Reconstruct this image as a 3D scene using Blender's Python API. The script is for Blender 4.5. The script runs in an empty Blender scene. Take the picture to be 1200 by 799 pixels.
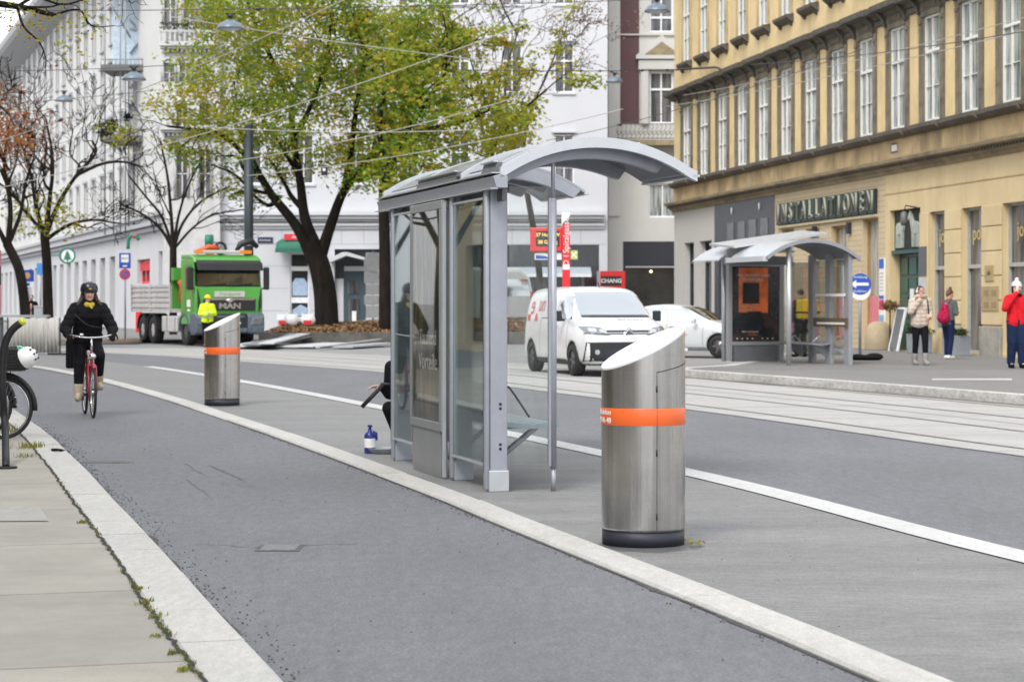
import bpy, math, random
from mathutils import Vector, Matrix, noise
from mathutils.bvhtree import BVHTree
PI = math.pi
R = random.Random(11)
scn = bpy.context.scene
col = scn.collection
F, H, HY = 2450.0, 1.5, 355.0          # focal length in photo pixels, eye height, horizon row

def G(x, y, z=0.0):
    Z = F * (H - z) / (y - HY)
    return Vector(((x - 600) / F * Z, Z, z))
def P(x, y, Z):
    return Vector(((x - 600) / F * Z, Z, H - (y - HY) / F * Z))

# ------------------------------------------------------------------ materials
def nd(nt, t, **k):
    n = nt.nodes.new(t)
    for a, b in k.items():
        if a.startswith('i_'):
            n.inputs[a[2:].replace('_', ' ')].default_value = b
        else:
            setattr(n, a, b)
    return n
def rgba(c): return (c[0], c[1], c[2], 1.0)
def M(name, c, rough=0.6, metal=0.0, var=0.12, scale=6.0, bump=0.0, bscale=60.0, spec=0.5,
      streak=0.0, dirt=None, dirt_amt=0.5, dirt_scale=1.2, coat=0.0, emit=None, estr=0.0, fine=0.0, fscale=300., stretch=(1, 1, 1), aniso=0.0, rv=0.08):
    m = bpy.data.materials.new(name); m.use_nodes = True
    nt = m.node_tree; nt.nodes.clear(); L = nt.links.new
    out = nd(nt, 'ShaderNodeOutputMaterial'); b = nd(nt, 'ShaderNodeBsdfPrincipled')
    L(b.outputs[0], out.inputs[0])
    b.inputs['Roughness'].default_value = rough; b.inputs['Metallic'].default_value = metal
    b.inputs['Specular IOR Level'].default_value = spec
    if coat: b.inputs['Coat Weight'].default_value = coat; b.inputs['Coat Roughness'].default_value = 0.06
    if aniso: b.inputs['Anisotropic'].default_value = aniso
    tc = nd(nt, 'ShaderNodeTexCoord')
    mp = nd(nt, 'ShaderNodeMapping'); mp.inputs['Scale'].default_value = stretch
    L(tc.outputs['Object'], mp.inputs[0])
    n1 = nd(nt, 'ShaderNodeTexNoise', i_Scale=scale, i_Detail=6.0, i_Roughness=0.62)
    L(mp.outputs[0], n1.inputs['Vector'])
    mr = nd(nt, 'ShaderNodeMapRange'); mr.inputs[1].default_value = 0.3; mr.inputs[2].default_value = 0.7
    mr.inputs[3].default_value = 1 - var; mr.inputs[4].default_value = 1 + var
    L(n1.outputs[0], mr.inputs[0])
    hsv = nd(nt, 'ShaderNodeHueSaturation'); hsv.inputs['Color'].default_value = rgba(c)
    last_v = mr.outputs[0]
    if fine:
        n3 = nd(nt, 'ShaderNodeTexNoise', i_Scale=fscale, i_Detail=3.0, i_Roughness=0.7)
        L(mp.outputs[0], n3.inputs['Vector'])
        m3 = nd(nt, 'ShaderNodeMapRange'); m3.inputs[1].default_value = 0.3; m3.inputs[2].default_value = 0.7
        m3.inputs[3].default_value = 1 - fine; m3.inputs[4].default_value = 1 + fine
        L(n3.outputs[0], m3.inputs[0])
        mu = nd(nt, 'ShaderNodeMath', operation='MULTIPLY'); L(last_v, mu.inputs[0]); L(m3.outputs[0], mu.inputs[1]); last_v = mu.outputs[0]
    L(last_v, hsv.inputs['Value'])
    colo = hsv.outputs[0]
    if dirt is not None:
        mp2 = nd(nt, 'ShaderNodeMapping'); mp2.inputs['Scale'].default_value = (dirt_scale, dirt_scale, dirt_scale * (0.25 if streak else 1.0))
        L(tc.outputs['Object'], mp2.inputs[0])
        n2 = nd(nt, 'ShaderNodeTexNoise', i_Scale=1.0, i_Detail=8.0, i_Roughness=0.68)
        L(mp2.outputs[0], n2.inputs['Vector'])
        m2 = nd(nt, 'ShaderNodeMapRange'); m2.inputs[1].default_value = 0.46; m2.inputs[2].default_value = 0.72
        m2.inputs[3].default_value = 0; m2.inputs[4].default_value = dirt_amt
        L(n2.outputs[0], m2.inputs[0])
        mx = nd(nt, 'ShaderNodeMix', data_type='RGBA'); L(m2.outputs[0], mx.inputs[0]); L(colo, mx.inputs[6]); mx.inputs[7].default_value = rgba(dirt)
        colo = mx.outputs[2]
    L(colo, b.inputs['Base Color'])
    mr2 = nd(nt, 'ShaderNodeMapRange'); mr2.inputs[3].default_value = max(0.02, rough - rv); mr2.inputs[4].default_value = min(1, rough + rv)
    L(n1.outputs[0], mr2.inputs[0]); L(mr2.outputs[0], b.inputs['Roughness'])
    if bump:
        nb = nd(nt, 'ShaderNodeTexNoise', i_Scale=bscale, i_Detail=4.0); L(mp.outputs[0], nb.inputs['Vector'])
        bp = nd(nt, 'ShaderNodeBump', i_Strength=min(1.0, bump), i_Distance=0.02 * max(1, bump))
        L(nb.outputs[0], bp.inputs['Height']); L(bp.outputs[0], b.inputs['Normal'])
    if emit:
        b.inputs['Emission Color'].default_value = rgba(emit); b.inputs['Emission Strength'].default_value = estr
    return m

def glass_mat(name, tint=(0.85, 0.92, 0.9), refl=0.12, rough=0.02, dirt=0.0, dark=None, opac=0.0, mult=0.8):
    m = bpy.data.materials.new(name); m.use_nodes = True
    nt = m.node_tree; nt.nodes.clear(); L = nt.links.new
    out = nd(nt, 'ShaderNodeOutputMaterial')
    tr = nd(nt, 'ShaderNodeBsdfTransparent'); tr.inputs[0].default_value = rgba(tint)
    gl = nd(nt, 'ShaderNodeBsdfGlossy'); gl.inputs['Roughness'].default_value = rough; gl.inputs[0].default_value = (1, 1, 1, 1)
    fr = nd(nt, 'ShaderNodeFresnel'); fr.inputs[0].default_value = 1.5
    ad = nd(nt, 'ShaderNodeMath', operation='MULTIPLY_ADD'); ad.inputs[1].default_value = mult; ad.inputs[2].default_value = refl - 0.05
    ad.use_clamp = True
    L(fr.outputs[0], ad.inputs[0])
    mx = nd(nt, 'ShaderNodeMixShader'); L(ad.outputs[0], mx.inputs[0]); L(tr.outputs[0], mx.inputs[1]); L(gl.outputs[0], mx.inputs[2])
    last = mx
    if dirt or opac:
        tc = nd(nt, 'ShaderNodeTexCoord'); mp = nd(nt, 'ShaderNodeMapping'); mp.inputs['Scale'].default_value = (6, 6, 2.0)
        L(tc.outputs['Object'], mp.inputs[0])
        nz = nd(nt, 'ShaderNodeTexNoise', i_Scale=2.2, i_Detail=9.0, i_Roughness=0.75); L(mp.outputs[0], nz.inputs['Vector'])
        mr = nd(nt, 'ShaderNodeMapRange'); mr.inputs[1].default_value = 0.45; mr.inputs[2].default_value = 0.75
        mr.inputs[3].default_value = opac; mr.inputs[4].default_value = opac + dirt
        L(nz.outputs[0], mr.inputs[0])
        df = nd(nt, 'ShaderNodeBsdfDiffuse'); df.inputs[0].default_value = rgba(dark or (0.45, 0.47, 0.46))
        m2 = nd(nt, 'ShaderNodeMixShader'); L(mr.outputs[0], m2.inputs[0]); L(last.outputs[0], m2.inputs[1]); L(df.outputs[0], m2.inputs[2])
        last = m2
    L(last.outputs[0], out.inputs[0])
    return m

def leaf_mat(name, c, var=0.25, trans=0.45):
    m = bpy.data.materials.new(name); m.use_nodes = True
    nt = m.node_tree; nt.nodes.clear(); L = nt.links.new
    out = nd(nt, 'ShaderNodeOutputMaterial')
    tc = nd(nt, 'ShaderNodeTexCoord'); n1 = nd(nt, 'ShaderNodeTexNoise', i_Scale=1.7, i_Detail=5.0, i_Roughness=0.8); L(tc.outputs['Object'], n1.inputs['Vector'])
    mr = nd(nt, 'ShaderNodeMapRange'); mr.inputs[1].default_value = 0.3; mr.inputs[2].default_value = 0.7; mr.inputs[3].default_value = 1 - var; mr.inputs[4].default_value = 1 + var
    L(n1.outputs[0], mr.inputs[0])
    mh = nd(nt, 'ShaderNodeMapRange'); mh.inputs[1].default_value = 0.3; mh.inputs[2].default_value = 0.7; mh.inputs[3].default_value = 0.488; mh.inputs[4].default_value = 0.53
    n2 = nd(nt, 'ShaderNodeTexNoise', i_Scale=0.6, i_Detail=3.0); L(tc.outputs['Object'], n2.inputs['Vector']); L(n2.outputs[0], mh.inputs[0])
    h = nd(nt, 'ShaderNodeHueSaturation'); h.inputs['Color'].default_value = rgba(c); L(mr.outputs[0], h.inputs['Value']); L(mh.outputs[0], h.inputs['Hue'])
    d = nd(nt, 'ShaderNodeBsdfDiffuse'); t = nd(nt, 'ShaderNodeBsdfTranslucent'); L(h.outputs[0], d.inputs[0]); L(h.outputs[0], t.inputs[0])
    mx = nd(nt, 'ShaderNodeMixShader'); mx.inputs[0].default_value = trans; L(d.outputs[0], mx.inputs[1]); L(t.outputs[0], mx.inputs[2]); L(mx.outputs[0], out.inputs[0])
    return m

# ------------------------------------------------------------------ mesh builder
class MB:
    def __init__(s): s.v = []; s.f = []; s.mi = []; s.sm = []; s.cur = 0
    def add(s, vs, fs, smooth=False):
        o = len(s.v); s.v += [tuple(v) for v in vs]
        for f in fs:
            s.f.append(tuple(i + o for i in f)); s.mi.append(s.cur); s.sm.append(smooth)
        return s
    def bx(s, x0, x1, y0, y1, z0, z1, T=None):
        if x0 > x1: x0, x1 = x1, x0
        if y0 > y1: y0, y1 = y1, y0
        if z0 > z1: z0, z1 = z1, z0
        vs = [Vector(p) for p in ((x0,y0,z0),(x1,y0,z0),(x1,y1,z0),(x0,y1,z0),(x0,y0,z1),(x1,y0,z1),(x1,y1,z1),(x0,y1,z1))]
        if T is not None: vs = [T @ v for v in vs]
        return s.add(vs, [(0,3,2,1),(4,5,6,7),(0,1,5,4),(1,2,6,5),(2,3,7,6),(3,0,4,7)])
    def cb(s, c, d, rz=0, rx=0, ry=0):
        T = Matrix.Translation(c) @ Matrix.Rotation(rz, 4, 'Z') @ Matrix.Rotation(ry, 4, 'Y') @ Matrix.Rotation(rx, 4, 'X')
        return s.bx(-d[0]/2, d[0]/2, -d[1]/2, d[1]/2, -d[2]/2, d[2]/2, T)
    def tube(s, pts, rad, n=8, caps=True, closed=False, smooth=True, flat=None):
        pts = [Vector(p) for p in pts]; m = len(pts)
        if not isinstance(rad, (list, tuple)): rad = [rad] * m
        ref = None; vs = []; fs = []
        for i in range(m):
            a = pts[(i - 1) % m] if (closed or i > 0) else pts[i]
            b = pts[(i + 1) % m] if (closed or i < m - 1) else pts[i]
            t = (b - a)
            if t.length < 1e-9: t = Vector((0, 0, 1))
            t.normalize()
            if ref is None:
                ref = t.orthogonal().normalized() if flat is None else Vector(flat)
            ref = (ref - t * ref.dot(t))
            if ref.length < 1e-6: ref = t.orthogonal()
            ref.normalize(); bi = t.cross(ref)
            for k in range(n):
                an = 2 * PI * k / n
                vs.append(pts[i] + (ref * math.cos(an) + bi * math.sin(an)) * rad[i])
        rng = m if closed else m - 1
        for i in range(rng):
            j = (i + 1) % m
            for k in range(n):
                k2 = (k + 1) % n
                fs.append((i*n + k, i*n + k2, j*n + k2, j*n + k))
        s.add(vs, fs, smooth)
        if caps and not closed:
            o = len(s.v) - len(vs)
            s.f.append(tuple(o + k for k in range(n - 1, -1, -1))); s.mi.append(s.cur); s.sm.append(False)
            s.f.append(tuple(o + (m-1)*n + k for k in range(n))); s.mi.append(s.cur); s.sm.append(False)
        return s
    def cyl(s, p0, p1, r, n=16, r1=None, smooth=True):
        return s.tube([p0, p1], [r, r if r1 is None else r1], n, True, False, smooth)
    def torus(s, c, ax, Rr, r, n=32, m=8, a0=0, a1=2*PI):
        ax = Vector(ax).normalized(); u = ax.orthogonal().normalized()
        if abs(ax.x) > 0.9: u = Vector((0, 0, 1))
        w = ax.cross(u); c = Vector(c); full = abs(a1 - a0 - 2*PI) < 1e-6
        k = n if full else n + 1
        pts = [c + (u * math.cos(a0 + (a1-a0)*i/n) + w * math.sin(a0 + (a1-a0)*i/n)) * Rr for i in range(k)]
        return s.tube(pts, r, m, not full, full)
    def cap(s, p0, p1, r0, r1, n=12):      # tapered capsule
        p0 = Vector(p0); p1 = Vector(p1); t = (p1 - p0)
        if t.length < 1e-5: t = Vector((0, 0, 1e-4))
        d = t.normalized(); pts = []; rd = []
        for a in (-88, -60, -30, 0): pts.append(p0 + d * r0 * math.sin(math.radians(a))); rd.append(r0 * math.cos(math.radians(a)))
        for a in (0, 30, 60, 88): pts.append(p1 + d * r1 * math.sin(math.radians(a))); rd.append(r1 * math.cos(math.radians(a)))
        return s.tube(pts, rd, n)
    def ell(s, c, r, T=None, nu=16, nv=10):
        c = Vector(c); vs = []; fs = []
        if not isinstance(r, (list, tuple, Vector)): r = (r, r, r)
        vs.append(Vector((0, 0, -r[2])))
        for j in range(1, nv):
            ph = -PI/2 + PI * j / nv
            for i in range(nu):
                th = 2*PI*i/nu
                vs.append(Vector((r[0]*math.cos(ph)*math.cos(th), r[1]*math.cos(ph)*math.sin(th), r[2]*math.sin(ph))))
        vs.append(Vector((0, 0, r[2])))
        vs = [(T @ v if T is not None else v) + c for v in vs]
        for i in range(nu): fs.append((0, 1 + (i+1) % nu, 1 + i))
        for j in range(nv - 2):
            for i in range(nu):
                a = 1 + j*nu; fs.append((a+i, a+(i+1) % nu, a+nu+(i+1) % nu, a+nu+i))
        a = 1 + (nv-2)*nu
        for i in range(nu): fs.append((a+i, a+(i+1) % nu, len(vs)-1))
        return s.add(vs, fs, True)
    def lathe(s, prof, n=24, c=(0,0,0), smooth=True, T=None):
        c = Vector(c); vs = []; fs = []
        for r, z in prof:
            for k in range(n):
                v = Vector((r*math.cos(2*PI*k/n), r*math.sin(2*PI*k/n), z))
                if T is not None: v = T @ v
                vs.append(v + c)
        for i in range(len(prof)-1):
            for k in range(n):
                k2 = (k+1) % n; fs.append((i*n+k, i*n+k2, (i+1)*n+k2, (i+1)*n+k))
        return s.add(vs, fs, smooth)
    def prism(s, poly, a, b, ax='y', T=None):     # extrude a 2-D polygon; ax is the axis of extrusion
        fn = {'y': lambda u, v, w: Vector((u, w, v)), 'x': lambda u, v, w: Vector((w, u, v)), 'z': lambda u, v, w: Vector((u, v, w))}[ax]
        n = len(poly); vs = [fn(u, v, a) for u, v in poly] + [fn(u, v, b) for u, v in poly]
        if T is not None: vs = [T @ v for v in vs]
        fs = [tuple(range(n)), tuple(range(2*n-1, n-1, -1))] + [(i, n+i, n+(i+1) % n, (i+1) % n) for i in range(n)]
        return s.add(vs, fs)
    def grid(s, fn, nu, nv, smooth=True):
        vs = [fn(i/nu, j/nv) for j in range(nv+1) for i in range(nu+1)]
        fs = [(j*(nu+1)+i, j*(nu+1)+i+1, (j+1)*(nu+1)+i+1, (j+1)*(nu+1)+i) for j in range(nv) for i in range(nu)]
        return s.add(vs, fs, smooth)
    def slab(s, fn, nu, nv, th):                  # closed thick sheet; th = Vector offset
        th = Vector(th); n0 = len(s.v)
        g = lambda i, j: j*(nu+1)+i
        top = [Vector(fn(i/nu, j/nv)) for j in range(nv+1) for i in range(nu+1)]
        bot = [v + th for v in top]; N = len(top); fs = []
        for j in range(nv):
            for i in range(nu):
                fs.append((g(i,j), g(i+1,j), g(i+1,j+1), g(i,j+1))); fs.append((N+g(i,j+1), N+g(i+1,j+1), N+g(i+1,j), N+g(i,j)))
        for i in range(nu):
            fs.append((g(i+1,0), g(i,0), N+g(i,0), N+g(i+1,0))); fs.append((g(i,nv), g(i+1,nv), N+g(i+1,nv), N+g(i,nv)))
        for j in range(nv):
            fs.append((g(0,j), g(0,j+1), N+g(0,j+1), N+g(0,j))); fs.append((g(nu,j+1), g(nu,j), N+g(nu,j), N+g(nu,j+1)))
        return s.add(top + bot, fs, False)
    def mesh(s, name, mats):
        me = bpy.data.meshes.new(name); me.from_pydata(s.v, [], s.f)
        if not isinstance(mats, (list, tuple)): mats = [mats]
        for m in mats: me.materials.append(m)
        me.polygons.foreach_set('material_index', [min(i, len(mats)-1) for i in s.mi]); me.polygons.foreach_set('use_smooth', s.sm)
        me.validate(); me.update(); return me
    def build(s, name, mats, parent=None, bevel=0.0, fixn=True):
        me = s.mesh(name, mats)
        if fixn:
            import bmesh
            bm = bmesh.new(); bm.from_mesh(me); bmesh.ops.recalc_face_normals(bm, faces=bm.faces); bm.to_mesh(me); bm.free()
        o = bpy.data.objects.new(name, me); col.objects.link(o)
        if parent is not None: o.parent = parent
        if bevel:
            md = o.modifiers.new('bevel', 'BEVEL'); md.width = bevel; md.segments = 2; md.limit_method = 'ANGLE'; md.angle_limit = 0.7
        return o

def tag(o, label=None, cat=None, group=None, kind=None):
    if label: o['label'] = label
    if cat: o['category'] = cat
    if group: o['group'] = group
    if kind: o['kind'] = kind
    return o
def thing(name, label, cat, loc=(0,0,0), rz=0, group=None):
    o = bpy.data.objects.new(name, None); col.objects.link(o); o.empty_display_size = 0.2
    o.location = loc; o.rotation_euler = (0, 0, rz); return tag(o, label, cat, group)
def kids(o): return [c for c in bpy.data.objects if c.parent == o]
def dup(root, loc=None, rz=None, label=None, parent=None):
    c = root.copy(); col.objects.link(c)
    if parent is not None: c.parent = parent
    if loc is not None: c.location = loc
    if rz is not None: c.rotation_euler = (0, 0, rz)
    if label: c['label'] = label
    for ch in kids(root): dup(ch, parent=c)
    return c
def evalmesh(o, name):
    bpy.context.view_layer.update()
    dg = bpy.context.evaluated_depsgraph_get()
    me = bpy.data.meshes.new_from_object(o.evaluated_get(dg)); me.name = name
    return me
def text(name, s, size, mat, parent=None, loc=(0,0,0), rot=(PI/2,0,0), ext=0.004, sx=1.0, align='CENTER', bend=None, bold=0.0, spacing=1.0):
    cu = bpy.data.curves.new(name, 'FONT'); cu.body = s; cu.size = size; cu.extrude = ext; cu.align_x = align; cu.align_y = 'CENTER'
    cu.offset = bold; cu.resolution_u = 3; cu.space_character = spacing
    o = bpy.data.objects.new(name, cu); col.objects.link(o)
    me = evalmesh(o, name); bpy.data.objects.remove(o)
    me.materials.clear(); me.materials.append(mat)
    T = Matrix.Translation(loc) @ Matrix.Rotation(rot[2], 4, 'Z') @ Matrix.Rotation(rot[1], 4, 'Y') @ Matrix.Rotation(rot[0], 4, 'X') @ Matrix.Diagonal((sx, 1, 1, 1))
    if bend: 
        for v in me.vertices: v.co = bend(v.co * 1.0)
    else: me.transform(T)
    ob = bpy.data.objects.new(name, me); col.objects.link(ob)
    if parent is not None: ob.parent = parent
    return ob
def remesh(mb, name, mats, voxel, parent=None, smooth=4, fn=None, fac=0.5):
    me = mb.mesh(name, mats); o = bpy.data.objects.new(name, me); col.objects.link(o)
    md = o.modifiers.new('r', 'REMESH'); md.mode = 'VOXEL'; md.voxel_size = voxel; md.use_smooth_shade = True
    if smooth:
        m2 = o.modifiers.new('s', 'SMOOTH'); m2.factor = fac; m2.iterations = smooth
    me2 = evalmesh(o, name); bpy.data.objects.remove(o)
    if fn: fn(me2)
    me2.materials.clear()
    for m in (mats if isinstance(mats, (list, tuple)) else [mats]): me2.materials.append(m)
    o = bpy.data.objects.new(name, me2); col.objects.link(o)
    if parent is not None: o.parent = parent
    return o
def bvh_of(me): return BVHTree.FromPolygons([v.co for v in me.vertices], [tuple(p.vertices) for p in me.polygons])
def decal(mb, bvh, quad, ax, sgn, nu=8, nv=6, off=0.006, rnd=0.0, far=10):
    """project a 4-cornered patch on to a body; quad in the plane normal to ax, sgn = side the ray comes from"""
    a, b, c, d = [Vector(q) for q in quad]
    def fn(u, v):
        if rnd:
            uu, vv = 2*u-1, 2*v-1
            k = 1 - rnd * (uu*uu*vv*vv); uu *= k; vv *= k; u, v = (uu+1)/2, (vv+1)/2
        q = a*(1-u)*(1-v) + b*u*(1-v) + c*u*v + d*(1-u)*v
        if ax == 'x': o = Vector((sgn*far, q[0], q[1])); dr = Vector((-sgn, 0, 0))
        elif ax == 'y': o = Vector((q[0], sgn*far, q[1])); dr = Vector((0, -sgn, 0))
        else: o = Vector((q[0], q[1], far)); dr = Vector((0, 0, -1))
        h = bvh.ray_cast(o, dr)
        if h[0] is None:
            h2 = bvh.find_nearest(Vector((o.x if ax != 'x' else sgn*0.9, o.y if ax != 'y' else 0, o.z)))
            return h2[0] + h2[1]*off
        n = h[1]
        if n.dot(dr) > 0: n = -n
        return h[0] + n*off
    mb.grid(fn, nu, nv)
    return mb
def spline(pts, n=10):
    pts = [Vector(p) for p in pts]; out = []
    q = [2*pts[0]-pts[1]] + pts + [2*pts[-1]-pts[-2]]
    for i in range(1, len(q)-2):
        a, b, c, d = q[i-1:i+3]
        for k in range(n):
            t = k/n
            out.append(0.5*((2*b) + (c-a)*t + (2*a-5*b+4*c-d)*t*t + (3*b-a-3*c+d)*t*t*t))
    out.append(pts[-1]); return out
def interpX(line, y):
    for i in range(len(line)-1):
        if line[i][1] <= y <= line[i+1][1]:
            t = (y-line[i][1])/(line[i+1][1]-line[i][1]); return line[i][0]+(line[i+1][0]-line[i][0])*t
    i = 0 if y < line[0][1] else len(line)-2
    t = (y-line[i][1])/(line[i+1][1]-line[i][1]); return line[i][0]+(line[i+1][0]-line[i][0])*t
# ------------------------------------------------------------------ camera, world, light
cam = bpy.data.cameras.new('camera'); co = bpy.data.objects.new('camera', cam); col.objects.link(co)
co.location = (0, 0, H); co.rotation_euler = (PI/2, 0, 0)
cam.sensor_width = 36; cam.lens = 73.5; cam.shift_y = -44.5/1200; cam.clip_start = 0.5; cam.clip_end = 2000
cam.dof.use_dof = True; cam.dof.focus_distance = 15.0; cam.dof.aperture_fstop = 5.0
scn.camera = co
w = bpy.data.worlds.new('World'); scn.world = w; w.use_nodes = True
nt = w.node_tree; nt.nodes.clear()
SUN_EL, SUN_ROT = math.radians(48), math.radians(205)
sky = nd(nt, 'ShaderNodeTexSky', sky_type='NISHITA', sun_disc=False, sun_elevation=SUN_EL, sun_rotation=SUN_ROT, air_density=1.0, dust_density=4.0, ozone_density=1.0)
hs = nd(nt, 'ShaderNodeHueSaturation', i_Saturation=0.2, i_Value=1.0)
geo = nd(nt, 'ShaderNodeTexCoord'); mpg = nd(nt, 'ShaderNodeMapping'); mpg.inputs['Scale'].default_value = (1, 1, 3)
cn = nd(nt, 'ShaderNodeTexNoise', i_Scale=1.6, i_Detail=5.0); cr = nd(nt, 'ShaderNodeMapRange'); cr.inputs[3].default_value = 0.8; cr.inputs[4].default_value = 1.2
bg = nd(nt, 'ShaderNodeBackground', i_Strength=0.15); wo = nd(nt, 'ShaderNodeOutputWorld')
mxs = nd(nt, 'ShaderNodeMix', data_type='RGBA'); mxs.inputs[0].default_value = 0.55; mxs.inputs[7].default_value = (6.6, 6.8, 7.2, 1)
L = nt.links.new
L(sky.outputs[0], hs.inputs['Color']); L(geo.outputs['Generated'], mpg.inputs[0]); L(mpg.outputs[0], cn.inputs['Vector']); L(cn.outputs[0], cr.inputs[0])
L(hs.outputs[0], mxs.inputs[6])
mu = nd(nt, 'ShaderNodeMix', data_type='RGBA', blend_type='MULTIPLY'); mu.inputs[0].default_value = 1
L(mxs.outputs[2], mu.inputs[6]); L(cr.outputs[0], mu.inputs[7]); L(mu.outputs[2], bg.inputs[0]); L(bg.outputs[0], wo.inputs[0])
sl = bpy.data.lights.new('sun', 'SUN'); sl.energy = 1.1; sl.angle = math.radians(22); sl.color = (1, 0.97, 0.93)
so = bpy.data.objects.new('sun', sl); col.objects.link(so)
sd = Vector((math.sin(SUN_ROT)*math.cos(SUN_EL), math.cos(SUN_ROT)*math.cos(SUN_EL), math.sin(SUN_EL)))
so.rotation_euler = sd.to_track_quat('Z', 'Y').to_euler(); so.location = (0, 0, 50)
scn.view_settings.view_transform = 'Standard'; scn.view_settings.look = 'None'; scn.view_settings.gamma = 1.0
scn.view_settings.exposure = 0.86; scn.view_settings.use_curve_mapping = False
scn.cycles.max_bounces = 6; scn.cycles.transparent_max_bounces = 16; scn.cycles.use_denoising = True

# ------------------------------------------------------------------ ground
def ground_mat(name, c, speck=0.35, patch=0.16, rough=0.85, bump=0.35, sc=1.0, spot=None, streak=False, crack=False):
    m = bpy.data.materials.new(name); m.use_nodes = True; nt = m.node_tree; nt.nodes.clear(); L = nt.links.new
    out = nd(nt, 'ShaderNodeOutputMaterial'); b = nd(nt, 'ShaderNodeBsdfPrincipled'); L(b.outputs[0], out.inputs[0])
    tc = nd(nt, 'ShaderNodeTexCoord')
    mp = nd(nt, 'ShaderNodeMapping'); mp.inputs['Rotation'].default_value = (0, 0, -0.27)
    mp.inputs['Scale'].default_value = (1, 0.35, 1) if not streak else (0.35, 1.6, 1); L(tc.outputs['Object'], mp.inputs[0])
    a = nd(nt, 'ShaderNodeTexNoise', i_Scale=0.9*sc, i_Detail=9.0, i_Roughness=0.7); L(mp.outputs[0], a.inputs['Vector'])
    f = nd(nt, 'ShaderNodeTexNoise', i_Scale=60.0*sc, i_Detail=4.0, i_Roughness=0.8); L(tc.outputs['Object'], f.inputs['Vector'])
    g = nd(nt, 'ShaderNodeTexNoise', i_Scale=14.0*sc, i_Detail=6.0, i_Roughness=0.8); L(mp.outputs[0], g.inputs['Vector'])
    val = None
    for nn, amp in ((a, patch), (f, speck), (g, patch*1.3)):
        r = nd(nt, 'ShaderNodeMapRange'); r.inputs[1].default_value = 0.3; r.inputs[2].default_value = 0.7; r.inputs[3].default_value = 1-amp; r.inputs[4].default_value = 1+amp
        L(nn.outputs[0], r.inputs[0])
        if val is None: val = r.outputs[0]
        else:
            q = nd(nt, 'ShaderNodeMath', operation='MULTIPLY'); L(val, q.inputs[0]); L(r.outputs[0], q.inputs[1]); val = q.outputs[0]
    h = nd(nt, 'ShaderNodeHueSaturation'); h.inputs['Color'].default_value = rgba(c); L(val, h.inputs['Value'])
    colo = h.outputs[0]
    vo = nd(nt, 'ShaderNodeTexVoronoi', i_Scale=5.5*sc); L(tc.outputs['Object'], vo.inputs['Vector'])
    vr = nd(nt, 'ShaderNodeMapRange'); vr.inputs[1].default_value = 0.02; vr.inputs[2].default_value = 0.07; vr.inputs[3].default_value = 0.65 if spot else 0.28; vr.inputs[4].default_value = 0
    L(vo.outputs['Distance'], vr.inputs[0])
    mx = nd(nt, 'ShaderNodeMix', data_type='RGBA'); L(vr.outputs[0], mx.inputs[0]); L(colo, mx.inputs[6]); mx.inputs[7].default_value = rgba(spot or [k*0.4 for k in c]); colo = mx.outputs[2]
    if crack:
        v2 = nd(nt, 'ShaderNodeTexVoronoi', feature='DISTANCE_TO_EDGE', i_Scale=0.33)
        mpc = nd(nt, 'ShaderNodeMapping'); L(tc.outputs['Object'], mpc.inputs[0]); wn = nd(nt, 'ShaderNodeTexNoise', i_Scale=2.5, i_Detail=6.0); L(tc.outputs['Object'], wn.inputs['Vector'])
        wm = nd(nt, 'ShaderNodeMix', data_type='RGBA'); wm.inputs[0].default_value = 0.12; L(mpc.outputs[0], wm.inputs[6]); L(wn.outputs['Color'], wm.inputs[7]); L(wm.outputs[2], v2.inputs['Vector'])
        cr2 = nd(nt, 'ShaderNodeMapRange'); cr2.inputs[1].default_value = 0.0; cr2.inputs[2].default_value = 0.004; cr2.inputs[3].default_value = 0.5; cr2.inputs[4].default_value = 0; L(v2.outputs['Distance'], cr2.inputs[0])
        m3 = nd(nt, 'ShaderNodeMix', data_type='RGBA'); L(cr2.outputs[0], m3.inputs[0]); L(colo, m3.inputs[6]); m3.inputs[7].default_value = rgba([k*0.3 for k in c]); colo = m3.outputs[2]
    L(colo, b.inputs['Base Color'])
    rr = nd(nt, 'ShaderNodeMapRange'); rr.inputs[3].default_value = rough-0.22; rr.inputs[4].default_value = min(1, rough+0.12); L(a.outputs[0], rr.inputs[0]); L(rr.outputs[0], b.inputs['Roughness'])
    bp = nd(nt, 'ShaderNodeBump', i_Strength=bump, i_Distance=0.006); L(f.outputs[0], bp.inputs['Height']); L(bp.outputs[0], b.inputs['Normal'])
    return m
m_asph = ground_mat('asphalt_blue_grey', (0.142, 0.145, 0.156), 0.5, 0.17, 0.78)
m_asph2 = ground_mat('asphalt_road', (0.138, 0.141, 0.152), 0.42, 0.18, 0.8)
m_plat = ground_mat('platform_concrete', (0.198, 0.198, 0.196), 0.36, 0.2, 0.8, streak=True)
m_track = ground_mat('track_slab_concrete', (0.36, 0.355, 0.34), 0.2, 0.14, 0.85, streak=True)
m_side = ground_mat('sidewalk_asphalt', (0.18, 0.177, 0.172), 0.25, 0.1, 0.9)
m_kerb = ground_mat('granite_kerb', (0.47, 0.46, 0.43), 0.25, 0.12, 0.8, sc=1.6)
m_paint = ground_mat('road_paint_white', (0.50, 0.50, 0.495), 0.15, 0.12, 0.6, bump=0.1)
m_far = ground_mat('far_road', (0.24, 0.24, 0.24), 0.2, 0.12, 0.9)
m_dark = M('dark_joint', (0.03, 0.028, 0.025), 0.95)
m_steel_rail = M('rail_steel', (0.2, 0.185, 0.17), 0.45, 0.4)

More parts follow.
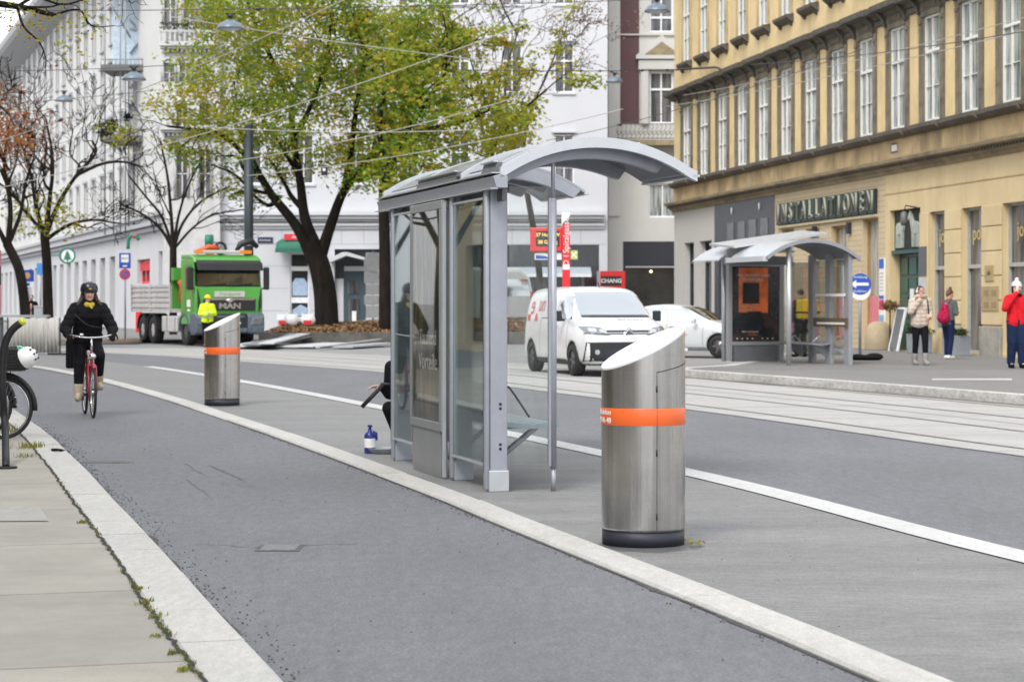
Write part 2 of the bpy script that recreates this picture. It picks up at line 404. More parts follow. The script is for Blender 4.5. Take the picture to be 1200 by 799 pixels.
def ribbon(mb, line, a, b, z, skirt=0.0):
    """strip along line between offsets a and b (to the right, metres)"""
    n = len(line); L_, R_ = [], []
    for i, p in enumerate(line):
        t = (line[min(i+1, n-1)] - line[max(i-1, 0)]); t.z = 0; t.normalize(); nr = Vector((t.y, -t.x, 0))
        L_.append(Vector((p.x, p.y, 0)) + nr*a); R_.append(Vector((p.x, p.y, 0)) + nr*b)
    for i in range(n-1):
        A, B, C, D = L_[i], R_[i], R_[i+1], L_[i+1]
        mb.add([(v.x, v.y, z) for v in (A, B, C, D)], [(0, 1, 2, 3)])
        if skirt:
            mb.add([(A.x, A.y, z), (D.x, D.y, z), (D.x, D.y, z-skirt), (A.x, A.y, z-skirt)], [(0, 1, 2, 3)])
            mb.add([(C.x, C.y, z), (B.x, B.y, z), (B.x, B.y, z-skirt), (C.x, C.y, z-skirt)], [(0, 1, 2, 3)])
def V3(l): return [Vector((x, y, 0)) for x, y in l]
kerbR = spline(V3([(4.9, -5), (2.55, 4.4), (1.578, 8.28), (1.144, 10.01), (0, 14.3), (-0.691, 16.94), (-3.0, 25), (-6.77, 37.1), (-11.2, 49), (-18, 63)]))
whiteL = spline(V3([(9, -8), (5.0, 5.4), (3.01, 12.29), (1.545, 18.47), (-1.73, 29.4), (-5.17, 39.9), (-9.04, 50.3), (-15, 64)]))
slabL = spline(V3([(11.5, -2), (7.2, 13), (5.0, 20.4), (4.43, 22.3), (2.95, 27.8), (0.58, 35.3), (-2.63, 44.8), (-6.9, 53.3), (-10.6, 60.2), (-18, 70)]))
slabR = spline(V3([(17, 0), (10.8, 20.3), (7.5, 30.6), (5.84, 35.7), (3.46, 42.2), (0.4, 51), (-4.6, 61), (-13, 74)]))
kerbLo = spline(V3([(3, -5), (0.25, 4), (-0.943, 8.28), (-1.407, 9.93), (-2.04, 12.25), (-2.99, 15.64), (-4.11, 19.65), (-5.9, 25.7), (-8.3, 33.0), (-12.2, 43)]))
g = MB(); g.add([(-900, -60, -0.012), (900, -60, -0.012), (900, 1600, -0.012), (-900, 1600, -0.012)], [(0, 1, 2, 3)])
tag(g.build('ground', m_far), kind='structure')
def between(mb, la, lb, z, n=60, y0=-5, y1=60):
    ya = [y0 + (y1-y0)*i/n for i in range(n+1)]
    for i in range(n):
        a0, a1 = interpX(la, ya[i]), interpX(la, ya[i+1]); b0, b1 = interpX(lb, ya[i]), interpX(lb, ya[i+1])
        mb.add([(a0, ya[i], z), (b0, ya[i], z), (b1, ya[i+1], z), (a1, ya[i+1], z)], [(0, 1, 2, 3)])
mb = MB(); between(mb, kerbLo, kerbR, 0.0, y0=-5, y1=42); between(mb, [Vector((-14,0,0)), Vector((-34,70,0))], kerbR, -0.004, y0=42, y1=60)
tag(mb.build('bike_path', m_asph), kind='structure')
mb = MB(); between(mb, kerbR, whiteL, 0.004, y0=-5, y1=62); tag(mb.build('platform', m_plat), kind='structure')
mb = MB(); between(mb, whiteL, slabL, 0.0, y0=-5, y1=62); tag(mb.build('road', m_asph2), kind='structure')
mb = MB(); between(mb, slabL, slabR, 0.004, y0=-1, y1=69); tag(mb.build('tram_track_slab', m_track), kind='structure')
mb = MB()
for off in (0.55, 1.985, 3.35, 4.785):
    ribbon(mb, slabL, off-0.03, off+0.03, 0.010); 
tag(mb.build('tram_rails', m_steel_rail), kind='structure')
mb = MB()
for off in (0.0, 2.67): ribbon(mb, slabL, off-0.012, off+0.012, 0.009)
d = 0
for i in range(0, len(slabL)-1):
    a, b = slabL[i], slabL[i+1]; t = (b-a); ln = t.length; t.normalize(); nr = Vector((t.y, -t.x, 0))
    while d < ln:
        p = a + t*d; q = p + nr*5.3; e = t*0.012
        mb.add([(v.x, v.y, 0.0085) for v in (p, q, q+e, p+e)], [(0, 1, 2, 3)]); d += 3.0
    d -= ln
tag(mb.build('slab_joints', M('slab_joint', (0.17, 0.16, 0.15), 0.9)), kind='structure')
mb = MB(); ribbon(mb, [p_ for p_ in whiteL if p_.y < 49.6], -0.145, 0.145, 0.012); tag(mb.build('white_road_line', m_paint), kind='structure')

# kerb between bike path and platform: long blocks, flush with a slight chamfer
def kerb_blocks(name, line, a, b, z0, z1, l0, l1, seed, mat, ymax=60):
    rr = random.Random(seed); mb = MB(); acc = [0]
    for i in range(1, len(line)): acc.append(acc[-1] + (line[i]-line[i-1]).length)
    def at(s):
        for i in range(len(acc)-1):
            if acc[i] <= s <= acc[i+1]:
                k = (s-acc[i])/(acc[i+1]-acc[i]); p = line[i].lerp(line[i+1], k); t = (line[i+1]-line[i]).normalized(); return p, Vector((t.y, -t.x, 0))
        t = (line[-1]-line[-2]).normalized(); return line[-1], Vector((t.y, -t.x, 0))
    s = 0
    while s < acc[-1]:
        ln = rr.uniform(l0, l1); jz = rr.uniform(-0.003, 0.003); s2 = min(s+ln, acc[-1]); ja = rr.uniform(-0.006, 0.006)
        m = 4
        for k in range(m):
            u0 = s + 0.004 + (s2-s-0.008)*k/m; u1 = s + 0.004 + (s2-s-0.008)*(k+1)/m
            p, n1 = at(u0); q, n2 = at(u1); e = 0.018
            A = [p+n1*(a+ja), p+n1*(a+e), p+n1*(b-e), p+n1*b]; B = [q+n2*(a+ja), q+n2*(a+e), q+n2*(b-e), q+n2*b]
            zz = [z1-0.014, z1, z1, z1-0.008]
            for c in range(3):
                mb.add([(A[c].x, A[c].y, zz[c]+jz), (A[c+1].x, A[c+1].y, zz[c+1]+jz), (B[c+1].x, B[c+1].y, zz[c+1]+jz), (B[c].x, B[c].y, zz[c]+jz)], [(0,1,2,3)])
            for S, T_, zt in ((A[0], B[0], zz[0]), (A[3], B[3], zz[3])):
                mb.add([(S.x, S.y, z0), (S.x, S.y, zt+jz), (T_.x, T_.y, zt+jz), (T_.x, T_.y, z0)], [(0,1,2,3)])
            if k in (0, m-1):
                E = A if k == 0 else B
                mb.add([(E[c].x, E[c].y, zz[c]+jz) for c in range(4)] + [(E[3].x, E[3].y, z0), (E[0].x, E[0].y, z0)], [(0,1,2,3,4,5)])
        s = s2
    return tag(mb.build(name, mat, fixn=False), kind='structure')
kerb_blocks('kerb_stones', kerbR, -0.135, 0.135, -0.05, 0.022, 2.4, 3.2, 3, m_kerb)
kerb_blocks('pavement_kerb', kerbLo, -0.30, 0.0, -0.05, 0.05, 0.8, 1.5, 5, m_kerb)
# dark joint lines beside the kerbs
mb = MB(); ribbon(mb, kerbR, -0.155, -0.12, 0.003); ribbon(mb, kerbR, 0.13, 0.155, 0.0065); ribbon(mb, kerbLo, -0.01, 0.03, 0.003)
tag(mb.build('joint_sealant', m_dark), kind='structure')
# scuff marks and a tar seam on the bike path
mb = MB(); rs = random.Random(12)
for (x0, y0, x1, y1, w_) in ((218, 543, 236, 556, .012), (245, 545, 285, 563, .03), (218, 562, 245, 580, .010), (255, 566, 310, 572, .008), (150, 600, 230, 606, .007), (310, 640, 420, 637, .012), (230, 638, 310, 642, .010), (890, 470, 960, 478, .02), (1040, 505, 1120, 512, .015)):
    a = G(x0, y0); b_ = G(x1, y1); pts = [a.lerp(b_, k/8) + Vector((rs.gauss(0, .008), rs.gauss(0, .02), 0)) for k in range(9)]
    ribbon(mb, pts, -w_/2, w_/2, 0.003)
tag(mb.build('scuff_marks', ground_mat('scuff', (0.117, 0.12, 0.13), 0.4, 0.2)), kind='structure')
# dirt gathered along the kerbs and damp patches with painted contact shade
def ragged(mb, line, side, z, w0, w1, off, seed, step=.06, y0=6, y1=34):
    rr = random.Random(seed); y = y0; prev = None
    while y < y1:
        x = interpX(line, y); w_ = w0 + (w1-w0)*max(0, noise.noise(Vector((y*1.7, seed, 0)))+.35) + rr.uniform(-.008, .008)
        cur = (Vector((x+off, y, z)), Vector((x+off+side*max(.006, w_), y, z)))
        if prev: mb.add([prev[0], prev[1], cur[1], cur[0]], [(0,1,2,3)])
        prev = cur; y += step*(1 + (y-y0)*.08)
mb = MB(); ragged(mb, kerbLo, 1, .0034, .015, .09, .0, 3); ragged(mb, kerbR, -1, .0034, .01, .05, -.135, 5); ragged(mb, kerbR, 1, .0075, .006, .03, .135, 7)
tag(mb.build('kerb_dirt', ground_mat('kerb_dirt', (0.055, 0.054, 0.055), 0.6, 0.3), fixn=False), kind='structure')
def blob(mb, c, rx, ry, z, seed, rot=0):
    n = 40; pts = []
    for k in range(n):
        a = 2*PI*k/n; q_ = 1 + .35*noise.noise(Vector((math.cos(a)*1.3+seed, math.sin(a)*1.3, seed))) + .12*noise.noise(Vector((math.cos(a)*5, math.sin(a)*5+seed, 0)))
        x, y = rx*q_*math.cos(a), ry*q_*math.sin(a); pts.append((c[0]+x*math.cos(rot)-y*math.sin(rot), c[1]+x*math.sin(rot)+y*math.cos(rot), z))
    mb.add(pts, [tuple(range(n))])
mb = MB(); blob(mb, (.86, 12.9), .33, .36, .0046, 1); blob(mb, (-4.25, 30.6), .33, .5, .0046, 2)  # wet concrete, its dark tone also standing in for contact shade at the bins
tag(mb.build('damp_contact_shade', ground_mat('damp_shade_concrete', (0.105, 0.106, 0.107), 0.4, 0.3, rough=.55, streak=True)), kind='structure')
# left pavement
m_pave = bpy.data.materials.new('pavement_slabs'); m_pave.use_nodes = True
nt = m_pave.node_tree; nt.nodes.clear(); L = nt.links.new
out = nd(nt, 'ShaderNodeOutputMaterial'); b = nd(nt, 'ShaderNodeBsdfPrincipled', i_Roughness=0.9); L(b.outputs[0], out.inputs[0])
tc = nd(nt, 'ShaderNodeTexCoord'); mp = nd(nt, 'ShaderNodeMapping'); mp.inputs['Rotation'].default_value = (0, 0, -0.272); mp.inputs['Location'].default_value = (1.3, 0.15, 0); L(tc.outputs['Object'], mp.inputs[0])
br = nd(nt, 'ShaderNodeTexBrick'); br.offset = 0.0; br.inputs['Scale'].default_value = 1; br.inputs['Brick Width'].default_value = 2.6; br.inputs['Row Height'].default_value = 2.15
br.inputs['Mortar Size'].default_value = 0.008; br.inputs['Mortar Smooth'].default_value = 0.3
br.inputs['Color1'].default_value = (0.37, 0.345, 0.295, 1); br.inputs['Color2'].default_value = (0.315, 0.30, 0.265, 1); br.inputs['Mortar'].default_value = (0.09, 0.085, 0.075, 1)
wn = nd(nt, 'ShaderNodeTexNoise', i_Scale=9.0, i_Detail=5.0); L(tc.outputs['Object'], wn.inputs['Vector'])
wm = nd(nt, 'ShaderNodeMix', data_type='RGBA'); wm.inputs[0].default_value = 0.012; L(mp.outputs[0], wm.inputs[6]); L(wn.outputs['Color'], wm.inputs[7]); L(wm.outputs[2], br.inputs['Vector'])
n1 = nd(nt, 'ShaderNodeTexNoise', i_Scale=1.4, i_Detail=10.0, i_Roughness=0.72); L(tc.outputs['Object'], n1.inputs['Vector'])
r1 = nd(nt, 'ShaderNodeMapRange'); r1.inputs[1].default_value = 0.25; r1.inputs[2].default_value = 0.75; r1.inputs[3].default_value = 0.8; r1.inputs[4].default_value = 1.2; L(n1.outputs[0], r1.inputs[0])
n2 = nd(nt, 'ShaderNodeTexNoise', i_Scale=110.0, i_Detail=3.0, i_Roughness=0.8); L(tc.outputs['Object'], n2.inputs['Vector'])
r2 = nd(nt, 'ShaderNodeMapRange'); r2.inputs[1].default_value = 0.3; r2.inputs[2].default_value = 0.7; r2.inputs[3].default_value = 0.85; r2.inputs[4].default_value = 1.15; L(n2.outputs[0], r2.inputs[0])
mm = nd(nt, 'ShaderNodeMath', operation='MULTIPLY'); L(r1.outputs[0], mm.inputs[0]); L(r2.outputs[0], mm.inputs[1])
hv = nd(nt, 'ShaderNodeHueSaturation'); L(br.outputs[0], hv.inputs['Color']); L(mm.outputs[0], hv.inputs['Value']); L(hv.outputs[0], b.inputs['Base Color'])
bp = nd(nt, 'ShaderNodeBump', i_Strength=0.4, i_Distance=0.006); L(n2.outputs[0], bp.inputs['Height']); L(bp.outputs[0], b.inputs['Normal'])
mb = MB()
for i in range(len(kerbLo)-1):
    p, q = kerbLo[i], kerbLo[i+1]
    mb.add([(p.x-0.31, p.y, 0.045), (q.x-0.31, q.y, 0.045), (-45, q.y, 0.045), (-45, p.y, 0.045)], [(0,1,2,3)])
tag(mb.build('pavement', m_pave), kind='structure')
mb = MB()
rr = random.Random(4)
jl = []
for i in range(len(kerbLo)):
    for k in range(4):
        j = min(i+1, len(kerbLo)-1); p = kerbLo[i].lerp(kerbLo[j], k/4); jl.append(p + Vector((-0.315 + rr.uniform(-.012, .012), 0, 0)))
ribbon(mb, jl, -0.009, 0.009, 0.052); tag(mb.build('pavement_joint', m_dark), kind='structure')
# cover plates and drain in the pavement and bike path
mb = MB()
a = G(0, 612, .045); b_ = G(57, 611, .045); c = G(46, 594, .045); d_ = G(0, 593, .045); a.x -= .5; d_.x -= .5
mb.add([v + Vector((0, 0, .006)) for v in (a, b_, c, d_)], [(0,1,2,3)])
tag(mb.build('cover_plate', ground_mat('cover_plate', (0.36, 0.35, 0.32), 0.15, 0.1)), kind='structure')
# right pavement / platform of the opposite stop
m_kb2 = ground_mat('granite_kerb_far', (0.44, 0.435, 0.42), 0.2, 0.3, 0.85)
ks = [p for p in slabR if p.y < 43.0]
kerbF = ks + [Vector((3.35, 42.9, 0)), Vector((3.55, 43.8, 0)), Vector((4.6, 45.5, 0)), Vector((6.2, 51, 0)), Vector((6.4, 54.5, 0)), Vector((9.2, 58.0, 0)), Vector((9.6, 70, 0)), Vector((7.5, 84, 0)), Vector((6.5, 96, 0))]
mb = MB(); ribbon(mb, kerbF, 0.0, 0.28, 0.15, skirt=0.2); o = tag(mb.build('far_kerb', m_kb2, fixn=False), kind='structure')
mb = MB(); ribbon(mb, [Vector((p.x, p.y, 0)) for p in kerbF], -0.10, 0.0, 0.012)
tag(mb.build('gutter_strip', ground_mat('gutter', (0.16, 0.13, 0.1), 0.3, 0.3)), kind='structure')
mb = MB(); pts = [Vector((p.x+0.2, p.y, 0.146)) for p in kerbF]
for i in range(len(pts)-1):
    mb.add([pts[i], (60, pts[i].y, 0.146), (60, pts[i+1].y, 0.146), pts[i+1]], [(0,1,2,3)])
tag(mb.build('right_pavement', m_side), kind='structure')
mb = MB()
for (x0, x1, y0, y1) in ((1092, 1186, 443.5, 445.2),):
    mb.add([G(x0, y1, .15), G(x1, y1, .15), G(x1, y0, .15), G(x0, y0, .15)], [(0,1,2,3)])
tag(mb.build('pavement_marking', m_paint), kind='structure')
# far pavement on the left, in front of the white buildings
mb = MB(); mb.add([(-60, 69.5, 0.1), (-9.5, 79.5, 0.1), (-8.0, 84, 0.1), (12, 90, 0.1), (12, 130, 0.1), (-80, 130, 0.1)], [(0,1,2,3,4,5)])
mb.add([(-60, 69.5, 0.1), (-9.5, 79.5, 0.1), (-9.5, 79.5, -0.05), (-60, 69.5, -0.05)], [(0,1,2,3)])
tag(mb.build('far_pavement', m_side), kind='structure')
# ------------------------------------------------------------------ litter bins
def steel_brushed():
    m = bpy.data.materials.new('brushed_steel'); m.use_nodes = True; nt = m.node_tree; b = nt.nodes['Principled BSDF']; L = nt.links.new
    b.inputs['Metallic'].default_value = 1; b.inputs['Anisotropic'].default_value = 0.7
    tc = nd(nt, 'ShaderNodeTexCoord')
    mp = nd(nt, 'ShaderNodeMapping'); mp.inputs['Scale'].default_value = (11, 11, 0.35); L(tc.outputs['Object'], mp.inputs[0])
    n = nd(nt, 'ShaderNodeTexNoise', i_Scale=1.2, i_Detail=5.0, i_Roughness=0.6); L(mp.outputs[0], n.inputs['Vector'])
    mp2 = nd(nt, 'ShaderNodeMapping'); mp2.inputs['Scale'].default_value = (4, 4, 420); L(tc.outputs['Object'], mp2.inputs[0])
    n2 = nd(nt, 'ShaderNodeTexNoise', i_Scale=1.0, i_Detail=3.0); L(mp2.outputs[0], n2.inputs['Vector'])
    n4 = nd(nt, 'ShaderNodeTexNoise', i_Scale=2.4, i_Detail=8.0, i_Roughness=0.7); L(tc.outputs['Object'], n4.inputs['Vector'])
    r = nd(nt, 'ShaderNodeMapRange'); r.inputs[1].default_value = 0.35; r.inputs[2].default_value = 0.65; r.inputs[3].default_value = 0.78; r.inputs[4].default_value = 1.15; L(n.outputs[0], r.inputs[0])
    r2 = nd(nt, 'ShaderNodeMapRange'); r2.inputs[3].default_value = 0.86; r2.inputs[4].default_value = 1.14; L(n2.outputs[0], r2.inputs[0])
    r4 = nd(nt, 'ShaderNodeMapRange'); r4.inputs[1].default_value = 0.35; r4.inputs[2].default_value = 0.7; r4.inputs[3].default_value = 1.05; r4.inputs[4].default_value = 0.85; L(n4.outputs[0], r4.inputs[0])
    q = nd(nt, 'ShaderNodeMath', operation='MULTIPLY'); L(r.outputs[0], q.inputs[0]); L(r2.outputs[0], q.inputs[1])
    q2 = nd(nt, 'ShaderNodeMath', operation='MULTIPLY'); L(q.outputs[0], q2.inputs[0]); L(r4.outputs[0], q2.inputs[1])
    h = nd(nt, 'ShaderNodeHueSaturation'); h.inputs['Color'].default_value = (0.53, 0.515, 0.49, 1); L(q2.outputs[0], h.inputs['Value']); L(h.outputs[0], b.inputs['Base Color'])
    rr = nd(nt, 'ShaderNodeMapRange'); rr.inputs[3].default_value = 0.18; rr.inputs[4].default_value = 0.34; L(n.outputs[0], rr.inputs[0]); L(rr.outputs[0], b.inputs['Roughness'])
    tg = nd(nt, 'ShaderNodeTangent', direction_type='RADIAL', axis='Z'); L(tg.outputs[0], b.inputs['Tangent'])
    return m
m_steel = steel_brushed()
m_lid = M('bin_lid_steel', (0.70, 0.70, 0.70), 0.5, 0.35, 0.02)
m_or = M('orange_band', (0.78, 0.125, 0.018), 0.42, 0, 0.04, coat=0.3)
m_anth = M('anthracite_base', (0.022, 0.024, 0.035), 0.55, 0, 0.2)
m_blk = M('black_rubber', (0.012, 0.012, 0.013), 0.6, 0, 0.15)
m_white = M('white_paint', (0.78, 0.78, 0.77), 0.4, 0, 0.04)
def slant(x, y): return 1.215 + 0.47*x + 0.165*y
def make_bin(label, loc):
    t = thing('litter_bin', label, 'litter bin', loc, 0, 'steel litter bins with orange bands')
    r = 0.26; n = 96
    mb = MB(); vs = []; fs = []; rows = [0.095, 0.11, 0.4, 0.74, 0.86]
    for z in rows:
        for k in range(n):
            a = 2*PI*k/n; vs.append((r*math.cos(a), r*math.sin(a), z))
    for k in range(n):
        a = 2*PI*k/n; x, y = r*math.cos(a), r*math.sin(a); vs.append((x, y, slant(x, y)))
    for j in range(len(rows)):
        for k in range(n): k2 = (k+1) % n; fs.append((j*n+k, j*n+k2, (j+1)*n+k2, (j+1)*n+k))
    fs.append(tuple(range(n-1, -1, -1))); mb.add(vs, fs, True)
    mb.sm[-1] = False
    mb.build('body', m_steel, t, fixn=False)
    # lid: a thin polished plate with a narrow rim, 2 mm above the body
    mb = MB(); rim = []; 
    for rad, dz in ((r+0.002, -0.004), (r+0.002, 0.006), (r-0.012, 0.006), (r-0.014, 0.003)):
        for k in range(n):
            a = 2*PI*k/n; x, y = rad*math.cos(a), rad*math.sin(a); rim.append((x, y, slant(x, y)+dz))
    fs = [(j*n+k, j*n+(k+1) % n, (j+1)*n+(k+1) % n, (j+1)*n+k) for j in range(3) for k in range(n)]
    fs.append(tuple(3*n+k for k in range(n))); mb.add(rim, fs); mb.build('lid', m_lid, t, fixn=False)
    mb = MB(); mb.lathe([(0.0, 0.0), (0.256, 0.0), (0.256, 0.094), (0.2, 0.0945)], 72); mb.build('base', m_anth, t)
    # door: raised curved sheet on the right side
    a0 = math.asin(0.068/r); a1 = a0 + 1.9; rd = r + 0.0022
    def pt(a, z, rr=rd): return Vector((rr*math.sin(a), -rr*math.cos(a), z))
    def dtop(a):
        p = pt(a, 0); return min(slant(p.x, p.y) - 0.035, 1.075 + 0.05*(a-a0))
    mb = MB(); mb.grid(lambda u, v: pt(a0+0.006 + (a1-a0-0.012)*u, 0.112 + (dtop(a0+(a1-a0)*u)-0.006-0.112)*v), 40, 6)
    d = mb.build('door', m_steel, t, fixn=False)
    mb = MB(); mb.grid(lambda u, v: pt(a0-0.004 + 0.010*u, 0.106 + (dtop(a0)-0.106)*v, r+0.0015), 1, 4)
    mb.grid(lambda u, v: pt(a0 + (a1-a0)*u, dtop(a0+(a1-a0)*u) - 0.006 + 0.005*v, r+0.0015), 40, 1)
    for zz in (0.19, 0.58, 0.97): mb.cyl(pt(a0-0.002, zz-0.02, r+0.003), pt(a0-0.002, zz+0.02, r+0.003), 0.0045, 8)
    mb.build('hinge_seam', m_blk, d, fixn=False)
    mb = MB(); c = pt(a0+1.22, 1.2, r); n_ = pt(a0+1.22, 0, 1); mb.cyl(c - n_*0.01, c + n_*0.016, 0.016, 16); mb.build('lock', m_lid, t)
    mb = MB(); mb.lathe([(r+0.0035, 0.745), (r+0.0045, 0.747), (r+0.0045, 0.848), (r+0.0035, 0.85)], 96); bd = mb.build('orange_band', m_or, t)
    mb = MB(); mb.grid(lambda u, v: pt(a0-0.004+0.009*u, 0.746+0.103*v, r+0.0052), 1, 1); mb.build('band_seam', m_anth, bd, fixn=False)
    for s, z, sz in (('Misttelefon', 0.823, 0.047), ('01/546 48', 0.773, 0.047)):
        def bend(v, z=z):
            a = math.radians(-52) + v.x/(r+0.006); return Vector(((r+0.0055+v.z)*math.sin(a), -(r+0.0055+v.z)*math.cos(a), z + v.y))
        text('lettering', s, sz, m_white, bd, ext=0.0006, align='RIGHT', bend=bend, bold=0.0008)
    return t
bin1 = make_bin('large steel litter bin with slanted top and orange band, nearest the camera on the platform', (0.817, 13.02, 0.004))
bin2 = dup(bin1, (-4.25, 30.65, 0.004), math.radians(3), 'smaller looking steel litter bin farther away, in front of the green truck')

# ------------------------------------------------------------------ tram shelters
m_alu = M('grey_painted_metal', (0.33, 0.345, 0.385), 0.42, 0.25, 0.07, dirt=(0.2, 0.2, 0.2), dirt_amt=0.25, dirt_scale=2.5, streak=1)
m_alul = M('light_aluminium', (0.56, 0.58, 0.6), 0.38, 0.6, 0.06)
m_alud = M('dark_grey_metal', (0.12, 0.125, 0.135), 0.5, 0.2, 0.12)
m_case = M('ad_case_metal', (0.3, 0.31, 0.32), 0.4, 0.45, 0.08, dirt=(0.18, 0.18, 0.17), dirt_amt=0.3, dirt_scale=3)
m_glass = glass_mat('shelter_glass', (0.74, 0.81, 0.79), 0.03, 0.01, dirt=0.08, dark=(0.5, 0.52, 0.5))
m_glasst = glass_mat('shelter_side_glass', (0.94, 0.96, 0.95), 0.04, 0.01, dirt=0.08, dark=(0.75, 0.77, 0.77))
m_roofg = glass_mat('roof_glass', (0.42, 0.45, 0.47), 0.1, 0.12, dirt=0.3, dark=(0.3, 0.32, 0.33), opac=0.25)
m_under = M('roof_underside', (0.16, 0.165, 0.18), 0.5, 0.1, 0.1)
m_bolt = M('bolt_black', (0.02, 0.02, 0.022), 0.4, 0.3)

def arch(w, w0, w1, zb, rise):
    hw = (w1-w0)/2; rr = (hw*hw + rise*rise)/(2*rise); x = max(-hw, min(hw, w-(w0+hw)))
    return zb + rise - rr + math.sqrt(rr*rr - x*x)
def arch_slab(mb, w0, w1, t0, t1, A, dz0, dz1, n=28):
    """arched solid between heights curve+dz0 and curve+dz1, from t0 to t1"""
    vs = []
    for i in range(n+1):
        w_ = w0 + (w1-w0)*i/n; z = arch(w_, *A)
        vs += [(w_, t0, z+dz0), (w_, t0, z+dz1), (w_, t1, z+dz1), (w_, t1, z+dz0)]
    fs = []
    for i in range(n):
        a = i*4; b = a+4
        for k in range(4): fs.append((a+k, a+(k+1) % 4, b+(k+1) % 4, b+k))
    fs += [(0, 1, 2, 3), (4*n+3, 4*n+2, 4*n+1, 4*n)]
    return mb.add(vs, fs)
def rounded_rib(mb, w0, w1, t0, t1, A, depth, n=24):
    vs = []; 
    for i in range(n+1):
        w_ = w0 + (w1-w0)*i/n; z = arch(w_, *A) - 0.012
        e = w1 - w_; dd = depth * (math.sqrt(max(0.0, 1-((0.09-e)/0.09)**2)) if e < 0.09 else 1.0); dd = max(dd, 0.012)
        vs += [(w_, t0, z-dd), (w_, t0, z), (w_, t1, z), (w_, t1, z-dd)]
    fs = []
    for i in range(n):
        a = i*4; b = a+4
        for k in range(4): fs.append((a+k, a+(k+1) % 4, b+(k+1) % 4, b+k))
    fs += [(0, 1, 2, 3), (4*n+3, 4*n+2, 4*n+1, 4*n)]
    return mb.add(vs, fs)

sh = thing('tram_shelter', 'grey tram shelter with arched roof and glass walls on the platform beside the nearest bin', 'tram shelter', (-0.19, 16.5, 0.004), math.radians(15.7), 'tram stop shelters')
A1 = (0.06, 1.67, 2.53, 0.255)
TE = 4.12
# roof: opaque bays, glass bay, trims
mb = MB(); arch_slab(mb, 0.06, 1.67, -0.13, 1.05, A1, -0.012, 0.012); arch_slab(mb, 0.06, 1.67, 2.7, TE, A1, -0.012, 0.012)
roof = mb.build('roof', m_alu, sh)
mb = MB(); arch_slab(mb, 0.10, 1.62, -0.02, 1.0, A1, -0.026, -0.015); arch_slab(mb, 0.10, 1.3, 2.78, TE-0.05, A1, -0.026, -0.015); mb.build('roof_lining', m_under, roof)
mb = MB(); arch_slab(mb, 0.03, 0.92, 1.1, 2.64, A1, 0.03, 0.042); mb.build('glass_panel', m_roofg, roof)
mb = MB(); arch_slab(mb, 0.10, 0.85, 2.78, 4.0, A1, 0.016, 0.024); arch_slab(mb, 0.10, 0.85, 0.2, 0.98, A1, 0.016, 0.024); mb.build('tinted_panel', M('tinted_panel', (0.2, 0.23, 0.25), 0.15, 0.0, 0.2), roof)
mb = MB()
arch_slab(mb, 0.05, 1.69, -0.19, -0.13, A1, -0.06, 0.022)
for t0 in (1.05, 2.645, TE): arch_slab(mb, 0.05, 1.0 if t0 < TE else 1.67, t0, t0+0.055, A1, -0.02, 0.05)
for t0 in (0.15, ): arch_slab(mb, 0.06, 1.66, t0, t0+0.03, A1, 0.0122, 0.026)
mb.build('arch_trim', m_alul, roof)
mb = MB()
for t0, t1 in ((-0.12, 0.30), (1.15, 2.6)):
    mb.prism([(0.055, 2.50), (0.02, 2.52), (0.045, 2.60), (0.09, 2.60)], t0, t1, 'y')
mb.build('panel_lip', m_alud, roof)
mb = MB()
for t0, t1 in ((-0.12, 0.30), (1.15, 2.6)): mb.bx(0.015, 0.05, t0, t1, 2.602, 2.612)
mb.build('lip_edge', m_alul, roof)
mb = MB()
for w_, t_ in ((0.5, -0.16), (0.8, -0.16), (1.2, -0.16), (1.5, -0.16), (0.3, -0.16), (1.65, -0.16)):
    z = arch(w_, *A1)+0.022; mb.cyl((w_, t_, z), (w_, t_, z+0.008), 0.012, 8)
mb.build('roof_bolt', m_alul, roof)
for t0, we in ((-0.02, 1.47), (0.95, 1.47), (2.7, 1.62), (3.2, 1.47), (3.95, 1.47)):
    mb = MB(); rounded_rib(mb, 0.08, we, t0, t0+0.075, A1, 0.125); mb.build('rib', m_alu, sh, bevel=0.006)
# gutter beam with a thin white lip
mb = MB(); mb.prism([(0.02, 2.395), (0.11, 2.395), (0.11, 2.49), (0.055, 2.505), (-0.01, 2.485)], -0.19, TE+0.05, 'y'); gb = mb.build('gutter', m_alu, sh, bevel=0.004)
mb = MB(); mb.bx(-0.03, 0.03, -0.19, TE+0.05, 2.386, 2.393); mb.bx(-0.022, 0.06, -0.19, TE+0.05, 2.508, 2.516); mb.build('gutter_lip', m_alul, gb)
# edge strip at the right tips
mb = MB(); mb.bx(1.655, 1.71, -0.19, 1.07, 2.507, 2.524); mb.bx(1.655, 1.71, 2.68, TE, 2.507, 2.524); mb.build('eave_strip', m_alul, roof)
mb = MB(); mb.bx(0.09, 0.125, -0.1, TE-0.05, 2.30, 2.392); mb.build('top_rail', m_alud, sh)
# posts: a flat plate with a round edge and a shoe
for i, t0 in enumerate((0.08, 1.2, 2.57, 3.5)):
    zt = 2.40; mb = MB(); mb.bx(0.035, 0.175, t0-0.03, t0+0.03, 0.0, zt); mb.tube([(0.012, t0, 0.02), (0.012, t0, zt)], 0.026, 16)
    po = mb.build('post', m_alu, sh, bevel=0.006)
    mb = MB(); mb.bx(0.02, 0.185, t0-0.045, t0+0.045, 0.0, 0.17); mb.build('post_shoe', m_alul if i == 0 else m_alu, po, bevel=0.008)
    mb = MB(); mb.bx(-0.006, 0.03, t0+0.034, t0+0.05, 0.15, zt-0.01); mb.build('rubber_seal', m_blk, po)
    if i == 0:
        mb = MB()
        for z in (0.34, 0.375, 0.66, 0.695): mb.cyl((0.115, t0-0.036, z), (0.115, t0-0.029, z), 0.011, 12)
        mb.build('screw', m_bolt, po)
